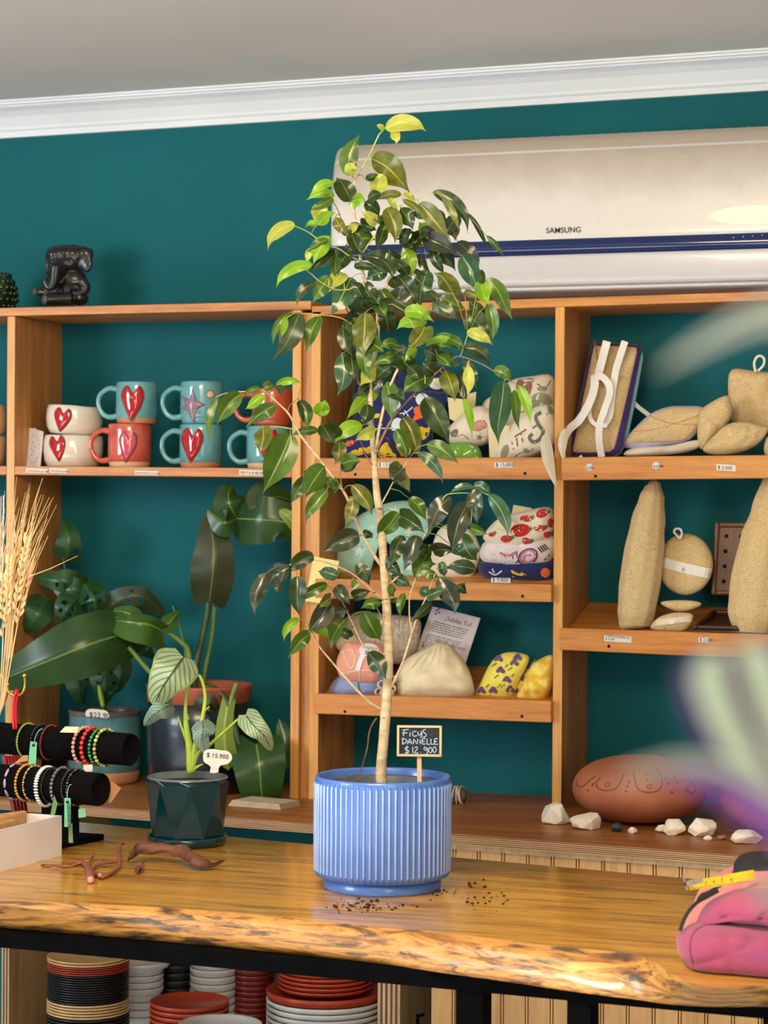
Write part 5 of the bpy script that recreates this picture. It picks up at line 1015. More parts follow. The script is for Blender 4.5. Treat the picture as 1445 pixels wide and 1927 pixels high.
ZL(560, 550, 2.89, [(582, 105, 722, 158, 64, 'l', -22), (702, 168, 540, 200, 74, 'l', 24), (692, 188, 600, 302, 94, 'o'), (365, 112, 350, 332, 128, 'o'), (245, 190, 290, 335, 74, 'd'), (238, 332, 222, 548, 98, 'g'), (288, 322, 302, 462, 92, 'd'), (370, 255, 382, 460, 84, 'm'), (542, 290, 458, 302, 62, 'm', 18), (542, 340, 420, 388, 64, 'm'), (440, 402, 352, 502, 92, 'y'), (505, 402, 430, 472, 74, 'd'), (562, 332, 622, 425, 102, 'd'), (652, 312, 590, 375, 54, 'l'), (692, 312, 782, 388, 92, 'd'), (700, 292, 888, 322, 54, 'l', -38), (742, 252, 885, 322, 58, 'm', -28), (922, 212, 1050, 278, 56, 'y', -10), (902, 300, 1045, 392, 72, 'd', -26), (912, 112, 1052, 272, 112, 'd', -14), (1036, 62, 1060, 252, 62, 'm', -12), (822, 252, 895, 295, 52, 'm'), (738, 462, 580, 545, 104, 'm', 20), (682, 382, 762, 442, 84, 'd'), (802, 425, 852, 580, 92, 'o'), (880, 442, 900, 592, 94, 'k'), (922, 402, 930, 552, 56, 'y'), (902, 372, 970, 522, 64, 'd'), (1068, 422, 1155, 485, 64, 'm', -14), (1122, 482, 1075, 802, 116, 'g', -6), (1178, 532, 1188, 735, 48, 'm'), (1205, 510, 1262, 698, 52, 'l', -12), (905, 577, 945, 772, 42, 'l'), (482, 492, 502, 682, 88, 'm', -10), (402, 502, 330, 562, 64, 'd'), (442, 552, 288, 692, 64, 'l', 30), (692, 572, 820, 812, 122, 'd', -8), (572, 682, 640, 890, 84, 'o', -22), (532, 748, 592, 902, 64, 'm', -12), (352, 722, 205, 822, 74, 'l', 26), (422, 752, 320, 802, 64, 'y'), (702, 827, 858, 928, 84, 'm', -18), (662, 872, 785, 1025, 54, 'g', -20), (245, 935, 335, 920, 84, 'm'), (120, 672, 150, 592, 74, 'l'), (12, 592, 40, 735, 68, 'm', -20), (132, 718, 198, 820, 74, 'd'), (110, 752, 0, 772, 42, 'm'), (520, 340, 610, 300, 60, 'd'), (470, 430, 540, 470, 66, 'd'), (330, 130, 250, 200, 80, 'd'), (420, 180, 350, 260, 70, 'm'), (600, 400, 660, 470, 70, 'd'), (760, 340, 830, 400, 60, 'm')])
ZL(380, 680, 4.516, [(128, 302, 60, 652, 62, 'm', 26), (330, 278, 155, 525, 158, 'm', 30), (500, 232, 352, 302, 44, 'm', 22), (520, 282, 375, 400, 78, 'l'), (532, 228, 600, 205, 74, 'o'), (632, 205, 845, 190, 54, 'l', -30), (645, 202, 672, 282, 72, 'd'), (630, 372, 405, 545, 124, 'm', 24), (518, 562, 482, 772, 136, 'o'), (752, 620, 540, 1068, 232, 'm', -12), (828, 332, 872, 555, 94, 'd', -30), (1010, 462, 1045, 330, 112, 'l'), (992, 592, 760, 640, 64, 'm', 26), (1030, 562, 1140, 650, 124, 'd'), (1195, 932, 1340, 862, 104, 'd'), (1040, 892, 880, 1148, 172, 'm', 10), (892, 985, 768, 1202, 94, 'm', 12), (1062, 1092, 872, 1342, 112, 'm', 8), (1085, 1012, 1130, 1085, 72, 'd'), (1275, 1052, 1445, 1292, 122, 'o', -16), (1288, 1152, 1212, 1382, 118, 'o')])
ZL(440, 880, 3.141, [(740, 402, 550, 492, 112, 'k', 14), (762, 382, 818, 412, 44, 'd'), (968, 262, 850, 402, 112, 'm'), (980, 282, 1118, 372, 112, 'd'), (1036, 182, 1122, 302, 74, 'm', -16), (1000, 402, 945, 575, 78, 'd'), (1082, 402, 1008, 592, 92, 'k'), (1152, 482, 1090, 502, 64, 'd'), (1178, 495, 1295, 500, 72, 'k', -12), (1140, 512, 1068, 655, 104, 'm'), (900, 532, 990, 642, 62, 'd'), (1432, 602, 1258, 590, 78, 'd', 10), (1212, 655, 1312, 852, 108, 'k', -14), (1282, 172, 1172, 382, 106, 'k', 30), (1388, 202, 1298, 482, 118, 'k', 18), (472, 522, 330, 622, 84, 'd', 18), (322, 592, 205, 690, 104, 'k', 14), (192, 622, 115, 852, 88, 'k', 14), (275, 672, 255, 742, 42, 'k'), (375, 642, 375, 862, 98, 'd'), (552, 692, 378, 792, 64, 'm', 12), (612, 642, 510, 612, 68, 'g'), (572, 772, 510, 822, 64, 'o'), (562, 802, 440, 962, 116, 'k', -12), (602, 702, 680, 802, 74, 'k'), (702, 762, 802, 732, 64, 'd'), (582, 872, 672, 848, 84, 'k'), (662, 892, 570, 1062, 78, 'm', 14), (642, 972, 692, 1002, 54, 'd'), (382, 895, 300, 1018, 48, 'l', 26), (452, 982, 340, 1112, 78, 'm', 14), (442, 922, 562, 1002, 62, 'l', -12), (870, 802, 757, 832, 62, 'm', 14), (768, 850, 862, 1012, 112, 'm'), (790, 1092, 892, 1242, 104, 'd'), (725, 572, 792, 692, 74, 'd', -16), (702, 662, 720, 762, 44, 'm'), (940, 692, 945, 762, 52, 'm'), (1010, 742, 985, 872, 54, 'm'), (920, 792, 1002, 792, 34, 'm'), (930, 642, 1042, 702, 64, 'g'), (1100, 722, 1200, 762, 64, 'g'), (1140, 762, 1240, 722, 62, 'g'), (1172, 792, 1050, 902, 54, 'd'), (1320, 692, 1372, 742, 62, 'd'), (1130, 622, 1202, 642, 52, 'm'), (1110, 592, 1192, 572, 44, 'm'), (1220, 560, 1240, 640, 50, 'g')])
ZL(560, 900, 2.89, [(955, 45, 835, 80, 34, 'g', 16), (965, 60, 985, 232, 84, 'k'), (1040, 92, 1140, 312, 72, 'g', -24), (958, 42, 1040, 92, 54, 'g', -16), (900, 345, 972, 442, 92, 'g'), (940, 272, 1022, 302, 54, 'm'), (690, 372, 722, 412, 62, 'm'), (830, 362, 900, 432, 54, 'g'), (895, 330, 960, 360, 60, 'm')])
# a second layer of small inner leaves in the crown
for k in range(22):
    n_ = R.choice([n for n in NODES if 400 < n.y < 900 and 600 < n.x < 880])
    a = R.uniform(0, 6.28); L_ = R.uniform(28, 46); bx, by = n_.x+R.uniform(-16, 16), n_.y+R.uniform(-12, 12)
    ZL(0, 0, 1, [(bx, by, bx+math.cos(a)*L_*.7, by+abs(math.sin(a))*L_+10, R.uniform(20, 32), R.choice('ddmkdo'))])
# chalkboard price sign
YSn = dep(at_d(788, 1480, D0-.0)); CB = mat('chalkboard', (30, 32, 40), (24, 26, 34), rough=.7); SW = mat('pale_birch', (226, 190, 144), (214, 176, 130), rough=.6, scale=20)
CHK = mat('chalk', (150, 186, 214), (170, 200, 222), rough=.9)
PS = lambda x, y: at_d(x, y, D0-.005)
t = thing('price_sign', 'small chalkboard price sign on a wooden stick in the blue pot', 'sign', PS(789, 1490))
def plq(pts, d, th, m, name, bev=0):
    P = [at_d(x, y, D0+d) for x, y in pts]; q = MB(); bk = fw*th; q.hexa([P[0], P[1], P[2], P[3], P[0]+bk, P[1]+bk, P[2]+bk, P[3]+bk]); return q.build(name, m, t, bevel=bev)
plq([(747, 1422), (830, 1424), (831, 1366), (747, 1365)], -.006, .003, CB, 'board')
for pts in ([(746.5, 1423.5), (831, 1424.5), (831, 1420), (746.5, 1419)], [(747, 1369.5), (831, 1370), (831, 1366), (747, 1365)], [(746.5, 1423), (751, 1423), (751.5, 1366), (747, 1366)], [(826.5, 1424), (831, 1424), (831.5, 1366), (827, 1366)]): plq(pts, -.0085, .005, SW, 'frame', .0006)
plq([(785.5, 1495), (793.5, 1495), (793, 1423), (784.5, 1423)], -.003, .002, SW, 'stick')
qb = MB(); P = [at_d(x, y, D0-.0062) for x, y in ((700, 1460), (880, 1460), (880, 1340), (700, 1340))]; qb.add(P, [(0, 1, 2, 3)])
def sg(L, w_=1.7, m=CHK): strokes(qb.bvh(), [[(560+x/4.25, 1330+y/4.25) for x, y in p] for p in L], w_, m, 'chalk_writing', t, off=.0002, n=2)
sg([[(845, 235), (852, 190)], [(838, 188), (888, 180)], [(835, 212), (878, 208)], [(900, 205), (897, 238)], [(903, 190), (904, 192)], [(950, 195), (928, 198), (918, 218), (930, 236), (955, 230)], [(962, 200), (966, 226), (985, 222), (990, 196)], [(990, 196), (994, 230), (985, 248)], [(1026, 180), (1004, 188), (1006, 204), (1024, 216), (1026, 236), (1002, 244)],
    [(838, 300), (840, 250)], [(832, 252), (866, 262), (872, 280), (838, 300)], [(878, 300), (896, 256), (912, 300)], [(884, 284), (908, 284)], [(926, 298), (928, 258), (956, 298), (960, 258)], [(980, 262), (980, 298)], [(979, 244), (981, 246)], [(1022, 256), (998, 258), (998, 298), (1024, 296)], [(998, 277), (1016, 277)], [(1036, 256), (1036, 300), (1060, 298)], [(1066, 256), (1068, 300), (1090, 296)], [(1120, 256), (1096, 258), (1096, 300), (1122, 298)], [(1096, 278), (1114, 278)],
    [(888, 322), (862, 328), (864, 344), (886, 350), (884, 368), (858, 368)], [(874, 312), (872, 378)], [(920, 322), (922, 370)], [(934, 330), (950, 320), (958, 334), (934, 370), (966, 368)], [(986, 366), (988, 368)], [(1036, 334), (1018, 322), (1010, 338), (1024, 348), (1040, 334), (1036, 376), (1022, 378)], [(1060, 322), (1046, 344), (1060, 370), (1076, 350), (1064, 324)], [(1094, 318), (1080, 342), (1092, 368), (1110, 346), (1098, 320)]])
sg([[(1040, 206), (1040, 230), (1052, 230)], [(1062, 232), (1072, 208), (1082, 232)], [(1066, 224), (1080, 224)]], 1.1, mat('faint_chalk', (62, 66, 76), rough=.9))
# spilled soil
q = MB()
for k in range(190):
    if k < 110: x, y = R.gauss(680, 44), R.gauss(1706, 7)
    elif k < 150: x, y = R.gauss(815, 22), 1680+R.gauss(0, 3)-(0)
    else: x, y = R.uniform(850, 960), R.gauss(1690, 14)
    c = onT(x, y); s2 = abs(R.gauss(0, 1))*.0008+.0004
    if ((c-PC).length < RB*.9): continue
    q.ball(c+V((0, 0, s2*.5)), V((s2*1.5, s2*1.3, s2)), 5, 3)
tag(stuff(q.build('soil_crumbs', SOIL, None)), 'dark soil crumbs scattered on the table around the blue pot', 'soil')
# ================================================================ philodendron and monstera on the bench, left
PLD = leafmat('philodendron_dark', (34, 64, 26), (48, 84, 32), (112, 138, 62), rough=.3, trans=.12, mott=2, vw=.016)
PLM = leafmat('philodendron_mid', (60, 98, 36), (76, 116, 44), (150, 170, 80), rough=.3, trans=.25, mott=2, vw=.02)
PLL = leafmat('philodendron_light', (128, 150, 56), (142, 164, 66), (176, 190, 96), rough=.35, trans=.3, mott=2, vw=.06)
PLB = leafmat('philodendron_brown', (52, 62, 34), (64, 66, 40), (104, 112, 62), rough=.4, trans=.1, mott=3, vw=.02)
MON = leafmat('monstera_leaf', (30, 66, 38), (44, 84, 44), (60, 104, 56), rough=.35, trans=.15, mott=4, side=7)
SIL = leafmat('silver_leaf', (182, 204, 160), (166, 190, 146), (74, 92, 66), rough=.45, trans=.2, mott=3, side=3.6, vw=.03, edge=(150, 176, 110))
SIL2 = leafmat('silver_leaf_grey', (144, 172, 156), (128, 156, 140), (72, 88, 76), rough=.5, trans=.15, mott=3, side=3.6, vw=.025)
STG = mat('green_stem', (118, 146, 62), (92, 122, 50), rough=.45, scale=20); STD = mat('dark_green_stem', (58, 80, 38), (46, 66, 32), rough=.45, scale=20); STL = mat('lime_stem', (184, 206, 70), (150, 184, 60), rough=.4, scale=20)
def pl(parent, path, w_, m, shape=W_arrow, **k):
    q = MB(); leaf(q, path, w_, shape, nu=k.pop('nu', 8), nv=k.pop('nv', 16), **k); return q.build('leaf', m, parent)
def stem(parent, pts, d, r, m=STG, name='stem', d1=0):
    C = catmull([V((x, y, d+d1*i/(len(pts)-1))) for i, (x, y) in enumerate(pts)], 6); q = MB(); rr = r if isinstance(r, list) else [r, r*.7]
    q.tube([at_d(c.x, c.y, c.z) for c in C], [a*d/F for a in rr], 10); return q.build(name, m, parent)
# tall philodendron: nursery pot standing in a glossy dark blue cache pot
c = at_z(374, 1488, ZP); c.y = min(c.y, -.125); dP = dep(c); s1 = dP/F
phi = thing('potted_philodendron', 'large dark philodendron in a glossy dark blue pot on the left bench', 'potted plant', c)
DBL = mat('dark_blue_glaze', (3, 26, 38), (2, 20, 30), rough=.3, coat=.25); TCN = mat('terracotta_plastic', (172, 92, 66), (158, 82, 58), rough=.5, scale=12)
q = MB(); q.lathe(c, [(0, 0), (82*s1, 0), (90*s1, 6*s1), (97*s1, 60*s1), (98*s1, 130*s1), (95*s1, 168*s1), (92*s1, 170*s1), (90*s1, 160*s1), (0, 150*s1)], 56, close=False); q.build('cache_pot', DBL, phi)
q = MB(); q.lathe(c+V((0, 0, 150*s1)), [(80*s1, 0), (92*s1, 18*s1), (97*s1, 20*s1), (99*s1, 46*s1), (101*s1, 50*s1), (97*s1, 52*s1), (94*s1, 48*s1), (88*s1, 20*s1), (0, 18*s1)], 56, close=False); q.build('nursery_pot', TCN, phi)
q = MB(); q.lathe(c+V((0, 0, 150*s1)), [(93*s1, 34*s1), (0, 38*s1)], 40, close=False); stuff(q.build('potting_soil', SOIL, phi))
d = dP
stem(phi, [(365, 1320), (368, 1260), (385, 1180), (392, 1130), (388, 1040), (391, 985)], d, [7, 6, 5, 3], STD)
stem(phi, [(378, 1320), (386, 1260), (398, 1200), (404, 1140)], d+.02, [4.5, 4, 3.5], STG)
stem(phi, [(352, 1330), (356, 1235), (340, 1208), (308, 1186)], d-.04, [5.5, 5, 4.5], STG); stem(phi, [(352, 1330), (352, 1250), (343, 1200), (325, 1140)], d-.01, [4.5, 3, 1.2], STG)
stem(phi, [(340, 1330), (310, 1290), (280, 1262), (242, 1217)], d-.06, [5.5, 5, 4.5], STG)
stem(phi, [(380, 1290), (410, 1300), (428, 1324), (440, 1360), (450, 1400), (462, 1420)], d-.08, [6, 6, 5], STD, d1=-.05)
stem(phi, [(446, 1286), (440, 1300), (432, 1330), (426, 1360)], d-.14, [5, 4.5, 6], STG)
stem(phi, [(404, 1140), (392, 1060), (390, 1010)], d+.02, [3.5, 3], STG)
def dd(*a): return [(x, y, d+e) for x, y, e in a]
pl(phi, dd((446, 976, -.02), (490, 978, -.06), (540, 985, -.06), (568, 1022, -.03)), 108, PLD, W_heart, lobe=.35, fold=.2, wave=.06)
pl(phi, dd((446, 976, -.015), (432, 950, -.03), (430, 925, -.02), (440, 912, -.01)), 62, PLD, W_ovate, fold=.2)
pl(phi, dd((444, 975, -.02), (425, 985, -.04), (405, 972, -.03), (390, 958, -.02)), 56, PLD, W_ovate, fold=.3)
pl(phi, dd((470, 960, -.05), (500, 940, -.04), (525, 935, -.03), (548, 944, -.02)), 74, PLD, W_ovate, fold=.2)
pl(phi, dd((525, 960, -.065), (545, 975, -.07), (560, 1000, -.06), (567, 1024, -.04)), 26, PLL, W_ovate, fold=.1)
pl(phi, dd((394, 1132, -.01), (400, 1080, -.04), (401, 1020, -.03), (388, 962, 0)), 84, PLB, W_arrow, lobe=.5, fold=.3, wave=.12, seed=1)
pl(phi, dd((248, 1188, -.06), (170, 1212, -.12), (80, 1248, -.12), (-30, 1292, -.06)), 118, PLD, W_arrow, lobe=.6, fold=.35, wave=.04)
pl(phi, dd((170, 1190, -.05), (140, 1202, -.06), (100, 1215, -.06), (60, 1228, -.04)), 60, PLM, W_ovate, fold=.4)
pl(phi, dd((240, 1185, -.07), (250, 1165, -.08), (235, 1152, -.08), (205, 1150, -.05)), 42, PLM, W_ovate, fold=.5)
pl(phi, dd((306, 1187, -.05), (280, 1175, -.09), (240, 1170, -.09), (206, 1166, -.05)), 66, PLM, W_arrow, lobe=.6, fold=-.5, asym=(.5, 1.2))
pl(phi, dd((300, 1188, -.055), (318, 1172, -.05), (328, 1160, -.04), (338, 1150, -.02)), 34, PLM, W_ovate, fold=.4)
pl(phi, dd((482, 1400, -.13), (488, 1440, -.16), (494, 1500, -.15), (514, 1556, -.10)), 116, PLD, W_heart, lobe=.5, fold=.15, wave=.10, seed=2)
pl(phi, dd((500, 1440, -.11), (525, 1420, -.10), (535, 1390, -.09), (525, 1352, -.08)), 62, PLD, W_ovate, fold=.2, wave=.1)
pl(phi, dd((428, 1330, -.15), (422, 1370, -.16), (424, 1410, -.15), (430, 1450, -.12)), 48, PLL, lambda t: .5+.5*t if t < .8 else .9*(1-t)/.2, lobe=.8, fold=.2)
pl(phi, dd((378, 1345, -.10), (384, 1328, -.12), (398, 1322, -.12), (408, 1335, -.1)), 44, PLB, W_ovate, fold=.3)
# monstera in a teal ceramic pot
c = at_z(197, 1471, ZP); dM = dep(c); s2_ = dM/F
mon = thing('potted_monstera', 'monstera with holed leaves in a teal ceramic pot on the bench', 'potted plant', c)
TEG = mat('sea_teal_glaze', (92, 142, 146), (72, 120, 126), rough=.15, scale=16, coat=.7); BRR = mat('brown_glaze', (112, 98, 88), (84, 84, 82), rough=.2, coat=.6)
q = MB(); q.lathe(c+V((0, 0, 22*s2_)), [(64*s2_, 0), (68*s2_, 10*s2_), (68*s2_, 60*s2_), (67*s2_, 105*s2_)], 56, close=False); q.build('pot', TEG, mon)
q = MB(); q.lathe(c+V((0, 0, 22*s2_)), [(67.3*s2_, 104*s2_), (68.5*s2_, 110*s2_), (68*s2_, 114*s2_), (63*s2_, 115*s2_), (60*s2_, 108*s2_), (60*s2_, 90*s2_), (0, 88*s2_)], 56, close=False); q.build('rim', BRR, mon)
q = MB(); q.lathe(c, [(0, 0), (60*s2_, 0), (65*s2_, 5*s2_), (65.5*s2_, 22*s2_), (64*s2_, 23*s2_)], 56, close=False); q.build('foot', BISQ, mon)
q = MB(); q.lathe(c+V((0, 0, 112*s2_)), [(59*s2_, 0), (0, 1*s2_)], 30, close=False); stuff(q.build('potting_soil', SOIL, mon))
stem(mon, [(196, 1345), (194, 1310), (180, 1250), (150, 1200), (140, 1130), (120, 1060), (115, 1010)], dM, [4, 4, 3, 2], STD)
stem(mon, [(196, 1345), (190, 1280), (182, 1180), (175, 1105)], dM+.01, [3, 2.5, 2], STD); stem(mon, [(194, 1330), (190, 1310), (186, 1290)], dM-.04, [4, 5, 3], STL)
def hol(rows_, cols_): return lambda i, j: (j in rows_ and i in cols_)
def dm(*a): return [(x, y, dM+e) for x, y, e in a]
h1 = hol((6, 9), (6, 7)); h2 = lambda i, j: (j in (5, 8, 11) and i in (6, 7)) or (j in (6, 9) and i in (2, 3))
h3 = lambda i, j: (j in (4, 5, 8, 9, 12, 13) and i in (2, 3, 6, 7))
pl(mon, dm((122, 1055, 0), (128, 1035, -.03), (128, 1005, -.03), (118, 980, 0)), 62, MON, W_heart, lobe=.25, fold=.3, nu=10, nv=16, skip=hol((4, 5), (1, 2)))
pl(mon, dm((160, 1108, 0), (130, 1095, -.03), (100, 1092, -.03), (66, 1086, 0)), 56, MON, W_heart, lobe=.2, fold=.3, nu=10, nv=16, skip=h1)
pl(mon, dm((165, 1115, -.01), (140, 1110, -.03), (115, 1105, -.02), (92, 1068, 0)), 50, MON, W_ovate, fold=.3, nu=10, nv=16)
pl(mon, dm((86, 1128, 0), (75, 1150, -.03), (62, 1170, -.03), (44, 1188, 0)), 66, MON, W_heart, lobe=.35, fold=.2, nu=10, nv=16, skip=hol((3,), (3,)))
pl(mon, dm((158, 1100, -.02), (172, 1120, -.05), (180, 1140, -.05), (176, 1168, -.02)), 62, MON, W_heart, lobe=.3, fold=.5, nu=10, nv=16, skip=h3)
pl(mon, dm((150, 1120, -.02), (130, 1140, -.05), (118, 1160, -.05), (110, 1180, -.02)), 62, MON, W_heart, fold=.4, nu=10, nv=16, skip=h3)
pl(mon, dm((190, 1158, 0), (222, 1130, -.04), (268, 1122, -.04), (311, 1156, 0)), 84, leafmat('monstera_brownish', (46, 58, 38), (60, 68, 44), (78, 92, 56), rough=.4, trans=.1, side=6), W_heart, lobe=.3, fold=.4, nu=12, nv=18, skip=lambda i, j: (j in (7, 8, 11, 12) and i in (2, 3, 4)) or (j == 9 and i in (8, 9)), asym=(1.15, .6))
pl(mon, dm((225, 1215, 0), (250, 1215, -.03), (275, 1225, -.03), (290, 1242, 0)), 44, MON, W_ovate, fold=.4, nu=10, nv=16, skip=hol((7, 10), (6, 7)))
pl(mon, dm((152, 1250, 0), (144, 1275, -.03), (148, 1300, -.03), (158, 1326, 0)), 56, MON, W_heart, lobe=.2, fold=.3, nu=10, nv=16, skip=lambda i, j: j in (5, 8, 11) and i in (6, 7))
pl(mon, dm((188, 1230, -.01), (196, 1265, -.04), (196, 1300, -.04), (190, 1330, -.01)), 72, MON, W_heart, lobe=.2, fold=.4, nu=10, nv=16, skip=lambda i, j: j in (5, 8, 11) and i in (2, 3, 7, 8))
pl(mon, dm((215, 1230, .0), (226, 1255, -.03), (224, 1280, -.03), (214, 1306, 0)), 52, MON, W_heart, fold=.4, nu=10, nv=16)
dk = dM-.092
t = thing('price_tag', 'white oval plant label on the rim of the teal monstera pot', 'tag', at_d(184, 1344, dk)); q = MB()
O = [at_d(x, y, dk) for x, y in catmull([V((a, b, 0)) for a, b in ((163, 1348), (162, 1338), (170, 1334), (186, 1335), (200, 1338), (206, 1346), (205, 1351), (184, 1351))], 4, True) and [(p.x, p.y) for p in catmull([V((a, b, 0)) for a, b in ((163, 1348), (162, 1338), (170, 1334), (186, 1335), (200, 1338), (206, 1346), (205, 1351), (184, 1351))], 4, True)]]
N_ = len(O); q.add(O+[p+fw*.0012 for p in O], [tuple(range(N_)), tuple(range(N_, 2*N_))[::-1]]+[(k, (k+1) % N_, N_+(k+1) % N_, N_+k) for k in range(N_)], False); q.build('plate', PAPER, t)
text('$22.900', 167, 1350, 10.5, lambda x, y: at_d(x, y, dk-.001), INK, t, tilt=3, yaw=YAW)
# paper stack on the bench by the philodendron
KR = mat('grey_kraft_card', (206, 186, 160), (190, 168, 140), rough=.8)
for k in range(5):
    a = at_z(430+k*1.5, 1516, ZP)+V((0, 0, .0022*k)); b = at_z(528-k*.7, 1524, ZP)+V((0, 0, .0022*k)); e1 = V((.014, .07, 0)); t = thing('card_stack_sheet', ('card lying on the bench beside the philodendron leaf, '+['bottom', 'second', 'middle', 'fourth', 'top'][k]+' one of the pile'), 'card', a, 'cards piled on the bench')
    q = MB(); q.hexa([a, b, b+e1, a+e1, a+V((0, 0, .0019)), b+V((0, 0, .0019)), b+e1+V((0, 0, .0019)), a+e1+V((0, 0, .0019))]); q.build('sheet', KR, t)
# ================================================================ silver philodendron in the faceted teal pot
c = onT(352, 1588); d = dep(c); s3 = d/F
sil = thing('potted_silver_philodendron', 'small silver leaved philodendron in a faceted dark teal pot with saucer', 'potted plant', c)
TG = mat('dark_teal_glaze', (2, 52, 60), (2, 44, 52), rough=.14, coat=.25)
q = MB(); q.lathe(c, [(0, 0), (66*s3, 0), (72*s3, 3*s3), (75*s3, 12*s3), (74*s3, 18*s3), (70*s3, 17*s3), (67*s3, 10*s3), (0, 9*s3)], 56, close=False); q.build('saucer', TG, sil)
# faceted wall: alternating triangles between an upper and a lower polygon
q = MB(); nf = 8; r0_, r1_ = 68*s3, 76*s3; z0_, z1_ = 12*s3, 127*s3
lo = [c+V((math.cos(2*math.pi*(k+.1)/nf)*r0_*1.03, math.sin(2*math.pi*(k+.1)/nf)*r0_*1.03, z0_+4*s3)) for k in range(nf)]; hi = [c+V((math.cos(2*math.pi*(k+.6)/nf)*r1_*1.03, math.sin(2*math.pi*(k+.6)/nf)*r1_*1.03, z1_-10*s3)) for k in range(nf)]
n_r = 60
top = [c+V((math.cos(2*math.pi*k/n_r)*r1_, math.sin(2*math.pi*k/n_r)*r1_, z1_)) for k in range(n_r)]
q.add(lo+hi, [(k, (k+1) % nf, nf+k) for k in range(nf)]+[(nf+k, (k+1) % nf, nf+(k+1) % nf) for k in range(nf)], False)
st = n_r//nf
hv = [c+V((math.cos(2*math.pi*(k/n_r))*r1_*(1.0-.0), math.sin(2*math.pi*(k/n_r))*r1_*1.0, z1_)) for k in range(n_r)]
# collar joining the faceted rim to the round mouth
ring = []
for k in range(n_r):
    a = 2*math.pi*(k+.6*st)/n_r; f_ = (k % st)/st; A_, B_ = hi[(k//st) % nf], hi[(k//st+1) % nf]; ring.append(A_.lerp(B_, f_))
tp_ = [c+V((math.cos(2*math.pi*(k+.6*st)/n_r)*r1_, math.sin(2*math.pi*(k+.6*st)/n_r)*r1_, z1_-2*s3)) for k in range(n_r)]
q.add(ring+tp_, [(k, (k+1) % n_r, n_r+(k+1) % n_r, n_r+k) for k in range(n_r)])
lr = []
for k in range(n_r):
    f_ = (k % st)/st; lr.append(lo[(k//st) % nf].lerp(lo[(k//st+1) % nf], f_))
bt_ = [c+V((math.cos(2*math.pi*(k+.1*st)/n_r)*r0_*.97, math.sin(2*math.pi*(k+.1*st)/n_r)*r0_*.97, z0_-2*s3)) for k in range(n_r)]
q.add(bt_+lr, [(k, (k+1) % n_r, n_r+(k+1) % n_r, n_r+k) for k in range(n_r)])
q.build('pot', TG, sil)
q = MB(); q.lathe(c, [(r1_, z1_-2*s3), (r1_*.99, z1_+1*s3), (r1_*.95, z1_+2*s3), (r1_*.91, z1_), (r1_*.90, z1_-22*s3), (0, z1_-24*s3)], 56, close=False); q.build('rim', mat('grey_teal_rim', (112, 120, 124), (92, 104, 110), rough=.2, coat=.5), sil)
q = MB(); q.lathe(c, [(r1_*.89, z1_-11*s3), (0, z1_-10*s3)], 40, close=False); stuff(q.build('potting_soil', SOIL, sil))
S_ = lambda L, r, m=STL, d1=0: stem(sil, [(230+x/4.014, 1180+y/4.014) for x, y in L], d, r, m, d1=d1)
S_([(515, 1100), (505, 900), (480, 720), (480, 560), (505, 450)], [8, 7, 5, 3, 2.6]); S_([(520, 1100), (540, 950), (590, 760), (625, 560), (610, 430), (580, 360)], [7, 6, 4, 3, 2.6]); S_([(520, 1080), (570, 960), (660, 890), (760, 800), (880, 690)], [6, 4, 3, 2])
S_([(500, 900), (460, 790), (420, 680)], [3, 2.5, 2]); S_([(525, 1090), (560, 1060), (610, 1035)], [5, 3, 1.5]); S_([(600, 700), (620, 640), (660, 600)], [2.5, 1.8, .8]); S_([(540, 1000), (570, 880), (600, 800), (605, 720)], [6, 4, 2.5, 2]); S_([(500, 700), (490, 660), (485, 640)], [2, 1.4])
def sp(L, w_, m, d0_=0, **k): pl(sil, [(230+x/4.014, 1180+y/4.014, d+d0_+e) for x, y, e in L], w_/4.014, m, W_heart, lobe=k.pop('lobe', .5), nu=10, nv=18, **k)
sp([(465, 225, -.01), (400, 320, -.05), (310, 450, -.05), (235, 600, -.02)], 400, SIL, fold=.35, asym=(1.05, .95))
sp([(385, 585, -.0), (320, 610, -.03), (240, 660, -.03), (162, 748, 0)], 190, SIL2, fold=.45, lobe=.6)
sp([(605, 705, -.03), (612, 770, -.05), (600, 850, -.05), (640, 960, -.04)], 200, SIL2, fold=.6, lobe=.5, wave=.1)
sp([(930, 660, -.02), (990, 740, -.05), (1070, 820, -.05), (1128, 938, -.02)], 200, SIL, fold=.35, lobe=.75)
dk = d-.045
t = thing('price_tag', 'white T-shaped plant label stuck in the faceted teal pot', 'tag', at_d(405, 1440, dk)); q = MB()
O2 = catmull([V((230+a/4.014, 1180+b/4.014, 0)) for a, b in ((612, 960), (630, 930), (680, 922), (740, 930), (800, 940), (828, 975), (822, 1010), (790, 1035), (745, 1045), (728, 1070), (722, 1098), (664, 1100), (668, 1060), (650, 1040), (615, 1015))], 4, True)
O = [at_d(p.x, p.y, dk) for p in O2]; N_ = len(O); q.add(O+[p+fw*.0012 for p in O], [tuple(range(N_)), tuple(range(N_, 2*N_))[::-1]]+[(k, (k+1) % N_, N_+(k+1) % N_, N_+k) for k in range(N_)], False); q.build('plate', PAPER, t)
text('$ 15.900', 388, 1424, 8.6, lambda x, y: at_d(x, y, dk-.001), INK, t, tilt=6, yaw=YAW)
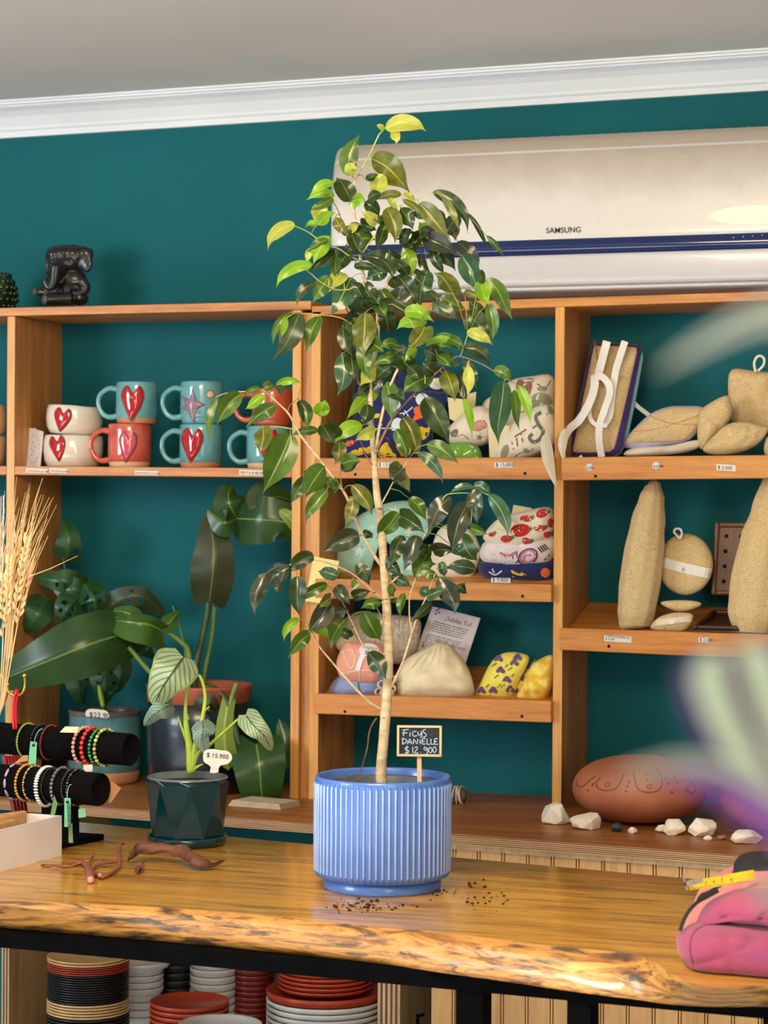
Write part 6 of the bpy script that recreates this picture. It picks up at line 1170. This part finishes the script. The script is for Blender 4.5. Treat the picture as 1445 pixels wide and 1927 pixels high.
# dried leaf scraps on the table
DL = mat('dried_brown_leaf', (128, 74, 48), (86, 52, 38), rough=.6, scale=40, bump=.6, bscale=60); DL2 = mat('dried_red_stem', (166, 92, 70), (124, 70, 52), rough=.6, scale=30)
def tt(x, y, h): p = onT(x, y); return p+V((0, 0, h))
t = thing('dried_leaf', 'curled dry brown leaf lying on the table before the faceted pot', 'leaf', onT(330, 1630))
T5 = lambda L, r: ([tt(x/2.58, 1280+y/2.58, h) for x, y, h in L], [a*3.4/F for a in r])
def crumple(path, widths, m, name, par, seed=0):
    C = catmull(path, 5); q = MB(); L_ = len(C)
    def fn(u, v_):
        f = v_*(L_-1); i = min(int(f), L_-2); p = C[i].lerp(C[i+1], f-i); k = v_*(len(widths)-1); j = min(int(k), len(widths)-2); w_ = widths[j]+(widths[j+1]-widths[j])*(k-j)
        a = (u-.5)*4.6; return p+V((0, -math.sin(a)*w_*.6, math.cos(a)*w_*.5))+V((1, 1, 1))*noise.noise(p*60+V((u*4, seed, 0)))*.004
    q.grid(fn, 10, 40); return q.build(name, m, par)
crumple([tt(242, 1634, .012), tt(256, 1624, .018), tt(280, 1622, .022), (tt(310, 1624, .020)), tt(345, 1628, .018), tt(370, 1638, .012), tt(400, 1638, .008), tt(422, 1630, .008)], [.006, .022, .022, .018, .020, .018, .008, .002], DL, 'blade', t)
crumple([tt(256, 1640, .006), tt(262, 1646, .004), tt(270, 1636, .012)], [.006, .010, .004], DL, 'blade_fold', t, 3)
P_, r_ = T5([(600, 855, .02), (580, 870, .02), (578, 920, .006), (520, 960, .004), (490, 970, .004)], [2.5, 3, 3.5, 4]); q = MB(); q.tube(catmull(P_, 5), r_, 8); q.build('stalk', DL2, t)
for pts, r_, lab in (([(590, 898, .006), (520, 905, .006), (460, 920, .006), (445, 950, .006), (485, 968, .006)], [3, 3.5, 4, 4.5], 'curved dry stalk beside the curled brown leaf'), ([(200, 905, .003), (300, 912, .004), (390, 900, .005), (430, 930, .005), (440, 990, .006)], [1, 2.5, 4, 7, 7.5], 'reddish dry stalk with a thick cut end on the table')):
    P_ = [tt(x/2.58, 1280+y/2.58, h) for x, y, h in pts]; t2 = thing('dried_stalk', lab, 'stalk', P_[0]-V((0, 0, .0019))); q = MB(); q.tube(catmull(P_, 6), [a*3.4/F for a in r_], 8); q.build('stalk', DL2, t2)
    e = P_[-1]; q = MB(); q.ball(e, r_[-1]*3.4/F*.9, 8, 6); q.build('cut_end', mat('pink_cut', (226, 160, 140), rough=.6), t2)
t2 = thing('dried_leaf', 'thin torn dry leaf with yellow streak left of the stalks', 'leaf', onT(150, 1630)); crumple([tt(80, 1630, .003), tt(115, 1635, .003), tt(150, 1630, .004), tt(170, 1628, .007), tt(180, 1616, .012)], [.001, .004, .005, .005, .003], mat('dry_yellow_leaf', (198, 134, 70), (150, 72, 52), rough=.6, scale=40), 'blade', t2, 5)
# ================================================================ bracelet stand
VEL = mat('black_velvet', (8, 7, 8), (12, 11, 12), rough=1, spec=.1, scale=60, bump=.4, bscale=200)
cB = onT(140, 1590); dB = dep(cB)
std = thing('bracelet_stand', 'black velvet two-tier bracelet stand on the table', 'display stand', cB)
q = MB(); b4 = [onT(-30, 1617), onT(80, 1605), onT(196, 1581), onT(60, 1572)]; q.hexa([*b4, *[p+V((0, 0, .010)) for p in b4]]); q.build('base', VEL, std, bevel=.001)
dLo, dUp = dB-.06, dB+.02; AX = None
def roll(ex, ey, dE_, lx, ly, rpx, name):
    E_ = at_d(ex, ey, dE_); S0 = at_d(lx, ly, dE_+(ex-lx)*mpp(E_)*.62); r = rpx*dE_/F
    a = (E_-S0).normalized(); L_ = (E_-S0).length; q = MB(); q.lathe(S0, [(0, 0), (r*.96, 0), (r, .004), (r, L_-.004), (r*.985, L_-.0008), (r*.96, L_), (r*.90, L_), (r*.89, L_-.0015), (0, L_-.0015)], 48, axis=a, close=False); q.build(name, VEL, std); return S0, E_, a, r
U_ = roll(247, 1411, dUp-.04, -40, 1385, 30.5, 'upper_roll'); Lw = roll(190, 1486, dLo-.04, -40, 1464, 31, 'lower_roll')
def post(x0_, x1_, y0_, y1_, dd_):
    P = [at_d(x, y, dd_) for x, y in ((x0_, y1_), (x1_, y1_), (x1_, y0_), (x0_, y0_))]; q = MB(); e = fw*.02; e.z = 0; q.hexa([P[0], P[1], P[2], P[3], P[0]+e, P[1]+e, P[2]+e, P[3]+e]); q.build('post', VEL, std)
post(104, 146, 1490, 1588, dep(onT(120, 1590))); post(78, 122, 1420, 1560, dep(onT(100, 1566))+.01)
TUR = mat('mint_card', (120, 200, 160), (108, 190, 150), rough=.6); GLD = mat('gold_bead', (210, 170, 70), rough=.25, metal=1)
def bead_ring(roll_, x_px, br, col, name, label, lean=0, n=None, elong=1, cols=None, tagm=None, drop=0):
    S0, E_, a, r = roll_
    # axial position: where the roll axis passes pixel column x_px
    lo_, hi_ = 0., (E_-S0).length
    for _ in range(40):
        mid = (lo_+hi_)/2; p = S0+a*mid-CAM; X = p.dot(rt)/p.dot(fw)*F+722.5
        if X < x_px: lo_ = mid
        else: hi_ = mid
    c0 = S0+a*lo_; s_b = dep(c0)/F; b = br*s_b; e1 = a.cross(V((0, 0, 1))).normalized(); e2 = V((0, 0, 1)); e2 = (e2-a*e2.dot(a)).normalized(); Rr = r+b*1.02
    n = n or int(2*math.pi*Rr/(2*b*elong)); t = thing('bracelet', label, 'bracelet', c0-V((0, 0, r+drop)), 'beaded bracelets on the velvet stand')
    mats = cols or [col]; mbs = [MB() for _ in mats]
    for k in range(n):
        an = 2*math.pi*k/n; off = -math.sin(an)*0
        dz = -drop*(max(0, -math.sin(an)))**1.0
        rad = e1*math.cos(an)+e2*math.sin(an); p = c0+rad*Rr+V((0, 0, dz))+a*lean*math.cos(an-.4)*r
        tan = (-e1*math.sin(an)+e2*math.cos(an)); ix = k % len(mats)
        Mx = Matrix((a, rad, tan)).transposed(); mbs[ix].ball(p, V((b*(1 if name != 'chips' else 1.9), b*.9, b*elong)), 7, 5, M=Mx)
    for mb_, m_ in zip(mbs, mats): stuff(mb_.build('beads', m_, t))
    return t, c0, r
g_ = lambda n_, c1, c2=None, **k: mat(n_, c1, c2, rough=k.pop('rough', .25), coat=.4, **k)
bead_ring(U_, 52, 2.4, g_('lime_bead', (176, 190, 90), (150, 170, 70), scale=90), 'b', 'pale lime bead bracelet, leftmost on the upper roll')
bead_ring(U_, 78, 2.3, g_('jet_bead', (24, 22, 24)), 'b', 'thin black bead bracelet on the upper roll beside the lime one')
bead_ring(U_, 94, 2.4, g_('garnet_bead', (140, 32, 26), (110, 24, 20)), 'b', 'dark red garnet bead bracelet in the middle of the upper roll', lean=.08)
bead_ring(U_, 158, 4.0, g_('rose_bead', (232, 146, 140), (240, 180, 168), scale=80), 'b', 'pink bead bracelet on the upper roll')
bead_ring(U_, 174, 4.6, g_('coral_bead', (226, 52, 40), (206, 40, 34)), 'b', 'bright coral red large bead bracelet on the upper roll')
bead_ring(U_, 188, 3.6, None, 'b', 'emerald green bead bracelet with gold spacers on the upper roll', cols=[g_('emerald_bead', (28, 120, 66), (20, 96, 52)), g_('emerald_bead2', (52, 150, 90))])
bead_ring(U_, 198, 4.0, None, 'b', 'mixed yellow green jade bracelet, nearest the end of the upper roll', cols=[g_('jade_bead', (182, 196, 90)), g_('olive_bead', (132, 138, 66)), g_('pale_jade_bead', (206, 212, 140))])
bead_ring(Lw, 30, 3.0, None, 'b', 'lilac tube bead bracelet on the lower roll, leftmost', elong=3.2, cols=[g_('lilac_bead', (176, 156, 190))])
bead_ring(Lw, 50, 3.2, g_('amber_bead', (214, 150, 48), (196, 130, 36)), 'b', 'golden yellow bead bracelet on the lower roll')
bead_ring(Lw, 64, 2.4, None, 'b', 'gold and clear chip bracelet on the lower roll', cols=[GLD, g_('champagne_bead', (206, 180, 150))])
bead_ring(Lw, 88, 3.0, g_('white_chip', (234, 234, 228)), 'chips', 'white stone chip bracelet on the lower roll', elong=.8, drop=.006)
bead_ring(Lw, 98, 2.0, g_('black_onyx', (16, 15, 17)), 'b', 'thin black onyx bracelet beside the white chips')
bead_ring(Lw, 116, 3.8, g_('grey_labradorite', (120, 118, 112), (86, 86, 84), scale=90), 'b', 'grey stone bead bracelet on the lower roll', lean=.06)
bead_ring(Lw, 136, 2.4, g_('hematite_bead', (40, 40, 42)), 'b', 'small black bracelet beside the grey stone one')
bead_ring(Lw, 146, 2.9, None, 'b', 'black and pyrite bead bracelet nearest the end of the lower roll', cols=[g_('onyx2', (20, 20, 20)), g_('onyx2', (20, 20, 20)), mat('pyrite', (120, 112, 90), rough=.3, metal=.8)])
def tagp(pts, dd_, m, label, txt=None, name='hang_tag'):
    t = thing(name, label, 'tag', at_d(*pts[0], dd_), 'paper tags on the bracelets'); P = [at_d(x, y, dd_) for x, y in pts]; q = MB(); e = fw*.0006; q.hexa([*P, *[p+e for p in P]]); q.build('card', m, t)
    return t
Z8 = lambda L: [(x/4.817, 1330+y/4.817) for x, y in L]
dU = dep(U_[1]); dL = dep(Lw[1])
def cord(L, dd_, par, m=AQU, w_=.8):
    q = MB(); q.tube(catmull([at_d(x/4.817, 1330+y/4.817, dd_) for x, y in L], 5), w_*dd_/F, 5); q.build('cord', m, par)
t = tagp(Z8([(255, 515), (325, 522), (335, 320), (275, 315)]), dU-.0, TUR, 'blank mint green tag hanging from the upper roll'); cord([(305, 345), (320, 280), (350, 220), (385, 198)], dU-.001, t)
q = MB(); q.lathe(at_d(304/4.817, 1330+348/4.817, dU-.0006), [(.0024, 0), (.0024, .0003), (0, .0003)], 12, axis=-fw); q.build('punched_hole', HOLE, t)
t = tagp(Z8([(582, 1088), (643, 1092), (640, 828), (584, 826)]), dL-.04, TUR, 'long mint green tag with handwriting hanging from the lower roll'); cord([(612, 860), (610, 790), (625, 720), (648, 705)], dL-.041, t)
text('obsidiana', 125.5, 1512, 10, lambda x, y: at_d(x, y, dL-.0412), INK, t, tilt=86, yaw=YAW, sx=.9)
q = MB(); q.lathe(at_d(611/4.817, 1330+862/4.817, dL-.0408), [(.0024, 0), (.0024, .0003), (0, .0003)], 12, axis=-fw); q.build('punched_hole', HOLE, t)
tagp(Z8([(622, 1232), (662, 1235), (655, 1060), (618, 1060)]), dL-.02, mat('faded_green_card', (130, 168, 120), rough=.7), 'faded green tag hanging behind the long mint tag')
tagp(Z8([(712, 1008), (778, 1000), (772, 922), (710, 928)]), dL+.01, TUR, 'small square mint tag behind the end of the lower roll')
tagp(Z8([(540, 232), (690, 236), (718, 182), (592, 178)]), dU-.0, mat('pale_yellow_card', (236, 230, 190), rough=.7), 'pale yellow label lying on the upper velvet roll')
tagp(Z8([(758, 590), (838, 588), (840, 524), (756, 526)]), dU-.01, PAPER, 'small white tag hanging from the coral red bracelet')
tagp(Z8([(985, 872), (1002, 872), (1098, 738), (1008, 672)]), dL+.03, mat('kraft_card', (198, 142, 96), rough=.8), 'kraft card corner behind the end of the lower roll')
tagp(Z8([(125, 515), (250, 490), (255, 440), (215, 440)]), dU+.005, mat('kraft_card', (198, 142, 96), rough=.8), 'kraft card under the upper roll on the left')
tagp(Z8([(455, 985), (498, 975), (520, 880), (492, 800)]), dL-.03, mat('leaf_green_card', (110, 150, 96), rough=.6), 'leaf shaped green tag over the white chip bracelet')
t = thing('red_ribbon_bundle', 'dark red beaded ribbons hanging behind the left of the stand', 'ribbon', at_d(15, 1430, dU+.03))
for k in range(5): strip(None, [(6+k*6, 1422), (10+k*7, 1450), (16+k*7, 1485), (26+k*6, 1530)], 6, mat('dark_red_ribbon', (150, 18, 30), rough=.5), 'ribbon', t, Yp=at_d(15, 1430, dU+.03).y+.004*k, th=.0006)
# white box with kraft parcels
KRF = mat('kraft_parcel', (196, 152, 100), (178, 132, 84), rough=.8, scale=60); WB = mat('white_box', (232, 222, 218), (222, 212, 208), rough=.6, scale=10)
t = thing('white_box', 'open white cardboard box at the left edge of the table', 'box', onT(50, 1640))
f0, f1 = onT(-60, 1656), onT(116, 1610); e1 = V((f1.y-f0.y, -(f1.x-f0.x), 0)).normalized()*-.06; H_ = .062
def hv_(p, z): return p+V((0, 0, z))
th_ = .0025; dx = (f1-f0).normalized()*th_; dy = e1.normalized()*th_
for name, A_, B_, w_ in (('front_wall', f0, f1, dy), ('back_wall', f0+e1-dy, f1+e1-dy, dy)):
    q = MB(); q.hexa([A_, B_, B_+w_, A_+w_, hv_(A_, H_), hv_(B_, H_), hv_(B_+w_, H_), hv_(A_+w_, H_)]); q.build(name, WB, t)
for A_ in (f0, f1-dx):
    q = MB(); q.hexa([A_+dy, A_+dx+dy, A_+dx+e1-dy, A_+e1-dy, hv_(A_+dy, H_), hv_(A_+dx+dy, H_), hv_(A_+dx+e1-dy, H_), hv_(A_+e1-dy, H_)]); q.build('end_wall', WB, t)
q = MB(); q.hexa([f0+dy+dx, f1+dy-dx, f1+e1-dy-dx, f0+e1-dy+dx, *[hv_(p, .003) for p in (f0+dy+dx, f1+dy-dx, f1+e1-dy-dx, f0+e1-dy+dx)]]); q.build('bottom', WB, t)
px_ = (f1-f0).normalized(); py_ = e1.normalized()
for k, (u_, v_, L_, h2, an, lab) in enumerate(((.02, .008, .10, .070, .03, 'front kraft paper packet in the white box'), (.08, .020, .075, .078, -.06, 'second kraft paper packet in the white box, leaning right'), (.0, .032, .10, .082, .08, 'back kraft paper packet in the white box'), (-.06, .044, .09, .094, -.02, 'kraft paper packet in the white box cut by the picture edge'))):
    A_ = f0+px_*(u_+.02)+py_*v_; B_ = A_+px_*L_+py_*an*.1; w_ = py_*.009; t2 = thing('kraft_packet', lab, 'packet', A_+V((0, 0, .004)), 'kraft packets in the white box')
    q = MB(); q.hexa([hv_(A_, .004), hv_(B_, .004), hv_(B_+w_, .004), hv_(A_+w_, .004), hv_(A_, h2-.004), hv_(B_, h2), hv_(B_+w_, h2), hv_(A_+w_, h2+.003)]); q.build('packet', KRF, t2, bevel=.002)
    for j in range(3): strip(None, [(0, 0), (1, 1)], 1, INK, None, None, Yp=0) if False else None
# brass hook with red ribbon
BR = mat('brass', (214, 176, 84), rough=.22, metal=1); dh = 3.5
t = thing('brass_hook', 'brass double hook holding a red ribbon at the left edge', 'hook', at_d(10, 1300, dh)); H1 = lambda L: catmull([at_d(x/4.016, 880+y/4.016, dh) for x, y in L], 6)
q = MB(); q.tube(H1([(-10, 1560), (25, 1590), (48, 1650), (45, 1720), (25, 1765), (-10, 1780)]), .0028, 10); q.build('left_hook', BR, t)
q = MB(); q.tube(H1([(50, 1650), (70, 1700), (110, 1722), (160, 1710), (188, 1660), (186, 1580)]), [.0026, .0024, .0024, .002], 10); q.ball(at_d(186/4.016, 880+1572/4.016, dh), .004, 10, 8); q.build('right_hook', BR, t); q = MB(); q.ball(at_d(60/4.016, 880+1640/4.016, dh-.003), .0034, 10, 8); q.build('screw_boss', BR, t)
t = thing('red_ribbon', 'bright red ribbon loop hanging from the brass hook', 'ribbon', at_d(29, 1360, dh)); q = MB()
RR = mat('red_satin', (224, 26, 48), (206, 20, 40), rough=.4)
for e in (-2.2, 2.2): q.tube(catmull([at_d(x+e, y, dh+.001*e-.004) for x, y in ((31, 1303), (28, 1320), (27, 1340), (28, 1372))], 5), .0022, 8)
q.tube(catmull([at_d(x, y, dh+dz_) for x, y, dz_ in ((29, 1308, -.006), (30, 1301, -.004), (33, 1301, .004), (33, 1308, .006))], 4), .003, 8); q.build('ribbon', RR, t)
# wheat ears
WH = mat('dry_wheat', (236, 200, 148), (214, 172, 116), rough=.7, scale=60); WH2 = mat('white_plume', (226, 220, 220), rough=.8)
dw = 3.45
WLAB = ['nearest the upright front', 'second from the left', 'tallest in the middle', 'leaning right of the middle', 'farthest right with one low awn', 'low left beside the picture edge']
for k, (bx, by, mx_, my_, tx, ty, nw) in enumerate(((0, 1345, 12, 1180, 18, 1050, 16), (-4, 1350, 5, 1220, 6, 1080, 14), (2, 1340, 22, 1150, 34, 1010, 18), (4, 1335, 30, 1140, 52, 1010, 18), (6, 1330, 32, 1180, 56, 1060, 16), (-8, 1330, -2, 1180, -6, 1040, 12))):
    de = dw+.012*(k % 3); t = thing('wheat_ear', 'dried wheat ear with long awns, '+WLAB[k], 'dried wheat', at_d(bx, by, de), 'dried wheat bunch at the left edge'); C = catmull([V((bx, by, 0)), V((mx_, my_, 0)), V((tx, ty, 0))], 10)
    q = MB(); q.tube([at_d(c_.x, c_.y, de) for c_ in C], .0011, 5); q.build('stalk', WH, t)
    kq, aq = MB(), MB(); ax = (C[-1]-C[-8]).normalized(); sd = V((-ax.y, ax.x, 0))
    for j in range(nw):
        f_ = len(C)-1-int(j*.62); c_ = C[max(f_, 2)]; s_k = -1 if j % 2 else 1; p = at_d(c_.x+sd.x*s_k*4, c_.y+sd.y*s_k*4, de-.003); dir_ = (rt*(ax.x+sd.x*s_k*.35)-up*(ax.y+sd.y*s_k*.35)).normalized(); Mx = V((0, 0, 1)).rotation_difference(dir_).to_matrix(); kq.ball(p, V((.0028, .0028, .0070)), 6, 5, M=Mx)
        L_ = R.uniform(75, 125); a_ = R.gauss(0, .09); ex_, ey_ = ax.x*math.cos(a_)-ax.y*math.sin(a_)+.10, ax.x*math.sin(a_)+ax.y*math.cos(a_)
        A_ = (c_.x+sd.x*s_k*4, c_.y+sd.y*s_k*4); aq.tube(catmull([at_d(A_[0], A_[1], de-.003), at_d(A_[0]+ex_*L_*.5, A_[1]+ey_*L_*.5, de-.005), at_d(A_[0]+ex_*L_*1+R.uniform(-2, 9), A_[1]+ey_*L_, de)], 3), [.0007, .0005, .0003], 4)
    stuff(kq.build('kernels', WH, t)); stuff(aq.build('awns', WH, t))
t = thing('wheat_awn', 'single long straw awn pointing right across the monstera', 'straw', at_d(47, 1088, dw)); q = MB(); q.tube([at_d(47, 1088, dw), at_d(95, 1070, dw-.002), at_d(146, 1046, dw)], [.0010, .0007, .0004], 5); q.build('awn', WH, t)
t = thing('dried_plume', 'pale dried plume at the far left edge behind the wheat', 'dried plume', at_d(-10, 1150, dw+.08)); q = MB()
for k in range(40): x = R.uniform(-14, 6); q.tube([at_d(-12, 1180, dw+.08), at_d(x, 1090+R.uniform(-20, 20), dw+.07), at_d(x+R.uniform(-6, 5), 930+R.uniform(0, 70), dw+.08)], .0006, 4)
stuff(q.build('bristles', WH2, t))
# ================================================================ pots and saucers stacked under the table
DSH = .396
def ringstack(cx, w_, items, yb, zbase=None, depth_off=.12, tag_=''):
    """items bottom to top: (count, height px, radius factor, material, kind, colour words)"""
    c = at_d(cx, 1850, 4.1+depth_off); s_ = mpp(c); z = at_d(cx, yb, dep(c)).z; k0 = 0; out = []
    for (cnt, hp, rf, m, kind, words_) in items:
        proto = None; h = hp*s_; r = w_/2*s_*rf
        for k in range(cnt):
            p = V((c.x, c.y, z+k*h))
            if proto is None:
                t = thing(kind, '', kind.split('_')[-1], p, f'{words_} {kind.replace("_", " ")}s {tag_}'); q = MB()
                q.lathe(p, [(0, .0008), (r*.95, .0008), (r*.955, h*.25), (r*.975, h*.42), (r, h*.5), (r, h*.96), (r*.985, h*1.02), (r*.95, h*.9), (r*.90, h*.55), (0, h*.4)], 40, close=False); q.build('dish' if kind == 'plastic_saucer' else 'body', m, t); proto = t
            else:
                t = proto.copy(); COL.objects.link(t); t.location = p
                for ch in proto.children: cc_ = ch.copy(); COL.objects.link(cc_); cc_.parent = t
            out.append((t, words_, kind, cnt))
        z += cnt*h
    n = len(out); ords = ['topmost', 'second', 'third', 'fourth', 'fifth', 'sixth', 'seventh', 'eighth', 'ninth', 'tenth', 'eleventh', 'twelfth', 'thirteenth', 'fourteenth', 'fifteenth', 'sixteenth', 'seventeenth', 'eighteenth', 'nineteenth', 'twentieth', 'twenty-first', 'twenty-second', 'twenty-third', 'twenty-fourth', 'twenty-fifth', 'twenty-sixth', 'twenty-seventh', 'twenty-eighth', 'twenty-ninth', 'thirtieth', 'thirty-first', 'thirty-second']
    for i, (t, words_, kind, cnt) in enumerate(reversed(out)): t['label'] = f'{words_} {kind.replace("_", " ")}, {ords[min(i, 31)]} from the top of {tag_}' if i else f'{words_} {kind.replace("_", " ")}, topmost of {tag_}'
    return c, z
PT = mat('tan_plastic', (224, 184, 124), (212, 170, 110), rough=.4); PR = mat('red_plastic', (176, 62, 34), (164, 54, 30), rough=.35); PB = mat('black_plastic', (22, 22, 24), rough=.35); PW = mat('white_plastic', (216, 214, 208), (206, 204, 198), rough=.4); PDR = mat('dark_red_plastic', (120, 30, 18), rough=.4); PDB = mat('dark_brown_plastic', (66, 54, 46), rough=.5)
ringstack(166, 156, [(7, 6, 1, PB, 'plastic_saucer', 'black'), (5, 5.4, .99, PT, 'plastic_saucer', 'tan'), (12, 4.5, .98, PB, 'plastic_saucer', 'black'), (4, 4, .985, PR, 'plastic_saucer', 'brick red'), (2, 5, .99, PT, 'plastic_saucer', 'tan')], 1946, tag_='the tall left stack')
ringstack(264, 92, [(6, 14, .82, PW, 'plastic_pot', 'white ribbed'), (4, 12, .95, PW, 'plastic_pot', 'white round'), (1, 12, 1.22, PW, 'plastic_pot', 'wide white')], 1950, depth_off=.22, tag_='the white stack nearest the left')
ringstack(330, 90, [(9, 14, 1, PB, 'plastic_pot', 'black')], 1935, depth_off=.30, tag_='the dark stack between the white ones')
ringstack(402, 90, [(11, 13.5, 1, PW, 'plastic_pot', 'cream ribbed')], 1940, depth_off=.26, tag_='the cream middle stack')
ringstack(478, 78, [(12, 10, 1, PDR, 'plastic_pot', 'dark red')], 1940, depth_off=.26, tag_='the narrow dark red stack')
ringstack(357, 150, [(6, 10, 1, PR, 'plastic_saucer', 'brick red')], 1942, depth_off=.06, tag_='the low red front pile')
ringstack(415, 158, [(1, 18, 1, PW, 'plastic_saucer', 'large white')], 1944, depth_off=-.12, tag_='the front pile')
ringstack(612, 222, [(1, 24, .99, PDB, 'plastic_planter', 'dark brown wide'), (5, 11, 1, PW, 'plastic_planter', 'cream wide'), (1, 16, 1, PR, 'plastic_planter', 'red wide'), (7, 8.5, .80, PR, 'plastic_planter', 'red')], 1955, depth_off=.16, tag_='the widest stack')
# ================================================================ pink bag and tape measure
PV = mat('pink_velvet', (166, 66, 100), (142, 60, 98), rough=.85, scale=16, sheen=.25, bump=.25, bscale=60, lo=.3, hi=.7); PV2 = mat('peach_pink_velvet', (206, 118, 108), (192, 98, 100), rough=.85, scale=12, sheen=.25, bump=.2, bscale=60); BLN = mat('black_lining', (20, 18, 22), (30, 28, 34), rough=.8, bump=.3)
cb = onT(1400, 1822); Yb = cb.y
bagp = thing('pink_bag', 'pink velvet bag lying on the right end of the table', 'bag', cb)
def padd(outline, Y0, thick, m, name, lean=0, **k): mb = puff(outline, Y0, thick, lean, k.pop('back', .5), 4, k.pop('wr', .003), p=k.pop('p', 4), ws=18); mb.v = [V((v_.x, v_.y, max(v_.z, ZT+.0008))) for v_ in mb.v]; o = mb.build(name, m, bagp); return o, mb.bvh()
padd([(1304, 1700), (1320, 1668), (1350, 1645), (1378, 1630), (1420, 1610), (1480, 1594), (1640, 1600), (1640, 1800), (1380, 1800), (1306, 1790), (1290, 1740)], Yb+.16, .06, PV2, 'back_flap', wr=.006)
padd([(1312, 1690), (1340, 1668), (1376, 1644), (1382, 1622), (1400, 1606), (1436, 1602), (1470, 1610), (1480, 1700), (1420, 1740), (1340, 1740), (1312, 1726)], Yb+.135, .05, BLN, 'lining', wr=.008)
padd([(1284, 1752), (1300, 1715), (1330, 1690), (1360, 1668), (1400, 1648), (1440, 1640), (1640, 1650), (1640, 1800), (1450, 1800), (1310, 1790), (1288, 1780)], Yb+.07, .07, PV2, 'upper_body', wr=.006)
o, bv = padd([(1272, 1770), (1276, 1758), (1290, 1746), (1310, 1736), (1350, 1733), (1400, 1737), (1450, 1742), (1640, 1750), (1640, 1838), (1450, 1832), (1380, 1827), (1305, 1818), (1288, 1808), (1276, 1790)], Yb, .06, PV, 'front_panel', wr=.004, p=5)
strokes(bv, [[(1304, 1816), (1298, 1790), (1300, 1765), (1312, 1748), (1335, 1739), (1380, 1742), (1450, 1752), (1600, 1764)]], 2.2, mat('dark_pink_seam', (150, 48, 92), rough=.8), 'piping', bagp, off=.0012)
o, bv2 = padd([(1312, 1730), (1330, 1700), (1370, 1680), (1420, 1672), (1640, 1680), (1640, 1745), (1450, 1738), (1360, 1731), (1318, 1735)], Yb+.01, .045, PV, 'top_panel', wr=.008)
strip(None, [(1280, 1752), (1285, 1735), (1296, 1715), (1312, 1698), (1330, 1688), (1352, 1676)], 7, BLN, 'strap', bagp, Yp=lambda v_: Yb-.02+.03*v_, th=.002, n=6)
TY = mat('yellow_tape', (236, 208, 30), (228, 196, 20), rough=.35, coat=.4)
TPf = lambda x, y: at_y(x, y, Yb+.0+.0)
Yt = Yb-.035
t = thing('tape_measure', 'yellow measuring tape with metal hook resting on the pink bag', 'tape measure', at_y(1300, 1672, Yt))
q = strip(None, [(1296, 1666), (1320, 1663), (1350, 1659), (1385, 1652), (1420, 1646)], 19, TY, 'tape_blade', t, Yp=lambda v_: Yt+.05*v_, th=.0006, n=5)
for s__, x, y in (('3', 1326, 1665), ('4', 1341, 1663), ('5', 1356, 1661), ('2', 1357, 1655), ('6', 1374, 1658)): text(s__, x, y, 7, lambda x, y: at_y(x, y, Yt-.004+.045*(x-1296)/124), INK, t, tilt=-5)
q = MB()
for k in range(36):
    x = 1304+k*3; y0_ = 1674-k*.42; a, b = at_y(x, y0_, Yt-.0035+.045*(x-1296)/124), at_y(x, y0_-(5 if k % 5 == 0 else 3), Yt-.0035+.045*(x-1296)/124); w_ = V((.0003, 0, 0)); q.add([a-w_, a+w_, b+w_, b-w_], [(0, 1, 2, 3)], False)
stuff(q.build('graduation_marks', INK, t))
CU = mat('steel_hook', (200, 170, 160), rough=.25, metal=1); q = strip(None, [(1288, 1664), (1304, 1661), (1322, 1656)], 9, CU, 'end_plate', t, Yp=Yt-.004, th=.0012)
strip(None, [(1285, 1647), (1289, 1662), (1293, 1676)], 3.5, CU, 'hook', t, Yp=Yt-.004, th=.0012)
q = MB()
for x, y in ((1296, 1663), (1304, 1661)): q.ball(at_y(x, y, Yt-.0055), .0012, 8, 6)
q.build('rivets', CU, t)
# ================================================================ out-of-focus foreground plant (stands right beside the camera)
FGm = leafmat('tradescantia_stripe', (208, 220, 180), (196, 210, 170), (92, 36, 84), rough=.4, trans=.2, vw=.085, edge=(92, 40, 108), mott=3)
FGs = mat('purple_stem', (132, 72, 150), (110, 56, 128), rough=.5, scale=6); FGp = leafmat('tradescantia_purple', (146, 84, 160), (126, 68, 140), (110, 50, 120), rough=.4, trans=.3, vw=.05)
fg = thing('foreground_plant', 'blurred purple and pale green striped plant close to the camera at right', 'plant', at_d(1600, 1700, .42))
def fl_(L, w_, m, shape=W_ovate, **k): q = MB(); leaf(q, L, w_, shape, nu=8, nv=16, **k); q.build('leaf', m, fg)
fl_([(1372, 1228, .42), (1404, 1335, .41), (1470, 1460, .41), (1580, 1600, .43)], 240, FGm, W_heart, fold=.12, lobe=.25)
fl_([(1560, 1600, .41), (1440, 1500, .40), (1300, 1440, .40), (1150, 1462, .41)], 66, FGm, fold=.4)
fl_([(1560, 1640, .40), (1450, 1545, .395), (1360, 1485, .395), (1230, 1450, .40)], 66, FGp, fold=.3)
fl_([(1700, 480, .42), (1560, 565, .41), (1400, 605, .41), (1225, 705, .42)], 84, FGm, fold=.35)
q = MB(); q.tube(catmull([at_d(x, y, .43) for x, y in ((1700, 2300), (1640, 2000), (1560, 1640), (1580, 1200), (1640, 800), (1700, 480))], 6), .0022, 8); q.build('stem', FGs, fg)
fl_([(1560, 1700, .42), (1490, 1680, .41), (1440, 1680, .41), (1410, 1690, .42)], 60, FGm, fold=.2)
